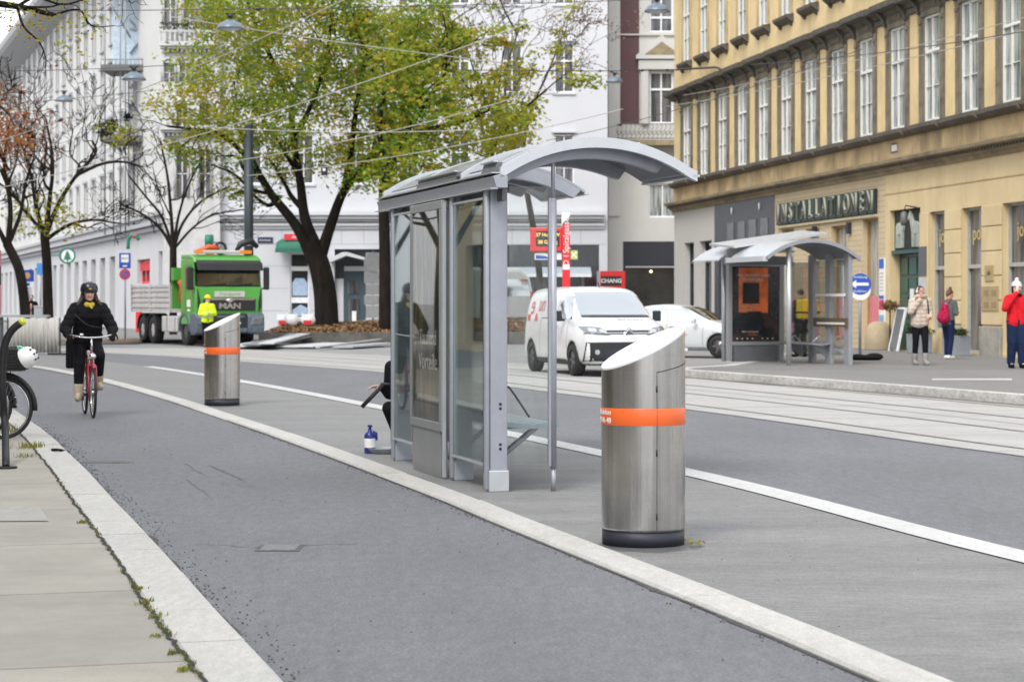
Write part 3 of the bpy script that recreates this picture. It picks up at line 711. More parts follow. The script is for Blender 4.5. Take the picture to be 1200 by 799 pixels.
# front thin posts
def thin_post(w_, t_, zt):
    mb = MB(); mb.tube([(w_, t_, 0.18), (w_, t_, 2.33)], 0.026, 14); mb.bx(w_-0.04, w_-0.018, t_-0.012, t_+0.02, 0.2, 2.33)
    po = mb.build('front_post', m_alu, sh); mb = MB(); mb.tube([(w_, t_, 0), (w_, t_, 0.18)], 0.019, 12); mb.tube([(w_-0.004, t_, 2.33), (w_-0.004, t_, zt)], 0.016, 12); mb.build('post_extension', m_alu, po)
thin_post(0.54, 0.0, 2.74); thin_post(0.54, 3.5, 2.74)
# glass walls
for (t0, t1) in ((0.13, 1.16), (2.62, 3.46)):
    mb = MB(); mb.bx(0.006, 0.014, t0, t1, 0.22, 2.32); gp = mb.build('glass_wall', m_glass, sh)
    mb = MB(); mb.bx(-0.008, 0.026, t0, t1, 0.205, 0.222); mb.bx(-0.004, 0.024, t0, t1, 2.318, 2.336); mb.build('glazing_bar', m_alul, gp)
for t0 in (0.03, 3.5):
    mb = MB(); mb.bx(0.185, 0.50, t0-0.004, t0+0.004, 0.22, 2.42); mb.build('side_glass', m_glasst, sh)
mb = MB(); mb.bx(0.10, 0.15, 0.04, 1.36, 0.02, 0.10)
# advertising case
mb = MB(); c0, c1 = 1.32, 2.5
f = 0.075
mb.bx(-0.06, 0.03, c0, c1, 0.40, 0.40+f); mb.bx(-0.06, 0.03, c0, c1, 2.37-f, 2.37)
mb.bx(-0.06, 0.03, c0, c0+f, 0.40+f+.001, 2.37-f-.001); mb.bx(-0.06, 0.03, c1-f, c1, 0.40+f+.001, 2.37-f-.001)
case = mb.build('advert_case', m_case, sh, bevel=0.006)
mb = MB(); mb.bx(-0.035, -0.025, c0+f, c1-f, 0.40+f, 2.37-f)
m_post = bpy.data.materials.new('dark_poster'); m_post.use_nodes = True
nt = m_post.node_tree; b = nt.nodes['Principled BSDF']; L = nt.links.new
tc = nd(nt, 'ShaderNodeTexCoord'); mp = nd(nt, 'ShaderNodeMapping'); mp.inputs['Scale'].default_value = (1, 7, 0.9); L(tc.outputs['Object'], mp.inputs[0])
nz = nd(nt, 'ShaderNodeTexNoise', i_Scale=1.3, i_Detail=6.0, i_Roughness=0.6); L(mp.outputs[0], nz.inputs['Vector'])
rp = nd(nt, 'ShaderNodeValToRGB'); e = rp.color_ramp.elements; e[0].position = 0.38; e[0].color = (0.008, 0.008, 0.01, 1); e[1].position = 0.62; e[1].color = (0.26, 0.20, 0.08, 1)  # ochre streaks paint the reflection of yellow house fronts into the poster
k = rp.color_ramp.elements.new(0.5); k.color = (0.03, 0.04, 0.03, 1); L(nz.outputs[0], rp.inputs[0]); L(rp.outputs[0], b.inputs['Base Color']); b.inputs['Roughness'].default_value = 0.4
pst = mb.build('poster', m_post, case)
m_dull = M('pale_print', (0.8, 0.8, 0.78), 0.6)
text('poster_print', 'Tausend', 0.19, m_dull, pst, (-0.037, 1.9, 1.19), (PI/2, 0, -PI/2), 0.001)
text('poster_print', 'Vorteile', 0.21, m_dull, pst, (-0.037, 1.9, 0.98), (PI/2, 0, -PI/2), 0.001)
mb = MB(); mb.bx(-0.056, -0.051, c0+f-.004, c1-f+.004, 0.40+f-.004, 2.37-f+.004); mb.build('case_glass', glass_mat('case_glass', (0.9, 0.9, 0.88), 0.04, 0.01, mult=0.4), case)
mb = MB(); mb.bx(-0.045, 0.02, 1.40, 2.42, 0.0, 0.397); mb.build('case_foot', m_case, case, bevel=0.004)
mb = MB(); mb.bx(-0.05, -0.02, c0-0.03, c0-0.002, 0.02, 2.35); mb.build('edge_profile', m_alul, case)
# bench
mb = MB()
mb.slab(lambda u, v: Vector((0.2+0.50*u, 0.35+1.95*v, 0.545 - 0.03*math.sin(u*PI) - (0.03*(u-0.8)/0.2 if u > 0.8 else 0))), 12, 6, (0, 0, -0.04))
bench = mb.build('bench_seat', M('bench_steel', (0.34, 0.41, 0.44), 0.4, 0.3, 0.1), sh)
for tt in (0.75, 2.0):
    mb = MB(); mb.tube([(0.18, tt, 0.12), (0.62, tt, 0.47)], 0.028, 4); mb.bx(0.15, 0.56, tt-0.02, tt+0.02, 0.455, 0.50); mb.build('bench_bracket', m_alu, bench)
mb = MB(); mb.tube(spline([(0.2, 0.55, 0.80), (0.3, 0.55, 0.80), (0.34, 0.55, 0.79), (0.5, 0.55, 0.56)], 5), 0.009, 8); mb.build('armrest', m_anth, bench)
mb = MB(); mb.bx(0.175, 0.19, 0.15, 2.5, 0.50, 0.62); mb.build('bench_rail', m_alu, bench)

# the opposite shelter
m_alu2 = M('grey_shelter_metal_far', (0.3, 0.31, 0.335), 0.45, 0.3, 0.08)
s2 = thing('tram_shelter', 'grey tram shelter with an orange and black advert in front of the yellow building', 'tram shelter', (6.0, 45.3, 0.146), math.radians(18.2), 'tram stop shelters')
A2 = (-0.62, 1.62, 2.32, 0.40); T2 = 3.55
mb = MB(); arch_slab(mb, -0.62, 1.62, -0.15, 1.75, A2, -0.015, 0.015); rf = mb.build('roof', m_alul, s2)
mb = MB(); arch_slab(mb, -0.55, 1.55, -0.1, 1.7, A2, -0.04, -0.017); mb.build('roof_lining', m_under, rf)
mb = MB(); arch_slab(mb, -0.64, 1.64, -0.2, -0.15, A2, -0.06, 0.025); mb.build('arch_trim', m_alu2, rf)
mb = MB(); mb.bx(-0.72, -0.6, -0.2, 1.75, 2.25, 2.36); mb.build('gutter', m_alul, rf)
# second bay with the roof hatch standing open
mb = MB(); arch_slab(mb, -0.62, 1.3, 2.35, T2+0.3, A2, -0.015, 0.015); r2 = mb.build('rear_roof', m_alul, s2)
mb = MB(); T = Matrix.Translation((0.3, 2.0, 2.62)) @ Matrix.Rotation(math.radians(-8), 4, 'Y') @ Matrix.Rotation(math.radians(4), 4, 'X'); mb.bx(-0.85, 1.5, -0.35, 1.0, 0.1, 0.145, T); mb.build('raised_panel', m_alul, r2)
mb = MB(); T = Matrix.Translation((-0.25, 2.1, 2.42)) @ Matrix.Rotation(math.radians(-14), 4, 'Y') @ Matrix.Rotation(math.radians(30), 4, 'X'); mb.bx(-0.30, 0.40, -0.02, 0.02, -0.02, 0.26, T)
pl = mb.build('name_plate', m_case, r2)
mb = MB(); mb.bx(-0.50, 1.2, 2.3, 2.34, 2.22, 2.42); mb.build('roof_beam', m_under, r2)
for (w_, t_) in ((0, 0), (1.43, 0), (0, T2-.1), (1.43, 1.75), (1.43, T2-.1), (1.43, 0.9)):
    mb = MB(); 
    if w_ == 0: mb.tube([(w_, t_, 0), (w_, t_, 2.6)], 0.055, 12)
    else: mb.bx(w_-0.05, w_+0.05, t_-0.11, t_+0.11, 0, 2.44)
    mb.build('post', m_alul if w_ == 0 else m_alu2, s2)
for t0, t1 in ((0.12, 0.78), (1.02, 1.62), (1.88, 3.3)):
    mb = MB(); mb.bx(1.425, 1.435, t0, t1, 0.2, 2.3); mb.build('glass_wall', m_glasst, s2)
mb = MB(); mb.bx(1.33, 1.37, -0.1, 1.5, 0.83, 1.02); br_ = mb.build('rail_band', M('brown_band', (0.11, 0.08, 0.045), 0.6), s2)
mb = MB(); mb.bx(1.315, 1.328, -0.02, 1.3, 0.88, 0.925); mb.bx(1.33, 1.36, 0.0, 1.4, 1.50, 1.56); mb.build('white_strip', m_white, br_)
mb = MB(); mb.slab(lambda u, v: Vector((0.95+0.42*u, 0.75+1.9*v, 0.47-0.03*math.sin(u*PI))), 6, 4, (0, 0, -0.035)); bs = mb.build('bench_seat', m_alu2, s2)
for tt in (0.95, 2.2):
    mb = MB(); mb.prism([(1.40, 0.12), (1.40, 0.43), (1.0, 0.43)], tt-0.02, tt+0.02, 'y'); mb.build('bench_bracket', m_alu2, bs)
    mb = MB(); mb.tube([(1.35, tt, 0.47), (1.2, tt, 0.62), (1.02, tt, 0.47)], 0.012, 6); mb.build('armrest', m_alul, bs)
# advert at the far end, facing the camera
tA = 3.2
mb = MB(); mb.bx(-0.02, 0.06, tA-0.09, tA+0.09, 0.02, 2.3); mb.bx(1.26, 1.34, tA-0.09, tA+0.09, 0.02, 2.3); mb.bx(0.061, 1.259, tA-0.09, tA+0.09, 0.38, 0.46); mb.bx(0.061, 1.259, tA-0.09, tA+0.09, 2.2, 2.3)
ca = mb.build('advert_case', m_case, s2)
mb = MB(); mb.bx(0.1, 1.22, tA-0.07, tA+0.07, 0.0, 0.376); mb.build('case_foot', m_alud, ca)
ad = bpy.data.materials.new('advert_dark'); ad.use_nodes = True; nt = ad.node_tree; b = nt.nodes['Principled BSDF']; L = nt.links.new
tc = nd(nt, 'ShaderNodeTexCoord'); nz = nd(nt, 'ShaderNodeTexNoise', i_Scale=2.2, i_Detail=5.0); L(tc.outputs['Object'], nz.inputs['Vector'])
rp = nd(nt, 'ShaderNodeValToRGB'); e = rp.color_ramp.elements; e[0].position = 0.4; e[0].color = (0.008, 0.008, 0.012, 1); e[1].position = 0.75; e[1].color = (0.09, 0.035, 0.025, 1)
L(nz.outputs[0], rp.inputs[0]); L(rp.outputs[0], b.inputs['Base Color']); b.inputs['Roughness'].default_value = 0.25
mb = MB(); mb.bx(0.061, 1.259, tA-0.05, tA-0.03, 0.461, 2.199); po = mb.build('poster', ad, ca)
y_ = tA-0.0535
m_ao = M('advert_orange', (0.85, 0.20, 0.05), 0.5, 0, 0.5, scale=3); m_ab = M('advert_black', (0.01, 0.01, 0.012), 0.4, 0, 0.4); m_ac = M('advert_car', (0.014, 0.016, 0.022), 0.2)
mb = MB(); mb.bx(0.24, 0.98, y_, y_+0.002, 1.13, 2.17); mb.build('poster_panel', m_ao, po)
mb = MB(); mb.bx(0.34, 0.76, y_-0.003, y_-0.001, 1.34, 1.82); mb.build('poster_window', m_ab, po)
mb = MB(); mb.bx(0.24, 0.76, y_-0.003, y_-0.001, 1.25, 1.30); mb.bx(0.24, 0.58, y_-0.003, y_-0.001, 1.17, 1.22); mb.build('poster_stripe', M('advert_peach', (0.7, 0.25, 0.12), 0.5), po)
mb = MB(); mb.prism([(0.08, 0.72), (0.10, 0.98), (0.30, 1.05), (0.48, 1.16), (0.8, 1.16), (0.86, 0.9), (0.84, 0.72)], y_-0.006, y_-0.004, 'y'); mb.build('poster_vehicle', m_ac, po)
text('poster_print', 'HOL DIR KREDIT DAZU', 0.078, m_dull, po, (0.62, y_-0.004, 1.99), ext=0.001)
text('poster_print', 'ZU FÖRDERN', 0.085, m_dull, po, (0.6, y_-0.004, 1.89), ext=0.001)
text('poster_print', 'Mach es dir bequem', 0.052, m_dull, po, (0.53, y_-0.008, 0.69), ext=0.001)
text('poster_print', 'im Webshop', 0.045, m_ao, po, (0.6, y_-0.008, 0.62), ext=0.001)
mb = MB()
for k in range(7): mb.ell((0.2+k*0.13+(0.12 if k > 3 else 0), y_-0.002, 0.53), (0.022, 0.003, 0.016), nu=8, nv=5)
mb.build('poster_icon', m_dull, po)
mb = MB(); mb.bx(0.055, 1.265, tA-0.087, tA-0.083, 0.455, 2.205); mb.build('case_glass', glass_mat('case_glass_far', (0.97, 0.97, 0.97), 0.04, 0.02, mult=.4), ca)
# ------------------------------------------------------------------ buildings
m_yel = M('ochre_render', (0.66, 0.51, 0.275), 0.85, 0, 0.10, 1.5, dirt=(0.36, 0.27, 0.15), dirt_amt=0.5, dirt_scale=0.8, streak=1, bump=0.15)
m_yel2 = M('ochre_render_light', (0.63, 0.50, 0.29), 0.85, 0, 0.08, 1.2, dirt=(0.42, 0.29, 0.13), dirt_amt=0.4, dirt_scale=0.9, streak=1, bump=0.15)
m_yeld = M('ochre_render_stained', (0.46, 0.345, 0.19), 0.9, 0, 0.15, 1.6, dirt=(0.13, 0.105, 0.07), dirt_amt=0.95, dirt_scale=0.9, streak=1, bump=0.2)
m_stuc = M('sooty_stucco', (0.19, 0.165, 0.12), 0.9, 0, 0.28, 3.0, dirt=(0.06, 0.052, 0.045), dirt_amt=0.75, dirt_scale=2.2, streak=1, bump=0.4, bscale=25)
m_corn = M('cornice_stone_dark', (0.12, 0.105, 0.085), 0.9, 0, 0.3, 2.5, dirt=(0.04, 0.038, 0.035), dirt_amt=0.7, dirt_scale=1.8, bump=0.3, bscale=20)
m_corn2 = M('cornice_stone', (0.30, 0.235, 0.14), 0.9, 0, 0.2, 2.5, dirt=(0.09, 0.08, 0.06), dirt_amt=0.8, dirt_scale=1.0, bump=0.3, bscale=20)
m_tile = M('beige_tile_strips', (0.55, 0.44, 0.28), 0.7, 0, 0.1, 2, dirt=(0.33, 0.26, 0.17), dirt_amt=0.3, dirt_scale=1)
m_stone = M('grey_plinth_stone', (0.33, 0.31, 0.27), 0.9, 0, 0.2, 2.5, dirt=(0.14, 0.13, 0.11), dirt_amt=0.6, dirt_scale=1.5, bump=0.3)
m_frame = M('white_window_frame', (0.72, 0.72, 0.68), 0.5, 0, 0.06)
m_wlil = M('pale_shop_wall', (0.50, 0.48, 0.455), 0.8, 0, 0.05)
m_dkshop = M('dark_shop_front', (0.055, 0.06, 0.07), 0.4, 0, 0.12)
m_dkgls = M('dark_shop_glass', (0.03, 0.034, 0.038), 0.08, 0, 0.5, 0.8, spec=0.8)
def pane_mat(name, a, b, sc=1.0):
    m = bpy.data.materials.new(name); m.use_nodes = True; nt = m.node_tree; bs = nt.nodes['Principled BSDF']; L = nt.links.new
    tc = nd(nt, 'ShaderNodeTexCoord'); oi = nd(nt, 'ShaderNodeObjectInfo')
    ad = nd(nt, 'ShaderNodeVectorMath', operation='ADD'); L(tc.outputs['Object'], ad.inputs[0]); L(oi.outputs['Location'], ad.inputs[1])
    mp = nd(nt, 'ShaderNodeMapping'); mp.inputs['Scale'].default_value = (7*sc, 1, 0.9*sc); L(ad.outputs[0], mp.inputs[0])
    nz = nd(nt, 'ShaderNodeTexNoise', i_Scale=1.0, i_Detail=4.0); L(mp.outputs[0], nz.inputs['Vector'])
    r = nd(nt, 'ShaderNodeMapRange'); r.inputs[1].default_value = 0.38; r.inputs[2].default_value = 0.6; L(nz.outputs[0], r.inputs[0])
    mx = nd(nt, 'ShaderNodeMix', data_type='RGBA'); L(r.outputs[0], mx.inputs[0]); mx.inputs[6].default_value = rgba(a); mx.inputs[7].default_value = rgba(b)
    L(mx.outputs[2], bs.inputs['Base Color']); bs.inputs['Roughness'].default_value = 0.07; bs.inputs['Specular IOR Level'].default_value = 0.7
    return m
m_pane = pane_mat('window_pane_curtain', (0.13, 0.15, 0.155), (0.40, 0.42, 0.40))
m_pane_d = pane_mat('window_pane_dark', (0.045, 0.048, 0.055), (0.15, 0.15, 0.155), 0.6)
m_pane_p = pane_mat('window_pane_pink', (0.25, 0.24, 0.21), (0.42, 0.40, 0.36))

def wall(mb, x0, x1, z0, z1, ops, y=0.0, dep=0.25):
    xs = sorted({x0, x1} | {o[0] for o in ops if x0 < o[0] < x1} | {o[1] for o in ops if x0 < o[1] < x1})
    zs = sorted({z0, z1} | {o[2] for o in ops if z0 < o[2] < z1} | {o[3] for o in ops if z0 < o[3] < z1})
    for i in range(len(xs)-1):
        for j in range(len(zs)-1):
            cx, cz = (xs[i]+xs[i+1])/2, (zs[j]+zs[j+1])/2
            if any(o[0] < cx < o[1] and o[2] < cz < o[3] for o in ops): continue
            mb.add([(xs[i], y, zs[j]), (xs[i+1], y, zs[j]), (xs[i+1], y, zs[j+1]), (xs[i], y, zs[j+1])], [(0,1,2,3)])
    for a, b, c, d in ops:
        if a < x0-1e-6 or b > x1+1e-6 or c < z0-1e-6 or d > z1+1e-6: continue
        mb.add([(a,y,c),(a,y+dep,c),(a,y+dep,d),(a,y,d)], [(0,1,2,3)]); mb.add([(b,y,c),(b,y,d),(b,y+dep,d),(b,y+dep,c)], [(0,1,2,3)])
        mb.add([(a,y,d),(a,y+dep,d),(b,y+dep,d),(b,y,d)], [(0,1,2,3)]); mb.add([(a,y,c),(b,y,c),(b,y+dep,c),(a,y+dep,c)], [(0,1,2,3)])
def shell(name, x0, x1, y0, y1, z1, mat, parent):
    mb = MB(); e = 0.0
    mb.add([(x0,0,0),(x0,y1,0),(x0,y1,z1),(x0,0,z1)], [(0,1,2,3)]); mb.add([(x1,0,0),(x1,0,z1),(x1,y1,z1),(x1,y1,0)], [(0,1,2,3)])
    mb.add([(x0,y1,0),(x1,y1,0),(x1,y1,z1),(x0,y1,z1)], [(0,1,2,3)])
    return mb.build(name, mat, parent, fixn=False)
def make_window(w, h, trans=0.66, fr=0.06, mull=True, bars=1, frame=None, pane=None, sur=None, sill=None, dep=0.18, parent=None, sill_mat=None):
    """window with origin at bottom centre of its opening, on the wall plane"""
    mb = MB(); y0, y1 = dep-0.06, dep
    mb.bx(-w/2, -w/2+fr, y0, y1, 0, h); mb.bx(w/2-fr, w/2, y0, y1, 0, h); mb.bx(-w/2+fr, w/2-fr, y0, y1, 0, fr); mb.bx(-w/2+fr, w/2-fr, y0, y1, h-fr, h)
    if trans: mb.bx(-w/2+fr, w/2-fr, y0-0.02, y1-0.003, h*trans-fr*0.6, h*trans+fr*0.6)
    if mull: mb.bx(-fr*0.4, fr*0.4, y0-0.008, y1-0.006, fr, h-fr)
    for k in range(bars):
        z = h*(trans or 1)*(k+1)/(bars+1); mb.bx(-w/2+fr, w/2-fr, y0+0.012, y1-0.008, z-0.009, z+0.009)
    o = mb.build('window', frame or m_frame, parent)
    mb = MB(); mb.bx(-w/2, w/2, dep+0.002, dep+0.012, 0, h); mb.build('pane', pane or m_pane, o)
    return o
def shop_window(parent, x0, x1, z0, z1, dep, frame, pane, cols=1, trans=None, name='shop_window', fr=0.07, lower=None):
    mb = MB(); y0, y1 = dep-0.07, dep
    mb.bx(x0, x0+fr, y0, y1, z0, z1); mb.bx(x1-fr, x1, y0, y1, z0, z1); mb.bx(x0+fr, x1-fr, y0, y1, z0, z0+fr); mb.bx(x0+fr, x1-fr, y0, y1, z1-fr, z1)
    for c in range(1, cols): xx = x0+(x1-x0)*c/cols; mb.bx(xx-fr/2, xx+fr/2, y0+.004, y1-.004, z0+fr, z1-fr)
    if trans: mb.bx(x0+fr, x1-fr, y0-.01, y1-.003, trans-fr*.7, trans+fr*.7)
    o = mb.build(name, frame, parent)
    mb = MB(); mb.bx(x0, x1, dep+.002, dep+.012, z0, z1); mb.build('pane', pane, o)
    if lower: mb = MB(); mb.bx(x0+fr, x1-fr, dep-.012, dep-.004, z0+fr, lower[0]); mb.build('curtain', lower[1], o)
    return o

# ---- yellow corner house, right
YB = thing('apartment_building', 'ochre yellow building with grey stucco window frames along the right side of the street', 'building', (6.65, 85.7, 0.0), math.radians(-80.5))
LEN = 44.0
wx = [2.13+2.70*i for i in range(15)]
ops1 = [(x-0.56, x+0.56, 6.47, 9.35) for x in wx]; ops2 = [(x-0.56, x+0.56, 11.15, 13.95) for x in wx]
mb = MB(); wall(mb, 0, LEN, 5.6, 16.0, ops1+ops2, dep=0.12); mb.build('upper_wall', m_yel, YB, fixn=False)
shell('side_wall', 0, LEN, 0, 12, 16.0, m_yel, YB)
mb = MB(); mb.prism([(-0.9, 16.0), (-0.9, 16.35), (6, 20), (13, 16.35), (13, 16.0)], -0.3, LEN+0.3, 'x'); mb.build('roof', M('roof_tiles', (0.16, 0.07, 0.045), 0.8, 0, 0.2), YB)
gops = [(1.7,3.2,0.3,3.9),(4.1,5.9,0.3,3.9)]
mb = MB(); wall(mb, 0, 6.4, 0, 5.2, gops, dep=0.3); mb.build('pale_ground_wall', m_wlil, YB, fixn=False)
for a, b, c, d in gops: shop_window(YB, a, b, c, d, 0.3, m_dkshop, m_dkgls, 1, 3.1)
text('lettering', '8', 0.5, m_white, YB, (5.0, -0.01, 3.35), ext=0.003)
bops = [(7.0, 9.1, 0.4, 3.5), (9.4, 11.5, 0.4, 3.5), (11.8, 13.9, 0.0, 3.5)]
mb = MB(); wall(mb, 6.4, 14.3, 0, 5.2, bops, y=-0.02, dep=0.3); mb.build('dark_ground_wall', m_dkshop, YB, fixn=False)
for a, b, c, d in bops: shop_window(YB, a, b, c, d, 0.28, m_dkshop, m_pane_d, 1, 2.9)
m_gr = M('dark_plate_window', (0.12, 0.13, 0.14), 0.3, 0, 0.4, 3)
for k in range(4):
    mb = MB(); mb.bx(8.3+k*1.45, 9.2+k*1.45, -0.05, -0.022, 3.75, 4.45); mb.build('fascia_panel', m_gr, YB)
mb = MB(); 
for xx in (9.0, 12.6): mb.cyl((xx, -0.07, 4.75), (xx, -0.07, 5.0), 0.03, 8)
mb.build('spotlight', m_white, YB)
cops = [(15.1,16.5,0.5,4.0),(17.8,19.2,0.35,3.9),(20.4,21.9,0.35,3.9),(23.4,24.8,0.35,4.0)]
mb = MB(); wall(mb, 14.3, 25.4, 0, 5.2, cops, y=-0.01, dep=0.24); mb.build('tiled_ground_wall', m_tile, YB, fixn=False)
mb = MB(); z = 0.12
while z < 5.1:
    segs = []; xx = 14.3
    for a, b, c, d in cops:
        if c < z < d: segs.append((xx, a)); xx = b
    segs.append((xx, 25.4))
    for a, b in segs: mb.bx(a+0.01, b-0.01, -0.014, -0.0105, z, z+0.012)
    z += 0.155
mb.build('tile_joint', M('tile_joint', (0.34, 0.26, 0.16), 0.9), YB)
m_pink = M('pink_curtain', (0.62, 0.19, 0.22), 0.8, 0, 0.15); m_wood = M('window_wood', (0.33, 0.22, 0.10), 0.6, 0, 0.2)
for k, (a, b, c, d) in enumerate(cops): shop_window(YB, a, b, c, d, 0.21, m_wood, m_pane_p, 1, 2.9 if k < 3 else None, lower=(1.7, m_pink))
dops = [(25.8,28.25,0.15,4.15),(28.95,30.15,0.75,3.98),(31.3,32.7,0.2,3.98),(34.0,35.6,0.2,3.98),(36.9,38.4,0.2,3.98),(39.8,41.2,0.2,3.98)]
mb = MB(); wall(mb, 25.4, LEN, 0, 5.2, dops, y=-0.02, dep=0.30); mb.build('rendered_ground_wall', m_yel2, YB, fixn=False)
# rusticated blocks and plinth on the piers
piers = [(30.15, 31.3), (32.7, 34.0), (35.6, 36.9), (38.4, 39.8), (41.2, 43.8)]
for a, b in piers:
    mb = MB(); z = 0.95
    while z < 3.9: mb.bx(a+0.006, b-0.006, -0.062, -0.022, z, min(z+0.60, 3.97)); z += 0.625
    mb.build('rusticated_pier', m_yel2, YB, bevel=0.012)
    mb = MB(); mb.bx(a-0.02, b+0.02, -0.12, -0.023, 0.1, 0.9); mb.build('plinth', m_stone, YB, bevel=0.02)
mb = MB(); mb.bx(28.27, 28.93, -0.06, -0.022, 1.4, 3.97); mb.build('rusticated_pier', m_yel2, YB, bevel=0.012)
mb = MB(); mb.bx(25.42, LEN, -0.035, -0.0205, 4.62, 4.65); mb.build('groove_line', m_yeld, YB)
m_gf = M('grey_window_frame', (0.4, 0.4, 0.38), 0.5)
for k, (a, b, c, d) in enumerate(dops[1:]):
    w_ = shop_window(YB, a+0.0, b, c, d, 0.20, m_gf, m_pane_d, 1, 2.45, name='tall_window')
    text('graffiti', 'jo', 0.55, M('gold_print', (0.55, 0.4, 0.12), 0.5), w_, ((a+b)/2, 0.11, 3.3), ext=0.002) if k != 1 else text('graffiti', 'po', 0.55, bpy.data.materials['gold_print'], w_, ((a+b)/2, 0.11, 3.3), ext=0.002)
# entrance: dark reveal, green door, relief with two horses
m_green = M('bottle_green_door', (0.018, 0.075, 0.06), 0.45, 0, 0.2, coat=0.2)
mb = MB(); mb.bx(25.82, 28.2, 0.12, 0.16, 3.0, 4.13); over = mb.build('relief_field', M('relief_field', (0.02, 0.022, 0.02), 0.7), YB)
mb = MB(); mb.bx(25.82, 28.2, 0.02, 0.16, 2.9, 2.998); mb.build('lintel', m_green, over)
m_horse = M('pale_green_relief', (0.38, 0.42, 0.36), 0.7, 0, 0.2)
hp = [(-.42,.0),(-.36,.0),(-.33,.38),(-.27,.46),(.05,.42),(.10,.0),(.17,.0),(.2,.40),(.27,.58),(.36,.86),(.50,.80),(.55,.86),(.40,1.0),(.33,1.04),(.27,1.0),(.12,.80),(.02,.68),(-.26,.68),(-.37,.62),(-.46,.30),(-.52,.28),(-.44,.66),(-.40,.72)]
hp = [(-.42,0),(-.34,0),(-.31,.36),(.06,.40),(.10,0),(.18,0),(.22,.42),(.30,.62),(.40,.80),(.54,.76),(.56,.83),(.42,.97),(.34,1.03),(.28,.98),(.10,.74),(-.28,.70),(-.40,.60),(-.50,.22),(-.46,.56),(-.44,.3)]
for cx, sg in ((26.45, 1), (27.55, -1)):
    pol = [(cx+sg*u*0.9, 3.07+v*1.0) for u, v in hp[:17]]
    mb = MB(); mb.prism(pol, 0.05, 0.11, 'y')
    for lx in (-.22, .0): mb.bx(cx+sg*lx*0.9-.03, cx+sg*lx*0.9+.03, 0.055, 0.105, 3.07, 3.5)
    mb.build('horse_relief', m_horse, over)
mb = MB(); mb.bx(25.83, 27.7, 0.28, 0.33, 0.15, 2.89); dr = mb.build('door', m_green, YB)
for z0, z1 in ((0.3, 0.95), (1.05, 1.7), (1.8, 2.2), (2.3, 2.8)):
    for x0 in (25.95, 26.65):
        mb = MB(); mb.bx(x0, x0+0.58, 0.25, 0.279, z0, z1); mb.build('door_panel', m_green, dr, bevel=0.02)
mb = MB(); mb.bx(26.75, 27.05, 0.235, 0.249, 1.45, 1.9); mb.build('door_notice', m_white, dr)
mb = MB(); mb.bx(27.71, 28.2, 0.27, 0.33, 0.15, 2.89); mb.build('dark_side_panel', m_dkshop, YB)
mb = MB(); mb.bx(28.3, 28.85, -0.09, -0.064, 2.25, 3.05); mb.build('notice_board', m_alud, YB)
mb = MB(); mb.bx(28.3, 28.85, -0.09, -0.064, 1.45, 2.2); mb.build('notice_board', m_wlil, YB)
mb = MB(); mb.bx(33.0, 33.55, -0.085, -0.064, 2.05, 2.45); pq = mb.build('brass_plaque', M('plaque_brass', (0.45, 0.34, 0.16), 0.5, 0.3), YB)
text('lettering', 'pia', 0.2, m_anth, pq, (33.27, -0.09, 2.27), ext=0.001)
mb = MB(); mb.bx(32.78, 33.85, -0.085, -0.064, 1.3, 1.92); mb.build('notice_plaque', bpy.data.materials['plaque_brass'], YB)
m_pl = M('plaque_print', (0.3, 0.2, 0.12), 0.6)
for xx in (32.95, 33.45):
    for zz in (1.38, 1.68): mb = MB(); mb.bx(xx, xx+0.3, -0.09, -0.0855, zz, zz+0.14); mb.build('plaque_print', m_pl, YB)
# info strip on the tiled pier
mb = MB(); mb.bx(25.0, 25.42, -0.06, -0.012, 0.95, 2.8); ist = mb.build('info_strip', m_white, YB)
for z0, z1, c in ((2.5, 2.78, (0.03, 0.12, 0.5)), (1.62, 1.72, (0.03, 0.12, 0.5)), (1.3, 1.6, (0.65, 0.03, 0.12)), (0.97, 1.15, (0.2, 0.4, 0.6))):
    mb = MB(); mb.bx(25.01, 25.41, -0.066, -0.061, z0, z1); mb.build('info_panel', M('info_print', c, 0.5), ist)
for zz in (2.35, 2.25, 2.15, 2.05, 1.95, 1.85): mb = MB(); mb.bx(25.06, 25.36, -0.064, -0.061, zz, zz+.02); mb.build('info_line', bpy.data.materials['plaque_print'], ist)
# lantern bracket and house-number plate
mb = MB(); mb.tube([(28.0, -0.03, 4.15), (28.0, -0.35, 4.2), (28.0, -0.4, 4.05)], 0.02, 6); lt = mb.build('lantern_bracket', m_anth, YB); mb = MB(); mb.lathe([(0, 4.05), (0.09, 4.0), (0.11, 3.75), (0.07, 3.65), (0, 3.65)], 12, (28.0, -0.4, 0)); mb.build('lantern', m_alud, lt)
mb = MB(); mb.bx(25.9, 26.5, -0.03, -0.003, 5.78, 6.08); pn = mb.build('number_plate', M('plate_blue', (0.06, 0.1, 0.25), 0.5), YB)
mb = MB(); mb.bx(25.97, 26.43, -0.034, -0.031, 5.84, 6.02); mb.build('plate_field', m_white, pn)
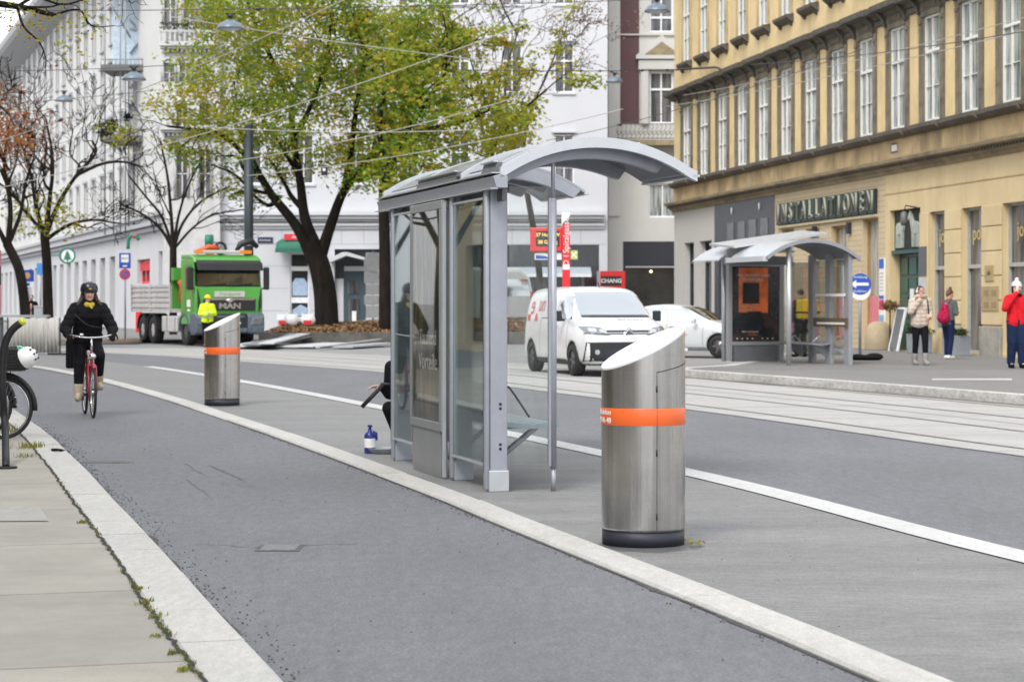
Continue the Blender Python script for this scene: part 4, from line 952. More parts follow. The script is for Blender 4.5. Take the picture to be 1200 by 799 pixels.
# INSTALLATIONEN sign: channel letters on a board
m_let = M('letter_teal_black', (0.02, 0.035, 0.035), 0.4); m_lete = M('letter_edge', (0.42, 0.42, 0.33), 0.5)
for i, ch in enumerate('INSTALLATIONEN'):
    xx = 15.15 + i*0.715
    mb = MB(); mb.bx(xx-0.30, xx+0.30, -0.13, -0.05, 4.14, 4.84); bk = mb.build('letter_box', m_let, YB, bevel=0.01)
    text('letter', ch, 0.80, m_lete, bk, (xx, -0.165, 4.49), ext=0.03, sx=0.85, bold=0.016)
    text('letter_face', ch, 0.80, m_let, bk, (xx, -0.20, 4.49), ext=0.004, sx=0.85, bold=-0.004)
mb = MB(); mb.bx(14.8, 24.75, -0.10, -0.012, 4.03, 4.10); mb.build('sign_rail', M('sign_rail_cream', (0.5, 0.42, 0.26), 0.7), YB)
mb = MB(); mb.bx(14.85, 24.7, -0.05, -0.012, 4.11, 4.86); mb.build('sign_board', m_dkshop, YB)
mb = MB()
for xx in (18.9, 22.3): mb.bx(xx-.08, xx+.08, -0.14, -0.011, 3.6, 3.95)
mb.build('sign_bracket', m_anth, YB)
# cornices and ledges
def ledge(name, prof, mat, x0=-0.1, x1=LEN):
    mb = MB(); mb.prism(prof, x0, x1, 'x'); return mb.build(name, mat, YB, bevel=0)
ledge('ground_cornice', [(0.0, 5.2), (-0.08, 5.2), (-0.10, 5.28), (-0.22, 5.33), (-0.24, 5.42), (-0.40, 5.47), (-0.42, 5.56), (0.0, 5.66)], m_corn2)
mb = MB(); x = 0.0
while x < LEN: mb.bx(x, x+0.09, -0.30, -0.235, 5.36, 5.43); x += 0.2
mb.build('dentil_row', m_corn, YB)
mb = MB(); wall(mb, 0, LEN, 5.66, 6.2, [], y=-0.03); mb.bx(0, LEN, -0.03, 0, 5.655, 5.66); mb.build('stained_band', m_yeld, YB, fixn=False)
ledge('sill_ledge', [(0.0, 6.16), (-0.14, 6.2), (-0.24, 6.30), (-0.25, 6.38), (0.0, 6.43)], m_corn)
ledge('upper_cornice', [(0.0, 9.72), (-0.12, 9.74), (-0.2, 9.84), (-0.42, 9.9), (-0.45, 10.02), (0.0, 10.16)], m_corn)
# windows with stucco surrounds
W1 = make_window(1.12, 2.88, 0.66, parent=YB, dep=0.06)
mb = MB()
for s in (-1, 1):
    mb.bx(s*0.562, s*0.70, -0.02, 0.0, -0.04, 3.0); mb.bx(s*0.703, s*0.94, -0.045, -0.003, -0.04, 3.05); mb.bx(s*0.74, s*0.90, -0.06, -0.046, 0.5, 2.6)
    mb.bx(s*0.72, s*0.92, -0.09, -0.046, 2.7, 2.78)
mb.bx(-0.94, 0.94, -0.09, -0.002, 3.052, 3.28); mb.bx(-0.5, 0.5, -0.12, -0.091, 3.09, 3.22); mb.bx(-0.72, 0.72, -0.075, -0.004, 2.885, 3.045)
for k in range(9): mb.ell((-0.44+k*0.11, -0.12, 3.155), (0.04, 0.03, 0.05), nu=8, nv=5)
mb.build('surround', m_stuc, W1)
for s in (-1, 1):
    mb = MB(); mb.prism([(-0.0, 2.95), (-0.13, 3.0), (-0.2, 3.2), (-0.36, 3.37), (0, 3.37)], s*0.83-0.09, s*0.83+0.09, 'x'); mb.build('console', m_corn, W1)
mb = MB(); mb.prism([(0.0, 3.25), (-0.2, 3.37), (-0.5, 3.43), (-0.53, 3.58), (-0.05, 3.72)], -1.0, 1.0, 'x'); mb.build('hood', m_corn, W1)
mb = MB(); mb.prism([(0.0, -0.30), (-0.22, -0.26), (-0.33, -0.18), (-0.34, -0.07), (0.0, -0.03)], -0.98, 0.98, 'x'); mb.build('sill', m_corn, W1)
W1.location = (wx[0], 0, 6.47)
for x in wx[1:]: dup(W1, (x, 0, 6.47), parent=YB)
W2 = make_window(1.12, 2.8, 0.66, parent=YB, dep=0.06)
mb = MB()
for s in (-1, 1): mb.bx(s*0.562, s*0.74, -0.05, 0.0, -0.04, 2.9)
mb.bx(-0.74, 0.74, -0.05, 0.0, 2.802, 2.95); mb.build('surround', m_yeld, W2)
mb = MB(); mb.prism([(0.0, -0.32), (-0.12, -0.26), (-0.24, -0.16), (-0.26, -0.06), (0.0, -0.02)], -0.82, 0.82, 'x')
for s in (-1, 1): mb.prism([(0.0, -0.42), (-0.08, -0.38), (-0.16, -0.262), (0, -0.262)], s*0.6-0.07, s*0.6+0.07, 'x')
mb.build('sill', m_corn, W2)
W2.location = (wx[0], 0, 11.15)
for x in wx[1:]: dup(W2, (x, 0, 11.15), parent=YB)
# flat pilasters between the windows
for i in range(len(wx)-1):
    xm = (wx[i]+wx[i+1])/2
    mb = MB(); mb.bx(xm-0.28, xm+0.28, -0.035, -0.001, 6.45, 9.55); pil = mb.build('pilaster', m_yel, YB)
    mb = MB(); mb.bx(xm-0.31, xm+0.31, -0.12, -0.002, 9.56, 9.71); mb.build('capital', m_corn, pil)

# ---- white building, frontal, middle
m_wht = M('white_render', (0.56, 0.57, 0.60), 0.85, 0, 0.03, 0.5, dirt=(0.55, 0.56, 0.6), dirt_amt=0.25, dirt_scale=0.3)
m_wht2 = M('white_tile_panels', (0.54, 0.55, 0.585), 0.6, 0, 0.04, 0.7)
m_bgsh = M('cornice_grey', (0.36, 0.36, 0.38), 0.8, 0, 0.08)
m_wframe2 = M('white_frame', (0.75, 0.76, 0.78), 0.5)
m_joint = M('panel_joint', (0.35, 0.36, 0.38), 0.8)
q = 103.0/F
WB = thing('apartment_building', 'plain white building with pharmacy awning and dark shop behind the green tree', 'building', ((258-600)*q, 103.0, 0))
X = lambda px: (px-258)*q
Z_ = lambda py: H + (355-py)*q
cols_ = [661, 600, 539, 478, 417, 356, 295]
rows_ = [(7.35, 9.85), (11.85, 14.25), (16.2, 18.6), (20.4, 22.7)]
ops = [(X(c)-0.49, X(c)+0.49, a, b) for c in cols_ for a, b in rows_]
mb = MB(); wall(mb, 0, X(712), 6.0, 24, ops, dep=0.2); mb.build('wall', m_wht, WB, fixn=False)
gop = [(X(340), X(362), 0.75, 3.95), (X(392), X(447), 0, 4.15), (X(505), X(702), 0, 4.36)]
mb = MB(); wall(mb, 0, X(712), 0, 6.0, gop, y=-0.02, dep=0.4); mb.build('ground_wall', m_wht2, WB, fixn=False)
shell('side_wall', 0, X(712), 0, 12, 24, m_wht, WB)
mb = MB(); mb.prism([(-0.8, 24), (-0.8, 24.4), (6, 27), (12.5, 24.4), (12.5, 24)], -0.2, X(712)+.2, 'x'); mb.build('roof', M('dark_roof', (0.1, 0.1, 0.11), 0.7), WB)
mb = MB()
for z in (1.1, 2.2, 3.3): mb.bx(0, X(338), -0.024, -0.0205, z, z+0.03); mb.bx(X(364), X(390), -0.024, -0.0205, z, z+0.03)
for px in (450, 470, 490): mb.bx(X(px), X(px)+.03, -0.024, -0.0205, 4.2, 5.1)
for px in (330, 400, 426, 452, 480, 560, 600, 640, 680): mb.bx(X(px), X(px)+.03, -0.024, -0.0205, 4.4, 5.1)
mb.bx(0, X(710), -0.024, -0.0205, 4.38, 4.41); mb.build('panel_joint', m_joint, WB)
mb = MB()
for k, (z0, z1, pr) in enumerate(((5.15, 5.28, .12), (5.29, 5.42, .22), (5.5, 5.58, .28), (5.62, 5.78, .42), (5.80, 5.96, .55))): mb.bx(-0.0, X(708), -pr, -0.021, z0, z1)
mb.build('cornice', m_wht, WB)
ww = make_window(0.98, 2.45, 0.64, 0.075, True, 1, m_wframe2, m_pane_d, parent=WB, dep=0.12)
mb = MB(); mb.bx(-0.62, 0.62, -0.12, -0.002, 2.52, 2.62); mb.bx(-0.58, 0.58, -0.08, -0.002, -0.10, -0.02); mb.build('ledge', m_wht, ww)
first = True
for c in cols_:
    for a, b in rows_:
        if first: ww.location = (X(c), 0, a); first = False
        else: dup(ww, (X(c), 0, a), parent=WB)
mb = MB(); mb.bx(X(302), X(320), -0.06, -0.025, Z_(285), Z_(278)); pn = mb.build('street_name_plate', M('plate_navy', (0.02, 0.03, 0.09), 0.5), WB)
text('lettering', 'Alserbachstr.', 0.12, m_white, pn, (X(311), -0.065, Z_(281.5)), ext=0.001, sx=0.9)
# pharmacy window and awning
sw = shop_window(WB, X(340), X(362), 0.75, 3.95, 0.12, m_wframe2, m_dkgls, 1, None, fr=0.06)
mb = MB(); mb.bx(X(341.5), X(360.5), 0.05, 0.115, 3.08, 3.30); mb.bx(X(341.5), X(360.5), 0.05, 0.115, 1.5, 1.78); mb.build('transom', m_wframe2, sw)
m_blu = M('blue_poster', (0.35, 0.45, 0.6), 0.5, 0, 0.15)
mb = MB(); mb.prism([(X(342.5), 1.85), (X(360), 1.85), (X(360), 2.5), (X(356), 2.72), (X(346), 2.72), (X(342.5), 2.5)], 0.07, 0.075, 'y'); mb.build('window_poster', m_blu, sw)
mb = MB(); mb.prism([(X(342.5), 0.85), (X(360), 0.85), (X(360), 1.25), (X(352), 1.42), (X(342.5), 1.15)], 0.07, 0.075, 'y'); mb.build('window_poster', m_blu, sw)
m_grn = M('green_awning', (0.02, 0.14, 0.09), 0.7, 0, 0.15); m_red = M('red_sign', (0.62, 0.03, 0.04), 0.5, 0, 0.06)
mb = MB()
mb.grid(lambda u, v: Vector((X(325)+0.0+1.95*u, -0.03-0.95*math.sin(v*PI/2)*(1-0.25*(2*u-1)**4), Z_(292)+0.65*math.cos(v*PI/2)*(1-0.45*abs(2*u-1)**2.5))), 16, 8)
aw = mb.build('awning', m_grn, WB, fixn=False)
mb = MB(); mb.bx(X(325), X(325)+1.95, -0.98, -0.95, Z_(296.5), Z_(292)); mb.build('awning_valance', m_grn, aw)
mb = MB(); mb.bx(X(335), X(357), -0.86, -0.80, Z_(282), Z_(275)); rs = mb.build('awning_sign', m_red, aw); text('lettering', 'APO', 0.24, m_white, rs, (X(350), -0.87, Z_(278.5)), ext=0.002)
# recessed entrance with a small white gable canopy
mb = MB(); mb.bx(X(392), X(447), 0.38, 0.42, 0, 4.15); rc = mb.build('entrance_recess', m_dkshop, WB)
mb = MB(); mb.bx(X(392.5), X(402), 0.3, 0.375, 0, 2.7); mb.bx(X(428), X(446.5), 0.3, 0.375, 0, 4.0); mb.build('recess_panel', m_wht2, rc)
mb = MB(); mb.bx(X(402.5), X(427.5), 0.28, 0.37, 0, Z_(317)); dr = mb.build('door', M('door_slate', (0.05, 0.075, 0.095), 0.5), rc)
mb = MB(); mb.bx(X(407), X(421), 0.25, 0.278, 1.95, 2.6); mb.bx(X(408), X(421), 0.25, 0.278, 0.4, 1.7); mb.build('door_pane', m_pane_d, dr)
mb = MB(); mb.bx(X(412), X(417), 0.24, 0.248, 0.5, 1.1); mb.build('door_notice', m_white, dr)
mb = MB(); mb.bx(X(403), X(428), 0.2, 0.26, Z_(317.5), Z_(312)); mb.build('door_header', m_wht2, rc)
mb = MB(); mb.prism([(X(388), Z_(308)), (X(388), Z_(303)), (X(403), Z_(296)), (X(409), Z_(296)), (X(432), Z_(303)), (X(432), Z_(306)), (X(407), Z_(300))], -0.9, 0.15, 'y'); mb.build('gable_canopy', m_wht2, rc)
# dark shop with pale awning
mb = MB(); mb.bx(X(505), X(702), 0.30, 0.36, 0, 4.36); sf = mb.build('shop_front', m_dkgls, WB)
mb = MB(); mb.bx(X(505)+.01, X(702)-.01, 0.02, 0.29, Z_(313), 4.34); mb.build('shop_fascia', m_dkshop, sf)
mb = MB(); mb.prism([(0.018, Z_(313)), (-1.3, Z_(321)), (-1.32, Z_(324)), (0.018, Z_(318))], X(505)+.02, X(692), 'x'); mb.build('shop_awning', M('awning_pale', (0.36, 0.42, 0.47), 0.7), sf)
mb = MB(); mb.bx(X(505)+.02, X(692), -1.36, -1.325, Z_(325), Z_(321)); mb.build('awning_valance', m_wframe2, sf)
for px in (540, 585, 640, 683):
    mb = MB(); mb.bx(X(px)-.06, X(px)+.06, 0.18, 0.29, 0, Z_(314)); mb.build('shop_mullion', m_alu2, sf)

# ---- beige building with brown strip and iron balcony
m_bei = M('beige_render', (0.52, 0.51, 0.48), 0.85, 0, 0.05, 0.7, dirt=(0.4, 0.39, 0.36), dirt_amt=0.3, dirt_scale=0.5, streak=1)
m_bro = M('brown_render', (0.105, 0.055, 0.058), 0.85, 0, 0.12, 0.7)
q2 = 106.0/F
BB = thing('apartment_building', 'beige building with a brown wall strip, pediment window and iron balcony', 'building', ((712.5-600)*q2, 106.0, 0))
X2 = lambda px: (px-712.5)*q2
Y2 = lambda py: H + (355-py)*q2
wops = [(X2(761), X2(789), Y2(145), Y2(84)), (X2(761), X2(789), Y2(38), Y2(-20)), (X2(760), X2(793), Y2(255), Y2(215))]
sop = (X2(730), X2(793), 0.0, Y2(283))
mb = MB(); wall(mb, 0, 8, 0, 24, wops+[sop], dep=0.3); mb.build('wall', m_bei, BB, fixn=False)
shell('side_wall', 0, 8, 0, 11, 24, m_bei, BB)
mb = MB(); mb.bx(-0.2, 8.2, -0.8, 11.4, 24.0, 24.4); mb.build('roof', bpy.data.materials['dark_roof'], BB)
mb = MB(); mb.bx(X2(727), X2(749), -0.02, -0.002, Y2(146), 24); mb.build('brown_strip', m_bro, BB)
mb = MB(); mb.bx(0.01, X2(726), -0.10, -0.003, 5.9, 24); mb.build('pilaster', m_bei, BB)
mb = MB(); mb.tube([(-0.08, -0.15, 0.1), (-0.08, -0.15, 24)], 0.06, 8); mb.build('drain_pipe', m_alud, BB)
mb = MB(); mb.prism([(X2(745), Y2(70)), (X2(745), Y2(66)), (X2(775), Y2(42)), (X2(806), Y2(66)), (X2(806), Y2(70))], -0.35, -0.004, 'y'); pd = mb.build('pediment', m_bei, BB)
mb = MB(); mb.prism([(X2(755), Y2(65)), (X2(775), Y2(50)), (X2(796), Y2(65))], -0.37, -0.352, 'y'); mb.build('pediment_field', m_corn2, pd)
mb = MB(); 
for x0, x1 in ((751, 759.5), (790.5, 799)): mb.bx(X2(x0), X2(x1), -0.2, -0.005, Y2(146), Y2(71))
mb.bx(X2(748), X2(802), -0.25, -0.006, Y2(82), Y2(71)-.01); mb.bx(X2(713), X2(800), -0.12, -0.007, Y2(42), Y2(38)-.1); mb.build('window_surround', m_bei, BB)
for (a, b, c, d), tr in zip(wops, (0.66, 0.3, 0.0)):
    wn_ = make_window(b-a, d-c, tr, 0.09, True, 0, m_wframe2, m_pane_d if tr else m_pane, parent=BB, dep=0.2); wn_.location = ((a+b)/2, 0, c)
mb = MB(); mb.bx(X2(722), X2(812), -1.1, -0.01, Y2(172), Y2(166)); bl = mb.build('balcony', m_corn2, BB)
mb = MB(); mb.bx(X2(722), X2(812), -1.08, -1.03, Y2(148), Y2(147)); mb.bx(X2(722), X2(812), -1.08, -1.03, Y2(164.8), Y2(163.8))
x = X2(722)
while x < X2(812):
    mb.tube([(x, -1.055, Y2(165)), (x+0.08, -1.12, Y2(160)), (x-0.04, -1.055, Y2(155)), (x+0.06, -1.03, Y2(151)), (x, -1.055, Y2(148))], 0.018, 4)
    mb.torus((x+0.08, -1.055, Y2(158)), (0, 1, 0), 0.09, 0.016, 8, 4); x += 0.22
mb.build('iron_railing', m_alud, bl)
mb = MB(); mb.bx(X2(730)+.01, X2(793)-.01, 0.02, 0.28, Y2(311), Y2(283)-.01); sf = mb.build('shop_fascia', M('shop_fascia_navy', (0.022, 0.024, 0.034), 0.5), BB)
mb = MB(); mb.bx(X2(730), X2(793), 0.25, 0.29, 0, Y2(311)); mb.build('shop_front', m_dkgls, BB)
mb = MB(); mb.bx(X2(733), X2(793)-.02, -0.05, 0.015, Y2(313.6), Y2(312)); mb.build('awning_rail', m_alul, sf)
mb = MB(); mb.ell((X2(763), 0.15, Y2(318)), 0.06); mb.build('lamp', M('warm_lamp', (1, 0.8, 0.5), 0.5, emit=(1, 0.8, 0.5), estr=3), sf)

# ---- ornate white corner house, partly hidden by the green tree
m_orn = M('ornate_white_stone', (0.53, 0.53, 0.53), 0.85, 0, 0.1, 1.5, dirt=(0.32, 0.32, 0.33), dirt_amt=0.5, dirt_scale=1.2, bump=0.3)
q3 = 102.5/F
OB = thing('apartment_building', 'ornate white corner house with arched windows between the scaffold balcony and the green tree', 'building', ((192-600)*q3, 102.5, 0))
X3 = lambda px: (px-192)*q3
Y3 = lambda py: H + (355-py)*q3
aw_ = []
for px, yb, yt in ((189+9, 96, 74), (217, 96, 74), (236, 96, 74), (213, 232, 175), (240, 232, 175), (199, 30, -10), (222, 30, -10), (245, 30, -10), (213, 155, 122), (240, 155, 122)): aw_.append((X3(px)-0.27, X3(px)+0.27, Y3(yb), Y3(yt)))
mb = MB(); wall(mb, 0, X3(258)-.01, 0, 24, aw_, y=0, dep=0.25); mb.build('wall', m_orn, OB, fixn=False); shell('side_wall', 0, X3(258)-.01, 0, 12, 24, m_orn, OB)
mb = MB(); mb.bx(-0.1, X3(258)-.02, -0.5, 12.1, 24, 24.5); mb.build('roof', bpy.data.materials['dark_roof'], OB)
for a, b, c, d in aw_:
    mb = MB(); mb.bx(a, b, 0.2, 0.22, c, d); o = mb.build('window', m_pane_d, OB)
    mb = MB(); cx = (a+b)/2; mb.tube([(a-.06, -0.03, c)] + [(a-.06, -0.03, d-.1)] + [(cx-0.33*math.cos(t*PI/8), -0.03, d-.1+0.33*math.sin(t*PI/8)) for t in range(9)] + [(b+.06, -0.03, c)], 0.07, 6)
    mb.build('arch_surround', m_orn, o)
    mb = MB(); mb.bx(cx-.02, cx+.02, 0.15, 0.198, c, d); mb.bx(a, b, 0.15, 0.197, (c+d)/2-.02, (c+d)/2+.02); mb.build('frame', m_wframe2, o)
for py in (52, 150):
    mb = MB(); mb.bx(-0.15, X3(258)-.02, -0.5, -0.004, Y3(py+3), Y3(py-2)); mb.bx(-0.1, X3(258)-.02, -0.35, -0.005, Y3(py+6), Y3(py+3)-.005); cn_ = mb.build('cornice', m_orn, OB)
    mb = MB(); x = 0
    while x < X3(255): mb.bx(x, x+0.1, -0.3, -0.006, Y3(py+10), Y3(py+6)-.01); x += 0.22
    mb.build('dentil_row', m_bgsh, cn_)
mb = MB(); x = -0.1
while x < X3(256): mb.lathe([(0.05, Y3(50)), (0.09, Y3(46)), (0.05, Y3(42)), (0.07, Y3(39))], 8, (x, -0.4, 0)); x += 0.24
mb.bx(-0.15, X3(257), -0.47, -0.33, Y3(39), Y3(37)); mb.build('balustrade', m_orn, OB)
R5 = random.Random(5); mb = MB()
for k in range(260):
    c = Vector((R5.uniform(-.1, 2.6), -0.4+R5.uniform(-.12, .12), Y3(36)+R5.uniform(0, .35))); d = Vector((R5.uniform(-1,1), R5.uniform(-1,1), R5.uniform(-1,1))).normalized()*0.07; e = d.orthogonal().normalized()*0.05
    mb.add([c-d, c+e, c+d, c-e], [(0,1,2,3)])
mb.build('balcony_plants', leaf_mat('balcony_plant_green', (0.06, 0.075, 0.035)), OB, fixn=False)

# ---- long white building receding on the left
m_lw = M('long_house_render', (0.54, 0.54, 0.52), 0.85, 0, 0.05, 0.4, dirt=(0.5, 0.49, 0.46), dirt_amt=0.3, dirt_scale=0.4, streak=1)
m_lg = M('long_house_ground', (0.47, 0.47, 0.48), 0.8, 0, 0.06, 0.6)
LB = thing('apartment_building', 'long white building with many windows receding along the left behind the bare trees', 'building', (-48.8, 197.6, 0), math.radians(-71.4))
LN = 100.0
cxs = [12 + 4.0*i for i in range(20)]; zs5 = [7.0, 10.2, 13.4, 16.6, 19.3]
ops = [(x-0.6, x+0.6, z, z+1.95) for x in cxs for z in zs5]
mb = MB(); wall(mb, 0, LN, 5.5, 22.0, ops, dep=0.3); mb.build('wall', m_lw, LB, fixn=False); shell('side_wall', 0, LN, 0, 12, 22.0, m_lw, LB)
g_ops = [(6+4.3*i, 8.3+4.3*i, 0.5, 4.2) for i in range(18)] + [(90.0, 94.4, 2.5, 3.8), (97.2, 98.4, 1.0, 4.1)]
mb = MB(); wall(mb, 0, LN, 0, 5.5, g_ops, y=-0.03, dep=0.5); mb.build('ground_wall', m_lg, LB, fixn=False)
for a, b, c, d in g_ops[:18]: shop_window(LB, a, b, c, d, 0.45, m_alud, m_dkgls, 1, 3.4)
sw = shop_window(LB, 90.0, 94.4, 2.5, 3.8, 0.3, m_red, m_dkgls, 3, None, fr=0.14)
mb = MB()
for k in range(14): mb.bx(90.15+k*0.3, 90.3+k*0.3, 0.1, 0.22, 3.2, 3.66)
mb.build('red_curtain', m_red, sw)
mb = MB(); mb.bx(97.2, 98.4, 0.4, 0.46, 1.0, 4.1); mb.build('niche', m_bgsh, LB)
mb = MB(); 
for z0, z1, pr in ((5.15, 5.35, .3), (5.4, 5.6, .5), (5.9, 6.1, .25)): mb.bx(0, LN+.1, -pr, -0.032, z0, z1)
mb.build('cornice', m_bgsh, LB)
mb = MB(); mb.prism([(0, 21.2), (-1.7, 21.9), (-1.9, 22.2), (-1.9, 22.7), (3, 25), (10, 25), (12, 22.0), (0, 22.0)], -1, LN+.2, 'x'); mb.build('roof_eave', M('grey_eave', (0.30, 0.30, 0.30), 0.7, 0, 0.1), LB)
lw = make_window(1.2, 1.95, 0.0, 0.09, True, 1, m_wframe2, m_pane_d, parent=LB, dep=0.2)
mb = MB(); mb.bx(-0.8, 0.8, -0.15, -0.002, -0.14, -0.02); mb.bx(-0.8, 0.8, -0.18, -0.002, 2.05, 2.2); mb.bx(-0.8, -0.62, -0.06, -0.003, -0.02, 2.05); mb.bx(0.62, 0.8, -0.06, -0.003, -0.02, 2.05); mb.build('surround', m_bgsh, lw)
first = True
for x in cxs:
    for z in zs5:
        if first: lw.location = (x, 0, z); first = False
        else: dup(lw, (x, 0, z), parent=LB)

# ---- steel and glass stair tower with planted balconies
qt = 111.0/F
TW = thing('scaffold_tower', 'steel framed glass stair tower with planted balconies on the white building at top left', 'scaffold', ((150-600)*qt, 111.0, 0.1))
XT = lambda px: (px-150)*qt
ZT = lambda py: H + (355-py)*qt - 0.1
m_sf = M('galvanised_frame', (0.28, 0.30, 0.32), 0.5, 0.5, 0.15); m_bg = M('blue_glass_sheet', (0.42, 0.52, 0.6), 0.15, 0, 0.2)
mb = MB()
for px in (123, 141, 147, 178):
    for y in (0, 2.4): mb.tube([(XT(px), y, 5.0), (XT(px), y, 23)], 0.045, 6)
mb.build('upright', m_sf, TW)
for py, dp in ((80, 0.3), (163, 0.32), (-20, .2)):
    mb = MB(); mb.bx(XT(120), XT(180), -0.5, 2.5, ZT(py+4), ZT(py-3)); dk = mb.build('deck', M('deck_dark', (0.13, 0.13, 0.13), 0.8, 0, 0.2) if py == 80 else bpy.data.materials['deck_dark'], TW)
    mb = MB(); x = XT(120)
    while x < XT(180): mb.tube([(x, -0.45, ZT(py-3)), (x, -0.45, ZT(py-22 if py > 100 else py-9))], 0.02, 4); x += 0.2
    mb.tube([(XT(120), -0.45, ZT(py-22 if py > 100 else py-9)), (XT(180), -0.45, ZT(py-22 if py > 100 else py-9))], 0.035, 6); mb.build('railing', m_sf, dk)
mb = MB(); mb.bx(XT(126), XT(176), 1.4, 1.45, ZT(74), 23); mb.build('glass_screen', m_bg, TW)
mb = MB(); mb.bx(XT(150), XT(176), 1.5, 1.55, ZT(158), ZT(86)); mb.build('grey_screen', m_bgsh, TW)
mb = MB()
for a, b in (((147, 20), (178, 60)), ((147, 60), (178, 20)), ((123, 0), (147, 40))): mb.tube([(XT(a[0]), 1.3, ZT(a[1])), (XT(b[0]), 1.3, ZT(b[1]))], 0.05, 5)
mb.bx(XT(147), XT(178), 1.25, 1.33, ZT(31), ZT(29)); mb.build('cross_brace', m_sf, TW)
mb = MB()
for k in range(500):
    cxp, czp, rr_ = R5.choice(((128, 152, 8), (124, 158, 6), (150, 138, 4), (134, 146, 4)))
    c = Vector((XT(cxp+R5.gauss(0, rr_*.5)), R5.uniform(-.6, .2), ZT(czp+R5.gauss(0, rr_*.6)))); d = Vector((R5.uniform(-1,1), R5.uniform(-1,1), R5.uniform(-1,1))).normalized()*0.10; e = d.orthogonal().normalized()*0.06
    mb.add([c-d, c+e, c+d, c-e], [(0,1,2,3)])
mb.build('balcony_plants', leaf_mat('dark_plants', (0.03, 0.035, 0.028)), TW, fixn=False)
# ------------------------------------------------------------------ trees
m_bark = M('dark_bark', (0.017, 0.014, 0.012), 0.95, 0, 0.5, 5, spec=.15, bump=1.0, bscale=14, stretch=(1, 1, 0.3))
m_bark2 = M('grey_bark', (0.045, 0.038, 0.034), 0.95, 0, 0.3, 5, bump=0.5, bscale=25)
L_yg = leaf_mat('leaf_yellow_green', (0.33, 0.36, 0.045)); L_g = leaf_mat('leaf_green', (0.15, 0.24, 0.035)); L_ol = leaf_mat('leaf_olive', (0.27, 0.27, 0.045)); L_y = leaf_mat('leaf_ochre', (0.42, 0.31, 0.04))
L_or = leaf_mat('leaf_orange', (0.36, 0.12, 0.05)); L_pk = leaf_mat('leaf_pinkish', (0.32, 0.2, 0.16))
def wob(p, q, n, amp, rg):
    out = [p]; d = q-p
    for i in range(1, n): 
        t = i/n; out.append(p + d*t + Vector((rg.gauss(0, amp), rg.gauss(0, amp), rg.gauss(0, amp)))*d.length*math.sin(t*PI))
    out.append(q); return out
def branch(mb, pts, r0, r1, rg, depth, tips, kids_n, lf, up, minr=0.012, spread=0.9):
    pts = spline(pts, 4); n = len(pts)
    mb.tube(pts, [r0+(r1-r0)*(i/(n-1))**0.8 for i in range(n)], 9 if r0 > .12 else (6 if r0 > 0.04 else 4), caps=False)
    if depth == 0: tips.append(pts[-1]); tips.append(pts[n//2]); return
    tot = sum((pts[i+1]-pts[i]).length for i in range(n-1))
    for k in range(kids_n):
        t = rg.uniform(0.3, 1.0) if k else 1.0
        i = min(n-2, int(t*(n-1))); p = pts[i] if k else pts[-1]; d = (pts[i+1]-pts[i]).normalized()
        ax = Vector((rg.gauss(0,1), rg.gauss(0,1), rg.gauss(0,1))); ax = (ax - d*ax.dot(d)); ax.normalize()
        nd_ = (d + ax*spread*rg.uniform(.5, 1.2) + Vector((0, 0, up))).normalized()
        ln = tot*lf*rg.uniform(.6, 1.15); rr_ = max(minr, (r0+(r1-r0)*t)*rg.uniform(.45, .7))
        branch(mb, wob(p, p+nd_*ln, 3, 0.09, rg), rr_, max(minr*0.6, rr_*0.4), rg, depth-1, tips, kids_n, lf, up*0.8, minr, spread)
def leaves(name, clumps, n_per, size, mats, wts, rg, parent, flat=0.55, sizes=(0.7, 1.3)):
    mb = MB(); V = mb.v; Fc = mb.f
    for (c, rad) in clumps:
        base = rg.choices(range(len(mats)), wts)[0]
        for _ in range(n_per):
            o = Vector((rg.gauss(0,1), rg.gauss(0,1), rg.gauss(0,1)*flat))*rad*0.5 + c
            a = Vector((rg.gauss(0,1), rg.gauss(0,1), rg.gauss(0,.6))).normalized(); b = a.cross(Vector((rg.gauss(0,1), rg.gauss(0,1), rg.gauss(0,1)))).normalized()
            s = size*rg.uniform(*sizes); i = len(V)
            V.append(tuple(o - a*s)); V.append(tuple(o + b*s*.45)); V.append(tuple(o + a*s)); V.append(tuple(o - b*s*.45)); Fc.append((i, i+1, i+2, i+3))
            mb.mi.append(base if rg.random() < .75 else rg.randrange(len(mats))); mb.sm.append(False)
    return mb.build(name, mats, parent, fixn=False)
def tree(label, base, Z, limbs, seed, depth=2, kn=4, lf=0.55, up=0.25, bark=m_bark, leafspec=None, group='street trees', minr=0.014, spread=0.9, name='broadleaf_tree'):
    """limbs: lists of (px, py, dZ) knots with start and end radius; all in world metres around depth Z"""
    b = P(base[0], base[1], Z); t = thing(name, label, 'tree', b, 0, group); rg = random.Random(seed)
    mb = MB(); tips = []
    for knots, r0, r1, main in limbs:
        pts = [P(k[0], k[1], Z + (k[2] if len(k) > 2 else 0)) - b for k in knots]
        if main: 
            sp = spline(pts, 6); n = len(sp); mb.tube(sp, [r0+(r1-r0)*i/(n-1) for i in range(n)], 14, caps=False)
        else: branch(mb, pts, r0, r1, rg, depth, tips, kn, lf, up, minr, spread)
    mb.build('trunk', bark, t, fixn=False)
    if leafspec: 
        cl = leafspec['fn'](b, tips, rg); leaves('crown', cl, leafspec['n'], leafspec['size'], leafspec['mats'], leafspec['w'], rg, t)
    return t
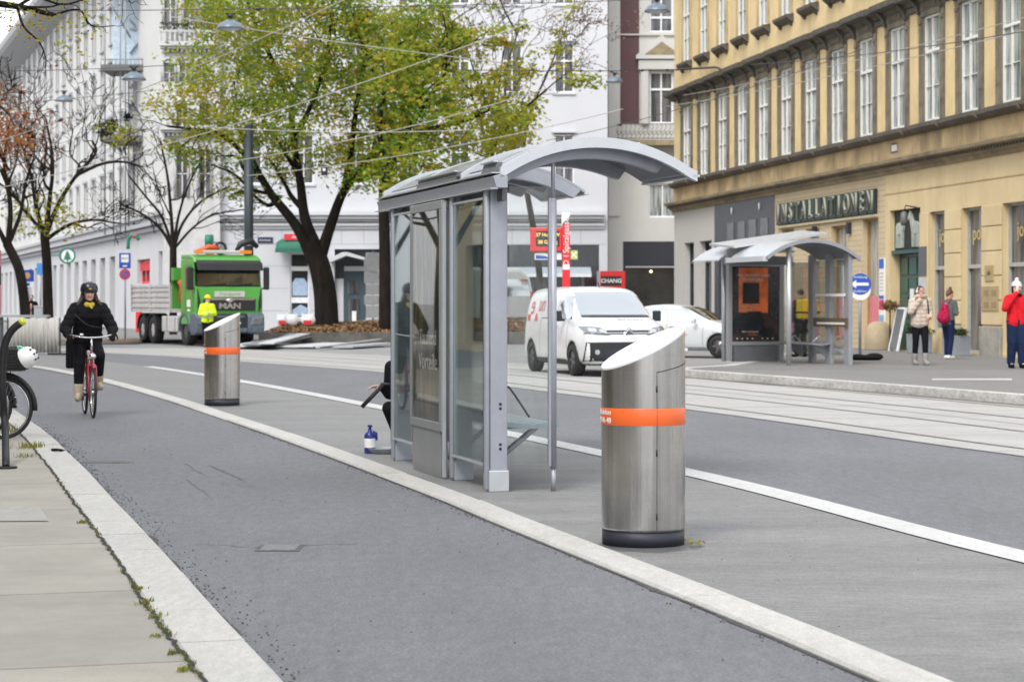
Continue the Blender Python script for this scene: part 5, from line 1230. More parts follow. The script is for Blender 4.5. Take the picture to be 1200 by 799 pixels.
def env_clumps(ells, count, rad, Z, tipshare=0.22, depth_r=4.5):
    def fn(b, tips, rg):
        out = []
        tot = sum(e[2]*e[3]*e[4] for e in ells)
        for e in ells:
            for _ in range(int(count*e[2]*e[3]*e[4]/tot)):
                while True:
                    u, v, w_ = rg.uniform(-1,1), rg.uniform(-1,1), rg.uniform(-1,1)
                    l = u*u+v*v+w_*w_
                    if 0.12 < l < 1: break
                out.append((P(e[0]+u*e[2], e[1]+v*e[3], Z+w_*depth_r) - b, rad*rg.uniform(.6, 1.35)))
        for _ in range(int(count*tipshare)):
            if tips: out.append((rg.choice(tips), rad*rg.uniform(.4, .8)))
        return out
    return fn
# big green tree in the planter
tree('big yellow green tree with dark forked trunk in the raised bed', (383, 381), 84.0, [
    ([(383, 384), (381, 345), (374, 310), (362, 283)], 0.50, 0.40, True),
    ([(366, 300), (345, 262), (318, 228), (296, 190), (282, 158)], 0.26, 0.10, False),
    ([(370, 290), (357, 255), (352, 215), (344, 165), (340, 110, 1)], 0.27, 0.10, False),
    ([(374, 305), (388, 262), (404, 222), (436, 182), (470, 150)], 0.27, 0.10, False),
    ([(404, 222), (412, 170, -1), (420, 110, -2), (430, 60, -2)], 0.16, 0.06, False),
    ([(296, 190), (262, 160, -1), (228, 152, -2), (196, 148, -2)], 0.12, 0.05, False),
    ([(340, 120, 1), (318, 70, 1), (296, 20, 1), (280, -30, 1)], 0.12, 0.05, False),
    ([(436, 182), (474, 140, 1), (500, 90, 1), (520, 40, 1)], 0.14, 0.05, False),
    ([(344, 165), (366, 120, -2), (384, 60, -2), (390, -10, -2)], 0.13, 0.05, False)],
    21, depth=2, kn=4, lf=0.42, leafspec=dict(fn=env_clumps([(375, 55, 160, 85, 1.0), (275, 95, 75, 80, .75), (212, 126, 40, 30, .5), (462, 90, 78, 75, .8), (340, 150, 110, 55, .8), (330, 0, 120, 50, 1), (430, 190, 60, 40, .8), (275, 205, 25, 25, .3)], 600, 0.95, 84.0), n=54, size=0.098, mats=[L_yg, L_g, L_ol, L_y], w=[6, 4, 4, 1.5]))
tree('dark straight tree trunk with green crown just left of the shelter roof', (451, 384), 80.0, [
    ([(451, 386), (451, 300), (450, 230), (455, 195)], 0.24, 0.19, True),
    ([(453, 205), (470, 165), (500, 120), (530, 70)], 0.16, 0.06, False),
    ([(453, 205), (445, 160), (450, 110), (470, 50)], 0.15, 0.06, False),
    ([(470, 165), (510, 150), (550, 140), (590, 120)], 0.12, 0.05, False)],
    33, depth=2, kn=4, lf=0.5, leafspec=dict(fn=env_clumps([(485, 110, 62, 72, .9), (545, 168, 50, 25, .5), (478, 190, 46, 40, .8)], 150, 0.95, 80.0, .4), n=40, size=0.12, mats=[L_yg, L_g, L_ol, L_y], w=[5, 4, 3, 2]))
tree('slim tree with sparse yellow leaves rising behind the shelter roof', (566, 392), 86.0, [
    ([(566, 394), (567, 300), (570, 220), (574, 190)], 0.13, 0.1, True),
    ([(574, 195), (585, 160), (612, 130), (640, 105)], 0.08, 0.03, False),
    ([(574, 195), (568, 160), (556, 120), (540, 90)], 0.08, 0.03, False),
    ([(574, 195), (580, 150), (584, 110), (590, 60)], 0.08, 0.03, False)],
    35, depth=2, kn=4, lf=0.5, leafspec=dict(fn=env_clumps([(588, 150, 40, 35, 1)], 70, 0.8, 86.0, .9), n=30, size=0.11, mats=[L_y, L_yg, L_ol], w=[3, 5, 2]))
tree('nearly bare tree with fine pinkish twigs in front of the plain white building', (634, 392), 92.0, [
    ([(634, 394), (632, 320), (622, 250), (610, 190)], 0.16, 0.12, True),
    ([(610, 200), (596, 140), (592, 90), (606, 40)], 0.10, 0.04, False),
    ([(610, 190), (622, 130), (640, 90), (656, 50)], 0.09, 0.03, False),
    ([(610, 200), (590, 150), (565, 110), (548, 60)], 0.09, 0.03, False),
    ([(606, 40), (590, 10), (580, -20), (570, -50)], 0.05, 0.02, False)],
    37, depth=3, kn=4, lf=0.55, minr=0.016, bark=m_bark2, leafspec=dict(fn=lambda b, tips, rg: [(p, .5) for p in rg.sample(tips, min(260, len(tips)))], n=9, size=0.07, mats=[L_pk, m_bark2], w=[3, 1]))
# bare trees on the left
tree('bare tree with wide spreading branches directly behind the green truck', (203, 388), 88.0, [
    ([(203, 392), (203, 350), (203, 315), (203, 290)], 0.17, 0.145, True),
    ([(203, 293), (188, 268), (165, 250), (142, 240)], 0.09, 0.04, False),
    ([(203, 292), (190, 255), (172, 232), (150, 205)], 0.08, 0.035, False),
    ([(203, 290), (200, 245), (196, 205), (188, 165)], 0.10, 0.04, False),
    ([(203, 292), (214, 262), (236, 236), (270, 218)], 0.09, 0.035, False),
    ([(203, 290), (210, 250), (222, 215), (240, 180)], 0.08, 0.03, False),
    ([(203, 293), (225, 268), (250, 252), (290, 245)], 0.07, 0.03, False)],
    41, depth=3, kn=4, lf=0.52, up=.15, minr=0.013, name='bare_tree', group='bare street trees')
tree('tall bare tree with upswept branches directly behind the white slatted screen', (56, 372), 74.0, [
    ([(57, 388), (56, 350), (55, 310), (52, 275)], 0.19, 0.155, True),
    ([(52, 280), (42, 240), (35, 200), (22, 160)], 0.11, 0.04, False),
    ([(53, 278), (58, 235), (62, 190), (54, 140)], 0.12, 0.04, False),
    ([(54, 275), (68, 240), (90, 205), (112, 180), (108, 165)], 0.11, 0.04, False),
    ([(55, 280), (80, 264), (108, 258), (140, 262)], 0.08, 0.03, False),
    ([(53, 275), (30, 248), (12, 225), (-15, 205)], 0.09, 0.03, False),
    ([(90, 205), (120, 192), (145, 190), (168, 196)], 0.07, 0.03, False)],
    43, depth=3, kn=5, lf=0.5, up=.2, minr=0.014, name='bare_tree', group='bare street trees', leafspec=dict(fn=lambda b, tips, rg: [(P(28+rg.gauss(0, 12), 262+rg.gauss(0, 10), 73)-b, .6) for _ in range(9)] + [(P(60+rg.gauss(0, 22), 250+rg.gauss(0, 16), 73)-b, .4) for _ in range(14)], n=16, size=0.09, mats=[L_y, L_ol], w=[1, 2]))
tree('leaning bare tree with orange leaves at the left edge of the photo', (30, 372), 68.0, [
    ([(31, 392), (28, 350), (22, 315), (8, 285)], 0.17, 0.15, True),
    ([(8, 288), (-5, 262), (-20, 235), (-40, 215)], 0.11, 0.04, False),
    ([(10, 285), (12, 240), (5, 195), (10, 150)], 0.12, 0.04, False),
    ([(12, 282), (24, 250), (30, 215), (40, 185)], 0.09, 0.04, False),
    ([(10, 200), (-5, 170), (-10, 140), (-5, 110)], 0.07, 0.03, False)],
    47, depth=3, kn=5, lf=0.5, up=.2, minr=0.014, name='bare_tree', group='bare street trees', leafspec=dict(fn=lambda b, tips, rg: [(P(10+rg.gauss(0, 22), 156+rg.gauss(0, 18), 68+rg.gauss(0, 1))-b, .75) for _ in range(85)], n=22, size=0.075, mats=[L_or, L_pk], w=[3, 1]))
# near tree whose branch hangs into the top left corner
Zb = 21.0
tn = tree('near tree whose autumn branch with ochre leaves hangs into the top left corner', (-150, 520), Zb, [
    ([(-150, 527), (-148, 380), (-152, 200), (-140, 60)], 0.16, 0.13, True),
    ([(-146, 120), (-100, 40), (-40, 5), (20, 8), (62, 18)], 0.075, 0.022, False),
    ([(-146, 120), (-120, 0), (-60, -60), (30, -60), (100, -40)], 0.075, 0.02, False),
    ([(-142, 80), (-170, -50), (-230, -140)], 0.08, 0.03, False)],
    51, depth=2, kn=5, lf=0.30, up=-0.25, minr=0.004, bark=m_bark, name='broadleaf_tree', group=None,
    leafspec=dict(fn=lambda b, tips, rg: [(P(x+rg.gauss(0, sx), y+rg.gauss(0, sy), Zb+rg.gauss(0, .4))-b, .12) for x, y, sx, sy, n in ((35, 22, 20, 10, 26), (100, 18, 14, 12, 20), (70, 45, 16, 12, 12), (90, 66, 10, 6, 4), (28, 42, 8, 6, 6), (15, 8, 20, 8, 10), (105, 42, 8, 6, 4), (60, -20, 60, 15, 40), (-60, 0, 50, 25, 50)) for _ in range(n)], n=4, size=0.024, mats=[L_y, L_yg, L_ol, L_or], w=[5, 4, 2, 1]))
# ---- planter bed
PB = thing('raised_bed', 'low dark stone planter wall holding the bed of fallen leaves', 'planter', (0, 0, 0))
m_pw = M('planter_wall_stone', (0.11, 0.105, 0.095), 0.95, 0, 0.35, 2.5, dirt=(0.05, 0.05, 0.045), dirt_amt=0.6, dirt_scale=2, bump=0.6, bscale=10)
def GX(px, Z): return (px-600)/F*Z
mb = MB(); mb.add([(GX(303,78.5),78.5,0.0),(GX(650,76.0),76.0,0.0),(GX(650,76.0),76.0,0.46),(GX(303,78.5),78.5,0.38)], [(0,1,2,3)])
mb.add([(GX(303,78.5),78.5,0.38),(GX(650,76.0),76.0,0.46),(GX(650,76.0)+.1,76.35,0.46),(GX(303,78.5)+.05,78.85,0.38)], [(0,1,2,3)])
mb.add([(GX(303,78.5),78.5,0.0),(GX(303,78.5),78.5,0.38),(GX(303,78.5)+2,92,0.5),(GX(303,78.5)+2,92,0)], [(0,1,2,3)])
bw = mb.build('planter_wall', m_pw, PB, fixn=False)
mb = MB(); n = 34; xa, xb = GX(303, 78.5), GX(650, 76)
for k in range(n):
    x0 = xa + (xb-xa)*k/n; yy = 78.5 - 2.5*k/n - 0.006; w_ = (xb-xa)/n
    mb.add([(x0+.02, yy, .19), (x0+w_/2, yy-.02, .02), (x0+w_-.02, yy, .19), (x0+w_/2, yy-.02, .35)], [(0,1,2,3)])
mb.build('lozenge_stone', M('lozenge_stone', (0.15, 0.145, 0.13), 0.9, 0, 0.3), bw, fixn=False)
m_soil = M('leaf_litter_soil', (0.16, 0.10, 0.055), 0.95, 0, 0.4, 4, bump=0.5, dirt=(0.28, 0.17, 0.07), dirt_amt=0.7, dirt_scale=3)
def soil(u, v):
    x = (GX(304,78.6)+(GX(652,76)-GX(304,78.6))*u); y = 78.6-2.5*u + v*(9+5*u); return Vector((x + v*.6, y, 0.36+.08*u + 0.33*min(1, v*1.4)*(1 if u < .55 else 1.35) + noise.noise(Vector((x*.8, y*.8, 0)))*.06))
mb = MB(); mb.grid(soil, 60, 20); mb.build('soil', m_soil, PB, fixn=False)
# fallen leaves (stuff)
rl = random.Random(8); mb = MB()
def flat_leaf(p, s):
    a = rl.uniform(0, 2*PI); u = Vector((math.cos(a), math.sin(a), rl.uniform(-.3, .5)))*s; v = Vector((-math.sin(a), math.cos(a), rl.uniform(-.3, .4)))*s*.6
    i = len(mb.v); mb.v += [tuple(p-u), tuple(p+v), tuple(p+u), tuple(p-v)]; mb.f.append((i, i+1, i+2, i+3)); mb.mi.append(rl.randrange(3)); mb.sm.append(False)
for _ in range(9000):
    p = soil(rl.random(), rl.random()**1.5*0.9); p.z += 0.02; flat_leaf(p, rl.uniform(.05, .10))
tag(mb.build('fallen_leaves', [M('litter_brown', (0.20, 0.10, 0.04), .9), M('litter_tan', (0.36, 0.22, 0.1), .9), M('litter_dark', (0.09, 0.05, 0.025), .9)], fixn=False), kind='stuff')
# strip of dry leaves and earth at the far kerb on the left
mb = MB(); mb.grid(lambda u, v: Vector((GX(60+100*u, 76.5), 76.5-2*(1-u)+v*2.2, 0.11+.12*math.sin(v*PI)*(.5+.5*noise.noise(Vector((u*20, v*3, 0)))))), 60, 5)
tag(mb.build('verge_earth', m_soil, fixn=False), kind='structure')
# weeds along the pavement joint and by the bike stand, gravel and grit
m_w1 = leaf_mat('weed_yellow', (0.30, 0.27, 0.06)); m_w2 = leaf_mat('weed_green', (0.12, 0.16, 0.04)); mb = MB(); rw = random.Random(9)
def blade(p, h, lean, w_, mi):
    a = rw.uniform(0, 2*PI); d = Vector((math.cos(a), math.sin(a), 0)); s = Vector((-d.y, d.x, 0))*w_
    q = p + d*lean*.4 + Vector((0, 0, h*.6)); r = p + d*lean + Vector((0, 0, h)); i = len(mb.v)
    mb.v += [tuple(p-s), tuple(p+s), tuple(q+s*.7), tuple(q-s*.7), tuple(r)]; mb.f += [(i, i+1, i+2, i+3), (i+3, i+2, i+4)]; mb.mi += [mi, mi]; mb.sm += [False, False]
def joint_pt(y): return Vector((interpX(kerbLo, y) - 0.315, y, 0.05))
for (px, py, rad, n, h) in ((36, 524, .12, 150, .06), (30, 535, .08, 50, .04), (12, 505, .12, 70, .09), (186, 722, .03, 40, .022), (172, 706, .035, 60, .026), (183, 745, .02, 25, .015), (203, 765, .02, 40, .018), (214, 785, .02, 40, .02), (96, 612, .03, 50, .02), (165, 690, .02, 40, .02)):
    for _ in range(n):
        c = G(px, py, .05); p = Vector((c.x + rw.gauss(0, rad*.6), c.y + rw.gauss(0, rad*1.1), .048)); blade(p, h*rw.uniform(.4, 1.2), h*rw.uniform(.1, .9), .004, rw.choice((0, 0, 1)))
for _ in range(700):
    p = joint_pt(rw.choice((rw.uniform(8.0, 11.5), rw.uniform(8, 17)))); 
    if noise.noise(Vector((0, p.y*2.3, 0))) < -0.02: continue
    p.x += rw.gauss(0, .012); blade(p, rw.uniform(.004, .02), rw.uniform(.002, .015), .003, rw.choice((0, 1, 1)))
tag(mb.build('weeds', [m_w1, m_w2], fixn=False), kind='stuff')
mb = MB()
for _ in range(1500):
    y = rw.uniform(7.5, 26); k = rw.random()
    x = interpX(kerbLo, y) + abs(rw.gauss(0, .10)) + .01 if k < .6 else (interpX(kerbR, y) - .15 - abs(rw.gauss(0, .04)) if k < .85 else rw.uniform(interpX(kerbLo, y), interpX(whiteL, y)))
    s = rw.uniform(.002, .007) if k < .85 else rw.uniform(.002, .006); mb.ell((x, y, s*.4+.002), (s, s*rw.uniform(.6, 1.4), s*.6), nu=5, nv=4)
tag(mb.build('grit', [M('grit_grey', (0.10, 0.095, 0.09), .9, var=.5)], fixn=False), kind='stuff')
# ------------------------------------------------------------------ vehicles
m_vw = M('van_white', (0.66, 0.67, 0.68), 0.28, 0, 0.01, coat=0.6, rv=0.01, dirt=(.4, .39, .37), dirt_amt=.12, dirt_scale=2)
m_cs = M('car_silver_white', (0.60, 0.63, 0.65), 0.28, 0.1, 0.01, coat=0.6, rv=0.01)
m_ws = bpy.data.materials.new('windscreen'); m_ws.use_nodes = True; b = m_ws.node_tree.nodes['Principled BSDF']
b.inputs['Base Color'].default_value = (0.035, 0.042, 0.045, 1); b.inputs['Roughness'].default_value = 0.04; b.inputs['Specular IOR Level'].default_value = 0.9; b.inputs['Coat Weight'].default_value = 1; b.inputs['Coat IOR'].default_value = 3.2; b.inputs['Coat Roughness'].default_value = 0.03
nt = m_ws.node_tree; gl_ = nd(nt, 'ShaderNodeBsdfGlossy'); gl_.inputs['Roughness'].default_value = 0.03; gl_.inputs[0].default_value = (.9, .96, 1, 1); mxw = nd(nt, 'ShaderNodeMixShader'); mxw.inputs[0].default_value = 0.42
nt.links.new(b.outputs[0], mxw.inputs[1]); nt.links.new(gl_.outputs[0], mxw.inputs[2]); nt.links.new(mxw.outputs[0], nt.nodes['Material Output'].inputs[0])
m_bp = M('black_plastic', (0.015, 0.016, 0.018), 0.5, 0, 0.15)
m_chr = M('chrome_trim', (0.7, 0.7, 0.7), 0.15, 1.0, 0.02)
m_lampg = M('headlamp_glass', (0.22, 0.24, 0.27), 0.08, 0.5, 0.3, 20, coat=1)
m_tyre = M('tyre_rubber', (0.018, 0.018, 0.019), 0.8, 0, 0.2)
m_rim = M('rim_grey', (0.20, 0.20, 0.21), 0.4, 0.7, 0.1)
m_redp = M('red_print', (0.62, 0.03, 0.05), 0.4, 0, 0.03)

def car_shell(name, secs, mat, parent, arches, level=2):
    """secs: (y, z_bottom, z_mid, z_belt, z_top, hw_bottom, hw_mid, hw_belt, hw_top) from nose to tail; arches: (y, z, r)"""
    mb = MB(); K = []
    for (y, zb, zm, zl, zt, wb, wm, wl, wt) in secs:
        half = [(0, zb), (wb*.75, zb), (wb, zb+.02), (wm, zm), (wl, zl), (wt, zt-(zt-zl)*.10-0.0), (wt*.78, zt-.004), (0, zt+.008)]
        ring = half + [(-x, z) for x, z in half[-2:0:-1]]; K.append([(x, y, z) for x, z in ring])
    n = len(K[0]); vs = [v for k in K for v in k]; fs = []
    for i in range(len(K)-1):
        for k in range(n): fs.append((i*n+k, (i+1)*n+k, (i+1)*n+(k+1) % n, i*n+(k+1) % n))
    m = n//2
    def capf(o, flip):
        # fan of quads across the section
        for k in range(m-1):
            a, b_, c, d = k, k+1, (n-k-1) % n, (n-k) % n
            f = [o+a, o+b_, o+c, o+d] if k else [o+0, o+1, o+n-1]
            fs.append(tuple(f[::-1] if flip else f))
        fs.append(tuple([o+m-1, o+m, o+m+1][::(-1 if flip else 1)]))
    capf(0, False); capf((len(K)-1)*n, True)
    mb.add(vs, fs, True); me = mb.mesh(name, mat)
    import bmesh
    bm = bmesh.new(); bm.from_mesh(me); bmesh.ops.recalc_face_normals(bm, faces=bm.faces); bm.to_mesh(me); bm.free()
    o = bpy.data.objects.new(name, me); col.objects.link(o)
    sb = o.modifiers.new('s', 'SUBSURF'); sb.levels = level; sb.render_levels = level
    me2 = evalmesh(o, name); bvh = bvh_of(me2)
    o2 = bpy.data.objects.new(name, me2); col.objects.link(o2); bpy.data.objects.remove(o)
    cut = MB()
    for (y, z, r) in arches:
        for s in (-1, 1): cut.cyl((s*0.55, y, z), (s*1.4, y, z), r, 28)
    ce = cut.mesh('cut', m_bp); bm = bmesh.new(); bm.from_mesh(ce); bmesh.ops.recalc_face_normals(bm, faces=bm.faces); bm.to_mesh(ce); bm.free()
    co_ = bpy.data.objects.new('cut', ce); col.objects.link(co_)
    bo = o2.modifiers.new('b', 'BOOLEAN'); bo.object = co_; bo.operation = 'DIFFERENCE'; bo.solver = 'EXACT'; bo.material_mode = 'TRANSFER'
    me3 = evalmesh(o2, name); bpy.data.objects.remove(o2); bpy.data.objects.remove(co_)
    if len(me3.polygons) < 50: me3 = me2
    me3.materials.clear() if len(me3.materials) < 2 else None
    if not me3.materials: me3.materials.append(mat)
    ob = bpy.data.objects.new(name, me3); col.objects.link(ob); ob.parent = parent
    return ob, bvh
def wheel(parent, x, y, r, w, rimr, s, n_sp=5, mat_rim=None):
    mb = MB(); T = Matrix.Rotation(PI/2, 4, 'Y')
    prof = [(rimr, -w/2), (r*0.94, -w/2), (r, -w/2+0.03), (r, w/2-0.03), (r*0.94, w/2), (rimr, w/2), (rimr*0.96, w/2-0.03), (rimr*.96, -w/2+.03), (rimr, -w/2)]
    mb.lathe(prof, 32, (x, y, r), T=T); o = mb.build('wheel', m_tyre, parent)
    mb = MB(); mb.lathe([(0, s*w*0.30), (rimr*0.25, s*w*0.36), (rimr*0.3, s*w*0.28), (rimr*0.98, s*w*0.36), (rimr*0.98, s*w*0.2), (0, s*w*.2)], 28, (x, y, r), T=T)
    for k in range(n_sp):
        a = 2*PI*k/n_sp; c = Vector((x+s*w*0.36, y+math.cos(a)*rimr*.55, r+math.sin(a)*rimr*.55))
        mb.cb(c, (0.02, rimr*.75, rimr*.22), 0, a)
    mb.build('rim', mat_rim or m_rim, o); return o
def dq(bvh, quad, ax, sg, name, mat, parent, **k):
    mb = MB(); decal(mb, bvh, quad, ax, sg, **k); return mb.build(name, mat, parent, fixn=False)

# ---- white delivery van
vt = thing('delivery_van', 'white delivery van with red lettering stopped on the tram tracks behind the shelter', 'van', ((737-600)/F*42.2, 42.2, 0.01), math.radians(15.0))
vs_ = [
 (0.0, .30, .50, .62, .78, .70, .80, .80, .74),
 (0.10, .24, .50, .80, 1.00, .80, .90, .88, .78),
 (0.40, .22, .50, .92, 1.09, .90, .95, .93, .80),
 (0.85, .20, .50, 1.00, 1.20, .93, .96, .94, .82),
 (1.05, .20, .50, 1.03, 1.27, .93, .96, .94, .80),
 (1.60, .20, .50, 1.05, 1.70, .93, .96, .95, .78),
 (1.85, .20, .50, 1.06, 1.79, .93, .96, .95, .79),
 (2.4, .20, .50, 1.07, 1.84, .93, .96, .95, .81),
 (3.6, .20, .50, 1.07, 1.84, .93, .96, .95, .82),
 (4.3, .22, .50, 1.07, 1.82, .93, .96, .95, .82),
 (4.55, .26, .50, 1.05, 1.78, .92, .95, .93, .80),
 (4.62, .36, .55, 1.02, 1.66, .86, .90, .90, .74)]
bd, bv = car_shell('body', vs_, m_vw, vt, [(0.86, .33, .39), (3.95, .33, .39)])
for y in (0.86, 3.95):
    for s in (-1, 1): wheel(vt, s*0.84, y, .33, .22, .21, s)
dq(bv, [(-.74, 1.24), (.74, 1.24), (.66, 1.72), (-.66, 1.72)], 'y', -1, 'windscreen', m_ws, vt, nu=14, nv=8, off=.006, rnd=.03)
for s in (-1, 1):
    q_ = [(1.08, 1.15), (2.02, 1.15), (2.02, 1.64), (1.58, 1.64)]
    w1 = dq(bv, q_, 'x', s, 'side_window', m_ws, vt, nu=6, nv=6, off=.006, rnd=.04)
    mb = MB(); decal(mb, bv, [(2.09, .35), (2.10, .35), (2.10, 1.66), (2.09, 1.66)], 'x', s, nu=1, nv=8, off=.004); decal(mb, bv, [(1.23, .55), (1.24, .55), (1.24, 1.2), (1.23, 1.2)], 'x', s, nu=1, nv=6, off=.004)
    decal(mb, bv, [(3.25, .35), (3.26, .35), (3.26, 1.66), (3.25, 1.66)], 'x', s, nu=1, nv=8, off=.004); decal(mb, bv, [(2.1, 1.16), (3.2, 1.16), (3.2, 1.18), (2.1, 1.18)], 'x', s, nu=6, nv=1, off=.004)
    mb.build('door_gap', m_anth, bd, fixn=False)
    dq(bv, [(1.95, .97), (2.05, .97), (2.05, 1.01), (1.95, 1.01)], 'x', s, 'door_handle', m_bp, vt, nu=2, nv=2, off=.02)
    dq(bv, [(1.2, .22), (3.5, .22), (3.5, .33), (1.3, .33)], 'x', s, 'sill_trim', m_bp, vt, nu=10, nv=2, off=.012)
    mb = MB(); mb.cb((s*1.08, 1.42, 1.22), (.17, .10, .22)); mb.cb((s*.98, 1.42, 1.14), (.12, .05, .05)); mb.build('mirror', m_bp, vt, bevel=.03)
    # headlamp
    mb = MB(); decal(mb, bv, [(s*.38, .85), (s*.86, .88), (s*.89, 1.02), (s*.55, .99)], 'y', -1, nu=8, nv=4, off=.012, rnd=.06); hl = mb.build('headlight', m_lampg, vt, fixn=False)
    mb = MB(); decal(mb, bv, [(s*.44, .88), (s*.60, .89), (s*.60, .955), (s*.50, .95)], 'y', -1, nu=3, nv=2, off=.017); decal(mb, bv, [(s*.66, .90), (s*.80, .91), (s*.80, .98), (s*.66, .97)], 'y', -1, nu=3, nv=2, off=.017); mb.build('lamp_reflector', m_chr, hl, fixn=False)
    mb = MB(); decal(mb, bv, [(s*.40, .84), (s*.87, .865), (s*.87, .88), (s*.39, .855)], 'y', -1, nu=6, nv=1, off=.016); mb.build('lamp_shadow_line', m_bp, hl, fixn=False)
    mb = MB(); c = bv.ray_cast(Vector((s*.66, -5, .50)), Vector((0, 1, 0)))[0]; mb.cyl(c + Vector((0, -.02, 0)), c + Vector((0, .03, 0)), .05, 14); mb.build('fog_lamp', m_chr, vt)
# black bumper, grille bars and badge
bb = dq(bv, [(-.88, .25), (.88, .25), (.88, .70), (-.88, .70)], 'y', -1, 'bumper', m_bp, vt, nu=18, nv=6, off=.014, rnd=.02)
dq(bv, [(-.45, .36), (.45, .36), (.52, .56), (-.52, .56)], 'y', -1, 'lower_grille', m_anth, bb, nu=8, nv=3, off=.022)
gr = dq(bv, [(-.42, .855), (.42, .855), (.46, .95), (-.46, .95)], 'y', -1, 'grille', m_bp, vt, nu=10, nv=3, off=.008)
for z in (.87, .925): dq(bv, [(-.5, z), (.5, z), (.5, z+.016), (-.5, z+.016)], 'y', -1, 'grille_bar', m_chr, gr, nu=12, nv=1, off=.018)
mb = MB()
for k in (0, 1):
    z = .87+.045*k; mb.prism([(-.075, z), (0, z+.065), (.075, z), (.075, z+.028), (0, z+.093), (-.075, z+.028)], -0.02, 0.03, 'y')
mb.build('badge', m_chr, gr)
mb = MB()
for q_ in ([(-.1, .70), (.42, .70), (.42, .80), (-.1, .80)],): pass
dq(bv, [(-.26, .40), (.26, .40), (.26, .50), (-.26, .50)], 'y', -1, 'number_plate', m_white, vt, nu=3, nv=2, off=.03)
# red lettering on the flank and bonnet
def txt_on(bvh, s, size, mat, parent, c, ax, sg, off=.008, sx=1):
    o = text('lettering', s, size, mat, None, ext=0.0, align='CENTER', bend=lambda v: v)
    for v in o.data.vertices:
        u, w_ = v.co.x*sx, v.co.y
        if ax == 'x': h = bvh.ray_cast(Vector((sg*5, c[0]-sg*(-1)*u*(1), c[1]+w_)), Vector((-sg, 0, 0)))
        elif ax == 'y': h = bvh.ray_cast(Vector((c[0]+u, -5, c[1]+w_)), Vector((0, 1, 0)))
        else: h = bvh.ray_cast(Vector((c[0]+u, c[1]+w_, 5)), Vector((0, 0, -1)))
        if h[0]: v.co = h[0]+h[1]*off
    o.parent = parent; return o
txt_on(bv, 'e', .62, m_redp, bd, (4.0, 1.43), 'x', -1, sx=-1.1); txt_on(bv, 'nu', .5, m_redp, bd, (3.3, 1.46), 'x', -1, sx=-1)
dq(bv, [(4.35, 1.1), (4.12, 1.1), (4.12, 1.24), (4.35, 1.24)], 'x', -1, 'red_mark', m_redp, bd, nu=3, nv=2, off=.008); dq(bv, [(3.75, 1.1), (3.5, 1.1), (3.6, 1.26), (3.7, 1.26)], 'x', -1, 'red_mark', m_redp, bd, nu=3, nv=2, off=.008)
txt_on(bv, 'enun', .22, m_redp, bd, (.22, .62), 'z', 1, sx=1.3)
mb = MB(); mb.tube([(0, 2.0, 1.82), (0, 2.1, 1.92)], .012, 6); mb.build('aerial', m_bp, vt)
dq(bv, [(-.72, 1.19), (.72, 1.19), (.73, 1.235), (-.73, 1.235)], 'y', -1, 'wiper_cowl', m_bp, vt, nu=10, nv=1, off=.008)

# ---- silver-white hatchback, nose to the right
ct = thing('parked_car', 'silver white hatchback half hidden between the white van and the opposite shelter', 'car', (6.75, 57.2, 0.01), math.radians(60))
cs_ = [
 (0.0, .28, .42, .50, .62, .62, .68, .68, .60),
 (0.12, .20, .42, .62, .74, .76, .82, .80, .68),
 (0.6, .18, .45, .78, .90, .82, .88, .85, .72),
 (1.05, .18, .45, .86, .99, .83, .88, .86, .70),
 (1.3, .18, .45, .88, 1.08, .83, .88, .86, .66),
 (1.9, .18, .45, .90, 1.40, .83, .88, .86, .60),
 (2.5, .18, .45, .92, 1.47, .83, .88, .86, .60),
 (3.3, .18, .45, .94, 1.43, .83, .88, .86, .60),
 (3.9, .20, .45, .96, 1.20, .83, .87, .84, .58),
 (4.2, .26, .50, .92, 1.0, .78, .82, .80, .60),
 (4.26, .34, .5, .85, .9, .7, .76, .74, .56)]
bd, bv = car_shell('body', cs_, m_cs, ct, [(.82, .31, .36), (3.45, .31, .36)])
for y in (.82, 3.45):
    for s in (-1, 1): wheel(ct, s*.77, y, .31, .2, .2, s)
dq(bv, [(-.62, 1.02), (.62, 1.02), (.52, 1.38), (-.52, 1.38)], 'y', -1, 'windscreen', m_ws, ct, nu=12, nv=6, off=.006)
for s in (-1, 1):
    w1 = dq(bv, [(1.35, .97), (2.35, .97), (2.35, 1.36), (1.93, 1.34)], 'x', s, 'side_window', m_ws, ct, nu=8, nv=5, off=.006, rnd=.03)
    w2 = dq(bv, [(2.42, .98), (3.45, 1.02), (3.2, 1.33), (2.42, 1.36)], 'x', s, 'side_window', m_ws, ct, nu=8, nv=5, off=.006, rnd=.03)
    mb = MB(); decal(mb, bv, [(2.38, .3), (2.39, .3), (2.39, 1.36), (2.38, 1.36)], 'x', s, nu=1, nv=6, off=.004); decal(mb, bv, [(1.28, .3), (1.29, .3), (1.29, .95), (1.28, .95)], 'x', s, nu=1, nv=6, off=.004); mb.build('door_gap', m_anth, bd, fixn=False)
    mb = MB(); mb.cb((s*.98, 1.5, 1.0), (.18, .1, .13)); mb.build('mirror', m_cs, ct, bevel=.03)
    dq(bv, [(2.15, .80), (2.3, .80), (2.3, .83), (2.15, .83)], 'x', s, 'door_handle', m_chr, ct, nu=2, nv=1, off=.02)
    dq(bv, [(1.2, .2), (3.05, .2), (3.05, .27), (1.2, .27)], 'x', s, 'sill_trim', m_bp, ct, nu=6, nv=1, off=.01)
    dq(bv, [(s*.36, .55), (s*.74, .58), (s*.74, .72), (s*.45, .66)], 'y', -1, 'headlight', m_lampg, ct, nu=6, nv=3, off=.012)
dq(bv, [(-.6, .25), (.6, .25), (.6, .45), (-.6, .45)], 'y', -1, 'lower_grille', m_bp, ct, nu=8, nv=3, off=.012)
txt_on(bv, 'marin', .13, m_redp, bd, (1.9, .62), 'x', -1, sx=-1)

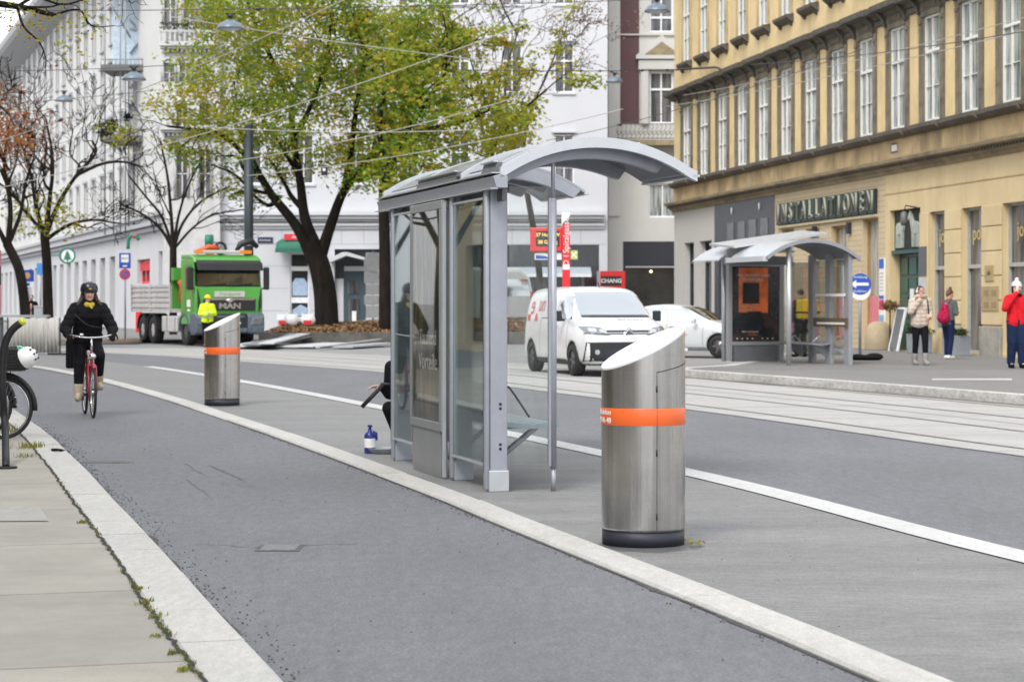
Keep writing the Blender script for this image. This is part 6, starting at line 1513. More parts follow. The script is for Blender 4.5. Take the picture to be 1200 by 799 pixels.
# ---- second, taller white van parked beyond the planter
bt = thing('box_van', 'tall white box van parked beyond the planter, seen through the shelter side glass', 'van', (GX(560, 93), 93, 0.1), 0)
mb = MB(); L_ = 2.7
mb.prism([(-2.6, .5), (2.2, .5), (2.45, .8), (2.5, 1.5), (2.3, 2.5), (1.9, 2.95), (-2.6, 2.98)], 0, 2.0, 'y'); mb.build('body', m_vw, bt, bevel=.18)
for x in (-1.7, 1.5):
    mb = MB(); mb.cyl((x, -.03, .36), (x, .25, .36), .36, 24); wh = mb.build('wheel', m_tyre, bt); mb = MB(); mb.cyl((x, -.045, .36), (x, -.031, .36), .2, 18); mb.build('rim', m_rim, wh)
mb = MB(); mb.bx(-2.62, 2.3, -.02, -.003, .5, .62); mb.bx(.4, .42, -.012, -.002, .6, 2.8); mb.build('side_trim', m_bp, bt)
mb = MB(); mb.prism([(1.2, 1.7), (2.35, 1.7), (2.2, 2.45), (1.3, 2.45)], -.012, -.003, 'y'); mb.build('side_window', m_ws, bt)
mb = MB(); mb.bx(2.36, 2.53, -.03, .3, 1.0, 1.9); mb.build('tail_lamp', m_red, bt)

# ---- green tipper truck
m_tg = M('truck_green', (0.07, 0.33, 0.05), 0.35, 0, 0.04, coat=0.5); m_tb = M('truck_slate', (0.085, 0.11, 0.14), 0.5, 0, 0.1)
m_bed = M('tipper_aluminium', (0.62, 0.62, 0.61), 0.5, 0.2, 0.1, dirt=(0.2, 0.18, 0.15), dirt_amt=0.5, dirt_scale=1.5, streak=1)
m_orc = M('crane_orange', (0.65, 0.1, 0.03), 0.45, 0, 0.1); m_int = M('cab_interior', (0.03, 0.03, 0.032), 0.8)
tt = thing('tipper_truck', 'green three axle tipper truck with grey loading bed and orange crane', 'truck', ((269-600)/F*73.0, 73.0, 0.01), math.radians(26))
W = 1.22
# cab shell from panels so that the driver shows through the glass
mb = MB()
mb.prism([(0.03, 0.95), (0.0, 1.60), (0.05, 2.06), (0.17, 2.06), (0.17, 0.95)], -W, W, 'x'); mb.build('front_panel', m_tg, tt, bevel=.03)
for s in (-1, 1):
    mb = MB(); a, b_ = (W-.05, W) if s > 0 else (-W, -W+.05)
    mb.prism([(.171, .75), (1.75, .75), (1.75, 3.02), (.42, 3.02), (.30, 2.9), (.171, 2.06)], a, b_, 'x'); mb.build('cab_side', m_tg, tt, bevel=.01)
    mb = MB(); mb.prism([(.40, 2.02), (1.12, 1.95), (1.12, 2.72), (.50, 2.72)], s*(W+.002), s*(W+.012), 'x'); mb.build('side_window', m_ws, tt)
    mb = MB(); mb.prism([(.36, .8), (.37, .8), (.37, 1.95), (1.2, 1.9), (1.2, .8), (1.21, .8), (1.21, 2.8), (.45, 2.8), (.45, 2.79), (1.2, 2.79), (1.2, 1.91), (.36, 1.96)], s*(W+.002), s*(W+.006), 'x'); mb.build('door_gap', m_bp, tt)
    mb = MB(); mb.bx(s*(W+.06), s*(W+.28), .05, .17, 1.95, 2.75); mi = mb.build('mirror', m_bp, tt, bevel=.05)
    mb = MB(); mb.tube([(s*W, .25, 2.65), (s*(W+.25), .12, 2.72)], .025, 6); mb.tube([(s*W, .25, 2.0), (s*(W+.25), .12, 1.98)], .025, 6); mb.build('mirror_arm', m_bp, mi)
    # bumper corner with headlamp
    mb = MB(); mb.prism([(-.10, .42), (-.14, .62), (-.12, 1.0), (-.02, 1.14), (.62, 1.14), (.62, .42)], s*.62, s*(W+.03), 'x'); bc = mb.build('bumper_corner', m_tb, tt, bevel=.05)
    mb = MB(); mb.prism([(s*.72, .72), (s*1.16, .74), (s*1.20, 1.0), (s*.80, .98)], -.165, -.12, 'y'); mb.build('headlight', m_lampg, bc, bevel=.02)
    mb = MB(); mb.cyl((s*.9, -.15, .56), (s*.9, -.12, .56), .07, 14); mb.build('fog_lamp', m_lampg, bc)
    mb = MB(); mb.prism([(s*1.06, 1.15), (s*1.16, 1.35), (s*1.16, 2.0), (s*1.06, 1.55)], -.02, .03, 'y'); mb.build('air_vent', m_bp, tt)
mb = MB(); mb.bx(-W+.051, W-.051, 1.7, 1.75, .75, 2.98); mb.bx(-W+.051, W-.051, .171, 1.7, .75, .8); mb.build('cab_rear', m_int, tt)
mb = MB(); mb.prism([(.17, 2.90), (.24, 3.05), (.7, 3.18), (1.75, 3.2), (1.75, 3.03), (.43, 3.03), (.34, 2.90)], -W, W, 'x'); mb.build('cab_roof', m_tg, tt, bevel=.03)
mb = MB(); mb.prism([(-.12, 2.62), (-.05, 2.88), (.25, 3.0), (.25, 2.93), (.10, 2.62)], -W+.08, W-.02, 'x'); mb.build('sun_visor', m_bp, tt, bevel=.02)
mb = MB(); mb.bx(-W+.06, W-.06, .2, .6, 2.02, 2.10); mb.build('dashboard', m_int, tt)
mb = MB(); mb.prism([(.06, 2.08), (.22, 2.92), (.235, 2.92), (.075, 2.08)], -W+.07, W-.07, 'x'); mb.build('windscreen', glass_mat('truck_glass', (0.6, 0.65, 0.65), 0.13, 0.03), tt)
mb = MB(); mb.bx(-W+.07, W-.07, .045, .065, 2.065, 2.12)
for s in (-.5, .45): mb.tube([(s-.4, .02, 2.11), (s+.4, .05, 2.16)], .018, 5)
mb.build('wiper', m_bp, tt)
mb = MB(); mb.bx(-.95, .95, -.02, -.004, 1.22, 1.62); mb.build('grille', m_bp, tt, bevel=.01)
mb = MB(); mb.prism([(-.98, 1.66), (-.85, 1.58), (-.2, 1.60), (0, 1.50), (.2, 1.60), (.85, 1.58), (.98, 1.66)], -.035, -.022, 'y'); mb.ell((0, -.04, 1.58), (.12, .03, .07)); mb.build('chrome_bar', m_chr, tt)
gt = text('lettering', 'MAN', .27, m_chr, tt, (0, -.035, 1.38), ext=.012, sx=1.35, bold=.01)
mb = MB(); mb.bx(-.55, .55, -.03, .02, 1.70, 1.90); fp = mb.build('name_board', m_wlil, tt); text('lettering', 'Transporte', .17, m_tg, fp, (0, -.034, 1.8), ext=.001)
mb = MB(); mb.bx(-.615, .615, -.12, .3, .42, 1.12); bm_ = mb.build('bumper', m_bp, tt, bevel=.02)
mb = MB(); mb.bx(-.6, .6, -.14, -.121, .48, .62); mb.bx(-.5, .5, -.14, -.121, .98, 1.06); mb.build('bumper_trim', m_tb, bm_)
mb = MB(); mb.bx(-.26, .26, -.16, -.141, .68, .80); mb.build('number_plate', m_white, bm_)
# beacon bar
mb = MB(); mb.bx(-1.05, 1.0, .55, .75, 3.22, 3.34); lb = mb.build('beacon_bar', m_wlil, tt, bevel=.03); mb = MB(); mb.bx(.55, 1.0, .54, .76, 3.225, 3.345); mb.bx(-1.06, -.8, .54, .76, 3.225, 3.345); mb.build('amber_lens', M('amber_lens', (0.8, .25, .03), .2), lb)
# door print
mb = MB(); mb.bx(-W-.014, -W-.006, .6, 1.0, 1.35, 1.6); mb.bx(-W-.014, -W-.006, .65, .95, 1.2, 1.27); mb.build('door_print', m_white, tt)
# chassis, side tank, steps
mb = MB(); mb.bx(-.5, .5, .6, 8.2, .75, 1.0); mb.bx(-.9, .9, 1.76, 1.9, .8, 1.1); mb.build('chassis', m_bp, tt)
for s in (-1, 1):
    mb = MB(); mb.bx(s*.75, s*1.2, 2.35, 4.2, .45, 1.02); tk = mb.build('side_tank', m_bed, tt, bevel=.05); mb = MB(); mb.bx(s*1.201, s*1.212, 2.5, 2.52, .5, 1.0); mb.bx(s*1.201, s*1.212, 3.5, 3.52, .5, 1.0); mb.build('tank_strap', m_bp, tk)
    mb = MB(); mb.bx(s*1.0, s*1.2, .62, .74, .45, 1.1); mb.bx(s*.95, s*1.22, .1, .6, .38, .46); mb.build('step', m_tb, tt)
    mb = MB(); pr = [(1.35+.62*math.cos(a*PI/10), .52+.62*math.sin(a*PI/10)) for a in range(11)] + [(1.35+.55*math.cos(a*PI/10), .52+.55*math.sin(a*PI/10)) for a in range(10, -1, -1)]
    mb.prism(pr, s*.78, s*(W+.03), 'x'); mb.build('mudguard', m_tb, tt)
    for y in (5.4, 6.75):
        mb = MB(); pr = [(y+.62*math.cos(a*PI/10), .52+.60*math.sin(a*PI/10)) for a in range(11)] + [(y+.57*math.cos(a*PI/10), .52+.55*math.sin(a*PI/10)) for a in range(10, -1, -1)]
        mb.prism(pr, s*.7, s*(W+.0), 'x'); mb.build('mudguard', m_bp, tt)
    for y in (1.35, 5.4, 6.75): wheel(tt, s*(W-.19), y, .5, .32, .28, s, 8, m_bed if y > 2 else None)
# tipper bed
mb = MB(); mb.bx(-W, W, 3.0, 8.1, 1.15, 1.28); mb.build('bed_floor', m_bed, tt)
for s in (-1, 1):
    mb = MB(); mb.bx(s*(W-.05), s*W, 3.0, 8.1, 1.281, 2.12)
    for z in (1.32, 1.52, 1.70, 1.90, 2.06): mb.bx(s*W, s*(W+.035), 3.03, 8.07, z, z+.09)
    for y in (3.02, 5.5, 8.02): mb.bx(s*W, s*(W+.05), y-.04, y+.04, 1.2, 2.2)
    mb.build('dropside', m_bed, tt, bevel=.006)
mb = MB(); mb.bx(-W+.051, W-.051, 3.0, 3.06, 1.281, 2.62); mb.build('headboard', m_tg, tt)
mb = MB(); mb.bx(-W+.051, W-.051, 8.04, 8.09, 1.281, 2.15); mb.build('tailboard', m_bed, tt)
mb = MB(); mb.bx(-W, W, 2.6, 2.95, 2.3, 2.75); mb.build('bed_guard', m_tg, tt)
# loader crane folded behind the cab
mb = MB(); mb.bx(-.35, .35, 1.95, 2.45, .9, 1.5); mb.build('crane_base', m_bp, tt, bevel=.03)
mb = MB(); mb.tube([(-.95, 2.2, 1.3), (-.2, 2.2, 2.6), (0, 2.2, 3.3)], [.14, .17, .14], 6); mb.tube([(-1.0, 2.3, 1.5), (-.95, 2.3, 2.1), (-1.05, 2.3, 2.3)], .15, 6); mb.build('crane_boom', m_orc, tt)
mb = MB(); mb.tube([(-.55, 2.1, 3.3), (-.1, 2.1, 3.48), (.3, 2.1, 3.44)], [.08, .12, .1], 6); mb.build('crane_arm', m_orc, tt)
mb = MB(); mb.torus((.35, 2.1, 3.45), (0, 1, 0), .2, .05, 16, 6); mb.tube([(.9, 2.1, 3.3), (1.1, 2.1, 3.6), (1.5, 2.1, 3.75), (1.75, 2.1, 3.5)], [.05, .12, .14, .08], 8); mb.build('crane_grab', m_bp, tt)
mb = MB(); mb.tube([(-.4, 2.0, 1.5), (-.75, 2.0, 1.9)], .04, 6); mb.build('crane_ram', m_chr, tt)

# ---- red vehicle cut by the left edge
rt = thing('red_truck', 'front of a red truck cut off by the left edge of the photo', 'truck', (GX(-46, 80), 80, .1), math.radians(12))
mb = MB(); mb.prism([(0, .8), (-.08, 1.3), (0, 2.0), (.12, 2.05), (.2, 2.9), (2, 3.0), (2, .8)], -1.2, 1.2, 'x'); mb.build('cab', m_red, rt, bevel=.05)
mb = MB(); mb.prism([(-.012, 2.02), (.155, 2.85), (.165, 2.85), (0, 2.02)], -1.05, 1.12, 'x'); mb.build('windscreen', m_ws, rt)
mb = MB(); mb.prism([(-.55, 1.1), (.9, 1.1), (1.15, 1.5), (.85, 1.75), (-.5, 1.75)], -.1, -.07, 'y'); mb.build('grille', m_bp, rt)
mb = MB(); mb.bx(-1.2, 1.2, -.1, .4, .35, .79); mb.build('bumper', m_bp, rt, bevel=.04); mb = MB(); mb.bx(-1.2, 1.2, .1, 1.9, 2.92, 3.5); mb.build('roof_fairing', m_tb, rt, bevel=.1)
for s in (-1, 1):
    mb = MB(); mb.prism([(s*.8, 1.15), (s*1.15, 1.3), (s*1.15, 1.5), (s*.85, 1.42)], -.13, -.08, 'y'); mb.build('headlight', m_lampg, rt)
    mb = MB(); mb.bx(s*1.3, s*1.5, 0, .1, 2.1, 2.8); mb.build('mirror', m_bp, rt); wheel(rt, s*1.0, 1.3, .5, .3, .28, s, 8)
mb = MB(); mb.bx(-1.25, 1.25, 2.05, 8.5, .9, 3.6); mb.build('cargo_box', m_redp, rt)

# ------------------------------------------------------------------ bicycles
m_bred = M('bike_frame_red', (0.33, 0.012, 0.03), 0.3, 0, 0.05, coat=0.6); m_bblk = M('bike_frame_black', (0.008, 0.008, 0.010), 0.55, 0, 0.1)
def bicycle(label, loc, rz, mfr, name='bicycle', fender=True, basket=False, steer=0.0, group=None):
    t = thing(name, label, 'bicycle', loc, rz, group); r = .335
    for y, nm in ((-.55, 0), (.55, 1)):
        mb = MB(); mb.torus((0, y, r), (1, 0, 0), r-.018, .019, 48, 8); wh = mb.build('wheel', m_blk, t)
        mb = MB(); mb.torus((0, y, r), (1, 0, 0), r-.045, .011, 48, 6); mb.cyl((-.035, y, r), (.035, y, r), .02, 12); mb.build('rim', m_chr, wh)
        mb = MB()
        for k in range(28):
            a = 2*PI*k/28; s = 1 if k % 2 else -1; mb.tube([(s*.028, y+math.cos(a+.25*s)*.02, r+math.sin(a+.25*s)*.02), (0, y+math.cos(a)*(r-.05), r+math.sin(a)*(r-.05))], .0014, 3)
        mb.build('spokes', m_chr, wh)
        if fender:
            mb = MB(); a0, a1 = (math.radians(10), math.radians(165)) if nm else (math.radians(60), math.radians(200))
            pts = [(0, y+math.cos(PI-a0-(a1-a0)*k/16 if not nm else a0+(a1-a0)*k/16-.25)*(r+.025), r+math.sin(PI-a0-(a1-a0)*k/16 if not nm else a0+(a1-a0)*k/16-.25)*(r+.025)) for k in range(17)]
            mb.tube(pts, .024, 6); mb.build('mudguard', mfr, t)
    mb = MB()
    mb.tube([(0, .12, .28), (0, .30, .80)], .016, 8); mb.tube([(0, -.36, .86), (0, -.40, .66)], .019, 8); mb.tube(spline([(0, -.39, .70), (0, -.18, .45), (0, .12, .30)], 4), .018, 8); mb.tube([(0, -.37, .80), (0, -.1, .62), (0, .2, .50)], .014, 8)
    for s in (-1, 1):
        mb.tube([(s*.05, .12, .28), (s*.055, .55, .335)], .009, 6); mb.tube([(s*.02, .27, .72), (s*.055, .55, .335)], .008, 6)
    mb.build('frame', mfr, t)
    mb = MB()
    for s in (-1, 1): mb.tube([(s*.05, -.40, .68), (s*.052, -.47, .5), (s*.05, -.55, .335)], .011, 6)
    mb.tube([(-.05, -.40, .68), (.05, -.40, .68)], .014, 6); mb.build('fork', mfr, t)
    mb = MB(); mb.tube([(0, -.36, .86), (0, -.34, 1.04)], .013, 8); mb.tube([(0, .30, .80), (0, .33, .93)], .012, 8)
    mb.tube(spline([(-.30, -.16, 1.06), (-.26, -.24, 1.075), (-.12, -.34, 1.05), (0, -.345, 1.045), (.12, -.34, 1.05), (.26, -.24, 1.075), (.30, -.16, 1.06)], 4), .0115, 8); hb = mb.build('handlebar', m_chr, t)
    mb = MB()
    for s in (-1, 1): mb.tube([(s*.26, -.235, 1.075), (s*.305, -.15, 1.058)], .017, 8)
    mb.build('grip', m_blk, hb); mb = MB(); mb.ell((-.13, -.34, 1.085), (.03, .03, .02)); mb.build('bell', m_chr, hb)
    mb = MB(); mb.slab(lambda u, v: Vector(((u-.5)*(.05+.11*v**1.5), .18+.27*v, .955-.015*math.cos((u-.5)*PI)**1 * -1 - .01*abs(u-.5))), 6, 6, (0, 0, -.045)); mb.build('saddle', m_blk, t, bevel=.01)
    mb = MB(); mb.lathe([(0, -.03), (.02, -.028), (.042, 0), (.045, .03), (0, .034)], 14, (0, -.44, .80), T=Matrix.Rotation(PI/2, 4, 'X')); mb.build('headlamp', m_chr, t)
    mb = MB(); mb.cyl((-.05, .12, .28), (.05, .12, .28), .02, 10); mb.torus((.055, .12, .28), (1, 0, 0), .085, .006, 24, 4)
    for s, dz in ((-1, -.06), (1, .06)):
        mb.tube([(s*.07, .12, .28), (s*.075, .12+s*.15, .28+dz)], .009, 6); mb.cb((s*.13, .12+s*.15, .28+dz), (.10, .07, .022))
    mb.build('crankset', m_anth, t)
    mb = MB(); mb.slab(lambda u, v: Vector((.07, .05+.55*u, .245+.10*v*(1-.3*u))), 6, 2, (-.012, 0, 0)); mb.build('chain_guard', mfr, t)
    mb = MB()
    for s in (-1, 1): mb.tube([(s*.055, .3, .735), (s*.055, .78, .735)], .006, 5); mb.tube([(s*.055, .62, .735), (s*.055, .55, .335)], .005, 5)
    for y in (.35, .5, .65, .77): mb.tube([(-.055, y, .735), (.055, y, .735)], .005, 5)
    mb.build('rack', m_bblk, t)
    if basket:
        mb = MB(); x0, x1, y0, y1, z0, z1 = -.16, .16, .38, .78, .745, .98
        for k in range(9):
            z = z0+(z1-z0)*k/8; mb.tube([(x0, y0, z), (x1, y0, z), (x1, y1, z), (x0, y1, z)], .004, 4, closed=True, smooth=False)
        for k in range(12):
            f_ = k/11; mb.tube([(x0, y0+(y1-y0)*f_, z0), (x0, y0+(y1-y0)*f_, z1)], .003, 4); mb.tube([(x1, y0+(y1-y0)*f_, z0), (x1, y0+(y1-y0)*f_, z1)], .003, 4); mb.tube([(x0+(x1-x0)*f_, y0, z0), (x0+(x1-x0)*f_, y0, z1)], .003, 4); mb.tube([(x0+(x1-x0)*f_, y1, z0), (x0+(x1-x0)*f_, y1, z1)], .003, 4)
        mb.bx(x0, x1, y0, y1, z0-.004, z0); mb.bx(x0+.01, x1-.01, y0+.01, y0+.014, z0, z1-.02); mb.bx(x0+.01, x1-.01, y1-.014, y1-.01, z0, z1-.02); mb.bx(x0+.01, x0+.014, y0+.015, y1-.015, z0, z1-.02); mb.bx(x1-.014, x1-.01, y0+.015, y1-.015, z0, z1-.02)
        mb.build('basket', m_blk, t)
    return t
# ------------------------------------------------------------------ people
m_skin = M('skin', (0.62, 0.39, 0.30), 0.55, 0, 0.06); m_skin2 = M('skin_ruddy', (0.45, 0.23, 0.17), 0.55, 0, 0.06)
m_eye = M('eye_dark', (0.02, 0.015, 0.012), 0.2); m_lip = M('lips', (0.42, 0.12, 0.11), 0.5); m_sclera = M('eye_white', (0.7, 0.68, 0.65), .3)
m_hbr = M('hair_brown', (0.055, 0.026, 0.015), 0.55, 0, 0.3, 40, bump=.4, bscale=80, stretch=(1, 1, .2)); m_hdk = M('hair_dark', (0.015, 0.011, 0.01), 0.5, 0, 0.3, 40, bump=.4, bscale=80, stretch=(1, 1, .2)); m_hau = M('hair_auburn', (0.10, 0.035, 0.018), .55, 0, .3, 30)
def cloth(n, c, rough=.85, fold=.35, **k): return M(n, c, rough, 0, k.pop('var', .18), k.pop('scale', 9), bump=fold, bscale=k.pop('bscale', 22), spec=.15, **k)
m_cblk = cloth('cloth_black', (0.010, 0.010, 0.012), fold=.8); m_cblk2 = cloth('trousers_black', (0.008, 0.008, 0.010)); m_cbei = cloth('jacket_beige', (0.52, 0.43, 0.36), fold=.8); m_cgry = cloth('jacket_grey', (0.10, 0.115, 0.115)); m_cred = cloth('jacket_red', (0.60, 0.012, 0.02), .7, fold=.7)
m_nav = cloth('trousers_navy', (0.012, 0.022, 0.06)); m_hiv = cloth('hi_vis_yellow', (0.62, 0.85, 0.03), .6); m_cyel = cloth('bag_yellow', (0.80, 0.55, 0.02), .6); m_boot = cloth('boots_beige', (0.42, 0.36, 0.27)); m_bootg = cloth('boots_grey', (0.28, 0.28, 0.28)); m_snk = cloth('sneaker_white', (0.65, 0.65, 0.63)); m_fur = cloth('fur_trim', (0.55, 0.47, 0.36), fold=1.0, bscale=60); m_scarf = cloth('scarf_yellow', (0.55, 0.4, 0.05))
m_wool = cloth('white_wool', (0.68, 0.65, 0.60), fold=1.0, bscale=50); m_bagp = cloth('bag_floral_pink', (0.36, 0.015, 0.06), var=.8, scale=26)
def V(*a): return Vector(a)
def lerp(a, b, t): return a + (b-a)*t
def head_frame(hc, look, up=V(0, 0, 1)):
    f = look.normalized(); r = f.cross(up).normalized(); u = r.cross(f).normalized()
    return Matrix(((r.x, f.x, u.x, hc.x), (r.y, f.y, u.y, hc.y), (r.z, f.z, u.z, hc.z), (0, 0, 0, 1)))   # local: x right, y forward, z up
def hand(mb, wr, d, palm_n, curl=.5, s=1.0):
    """palm and five fingers; d = pointing direction, palm_n = direction the palm faces"""
    d = d.normalized(); n = (palm_n - d*palm_n.dot(d)).normalized(); sd = d.cross(n).normalized()
    pc = wr + d*.045*s
    for k in (-1.1, -.35, .4, 1.1): mb.cap(wr + d*.012*s + sd*k*.014*s, wr + d*.085*s + sd*k*.021*s, .015*s, .0125*s, 8)
    for k, ln in ((-1.35, .066), (-.45, .078), (.45, .084), (1.3, .076)):
        p = wr + d*.09*s + sd*k*.019*s; a = d
        for j, q in enumerate((.42, .33, .25)):
            an = curl*(.55+.5*j); dd = (d*math.cos(an) + n*math.sin(an)).normalized(); e = p + dd*ln*q*s; mb.cap(p, e, (.0098-.001*j)*s, (.0092-.001*j)*s, 8); p = e
    b0 = wr + d*.025*s + sd*.026*s; dd = (d*.62 + sd*.7 + n*.3).normalized(); p1 = b0 + dd*.036*s; p2 = p1 + (dd*.6 + d*.5 + n*.45*curl*2).normalized()*.032*s; p3 = p2 + (d*.7 + n*.5).normalized()*.022*s
    mb.cap(b0, p1, .014*s, .0115*s, 8); mb.cap(p1, p2, .011*s, .0095*s, 8); mb.cap(p2, p3, .0095*s, .008*s, 8)
def human(label, loc, rz, J, jacket, trousers, shoes, hair=None, hairstyle='short', skin=None, jk=1.0, hem=None, puff=0.0, gloves=None, hands=True, tr=1.0, group=None, curl=.5, vox=.007, jeans_w=1.0, coat_len=0.0, ear=True, shoe_h=.0):
    skin = skin or m_skin
    t = thing('person', label, 'person', loc, rz, group)
    pel, ch, nk, hc, look = J['pel'], J['ch'], J['nk'], J['head'], J['look']
    mb = MB()
    mb.cap(pel, lerp(pel, ch, .5), .115, .10, 14); mb.cap(lerp(pel, ch, .5), ch, .105, .115, 14)
    sx = (J['shR']-J['shL'])
    mb.cap(lerp(J['shL'], J['shR'], .15), lerp(J['shL'], J['shR'], .85), .065, .065, 12)
    mb.cap(ch + (nk-ch)*.5, nk, .062, .052, 12); H4 = head_frame(hc, look); mb.cap(nk, H4 @ V(0, -.02, -.05), .052, .052, 12)
    mb.ell(H4 @ V(0, -.012, .022), (.074, .092, .094), H4.to_3x3()); mb.ell(H4 @ V(0, .018, -.038), (.056, .066, .066), H4.to_3x3()); mb.ell(H4 @ V(0, .048, -.080), (.030, .028, .024), H4.to_3x3())
    mb.cap(H4 @ V(0, .082, .008), H4 @ V(0, .100, -.022), .009, .0135, 8); mb.cap(H4 @ V(-.028, .066, -.02), H4 @ V(-.034, .055, -.03), .024, .022, 8); mb.cap(H4 @ V(.028, .066, -.02), H4 @ V(.034, .055, -.03), .024, .022, 8)
    mb.cap(H4 @ V(-.03, .074, .026), H4 @ V(.03, .074, .026), .014, .014, 8)
    if ear:
        for s in (-1, 1): mb.ell(H4 @ V(s*.076, -.01, -.005), (.012, .02, .032), H4.to_3x3(), 8, 6)
    for s in 'LR':
        mb.cap(J['sh'+s], J['el'+s], .050, .040, 12); mb.cap(J['el'+s], J['wr'+s], .040, .027, 12)
        mb.cap(J['hip'+s], J['kn'+s], .082, .056, 12); mb.cap(J['kn'+s], J['an'+s], .054, .036, 12); mb.cap(J['an'+s], J['toe'+s], .036, .028, 10)
        if hands:
            d = J.get('hd'+s) or (J['wr'+s]-J['el'+s]); pn = J.get('pn'+s) or V(0, -.2, -1); hand(mb, J['wr'+s], d, pn, J.get('curl'+s, curl), .98)
    body = remesh(mb, 'body', [skin, m_eye, m_lip, m_sclera, hair or m_hbr], vox, None, 2)
    # eyes, brows and lips belong to the same body mesh
    fm = MB()
    fm.v = [tuple(v.co) for v in body.data.vertices]; fm.f = [tuple(p.vertices) for p in body.data.polygons]; fm.mi = [0]*len(fm.f); fm.sm = [True]*len(fm.f)
    for s in (-1, 1):
        fm.cur = 3; fm.ell(H4 @ V(s*.030, .0755, .004), (.014, .010, .0085), H4.to_3x3(), 8, 6); fm.cur = 1; fm.ell(H4 @ V(s*.030, .083, .004), (.0065, .005, .0065), H4.to_3x3(), 8, 6)
        fm.cur = 4; fm.cap(H4 @ V(s*.016, .088, .022), H4 @ V(s*.046, .078, .022), .004, .003, 6)
        if gloves: pass
    fm.cur = 2; fm.cap(H4 @ V(-.019, .080, -.052), H4 @ V(.019, .080, -.052), .007, .007, 6)
    fm.cur = 0; me = fm.mesh('body', [skin, m_eye, m_lip, m_sclera, hair or m_hbr]); bpy.data.objects.remove(body); body = bpy.data.objects.new('body', me); col.objects.link(body); body.parent = t
    def quilt(me):
        if not puff: return
        me.update()
        nrm = [v.normal.copy() for v in me.vertices]
        for v, n in zip(me.vertices, nrm): v.co += n*puff*abs(math.sin(v.co.z*PI/.085))**.5
    # jacket
    mb = MB(); hemp = J.get('hem') or lerp(pel, ch, -.12)
    wv = J.get('waist') or lerp(pel, ch, .35)
    for o_, r1, r2, r3 in ((-1, .115, .112, .105), (1, .115, .112, .105)):
        off = sx.normalized()*o_
        mb.cap(hemp + off*.065*jk, wv + off*.055*jk, r1*jk, r2*jk, 16); mb.cap(wv + off*.055*jk, ch + off*.062*jk, r2*jk, r3*jk*1.05, 16)
    mb.cap(lerp(J['shL'], J['shR'], .08), lerp(J['shL'], J['shR'], .92), .078*jk, .078*jk, 14); mb.cap(ch, nk - (nk-ch)*.1, .11*jk, .075*jk, 14)
    for s in 'LR': mb.cap(J['sh'+s], J['el'+s], .073*jk, .062*jk, 14); mb.cap(J['el'+s], lerp(J['el'+s], J['wr'+s], .96), .062*jk, .046*jk, 14)
    if coat_len:
        for s in 'LR': mb.cap(J['hip'+s], lerp(J['hip'+s], J['kn'+s], coat_len), .12*jk, .125*jk, 14)
    remesh(mb, 'jacket', jacket, .011, t, 3, quilt)
    # trousers
    mb = MB()
    mb.cap(J['hipL'], J['hipR'], .108*tr, .108*tr, 14)
    for s in 'LR': mb.cap(J['hip'+s], J['kn'+s], .103*tr, .073*tr*jeans_w, 14); mb.cap(J['kn'+s], lerp(J['kn'+s], J['an'+s], .93), .071*tr*jeans_w, .056*tr*jeans_w, 14)
    remesh(mb, 'trousers', trousers, .011, t, 3)
    for s in 'LR':
        mb = MB(); a, b_ = J['an'+s], J['toe'+s]; d = (b_-a); d.z = 0; d.normalize(); dn = V(0, 0, -1)
        lo = a + V(0, 0, -.055); mb.cap(lo - d*.045, lerp(a, b_, .85) + V(0, 0, -.02), .042, .042, 12); mb.cap(lerp(a, b_, .5) + V(0, 0, -.02), b_, .045, .036, 12); mb.cap(a, lo, .046, .042, 12)
        if shoe_h: mb.cap(a, lerp(a, J['kn'+s], shoe_h), .060, .068, 12)
        remesh(mb, 'shoe', shoes, .008, t, 2)
    if gloves:
        for s in 'LR':
            mb = MB(); d = J.get('hd'+s) or (J['wr'+s]-J['el'+s]); hand(mb, J['wr'+s], d, J.get('pn'+s) or V(0, -.2, -1), J.get('curl'+s, curl), 1.22); mb.cap(J['wr'+s]-d.normalized()*.04, J['wr'+s]+d.normalized()*.02, .036, .034, 10)
            remesh(mb, 'glove', gloves, .006, t, 1)
    if hair and hairstyle != 'none':
        mb = MB(); R3 = H4.to_3x3(); mb.ell(H4 @ V(0, -.028, .038), (.085, .092, .092), R3)
        if hairstyle == 'long':
            for s in (-1, 1):
                mb.cap(H4 @ V(s*.070, -.05, .02), H4 @ V(s*.095, -.045, -.09), .028, .036, 10); mb.cap(H4 @ V(s*.095, -.045, -.09), H4 @ V(s*.15, -.01, -.15), .036, .024, 10)
            mb.cap(H4 @ V(0, -.07, 0), H4 @ V(0, -.09, -.17), .07, .06, 10)
        elif hairstyle == 'bun':
            mb.ell(H4 @ V(0, -.06, .145), (.042, .042, .04), R3); mb.cap(H4 @ V(0, -.05, .06), H4 @ V(0, -.07, -.03), .07, .05, 10)
        elif hairstyle == 'back': mb.cap(H4 @ V(0, -.07, .0), H4 @ V(0, -.075, -.1), .06, .045, 10)
        remesh(mb, 'hair', hair, .009, t, 1)
    return t, H4
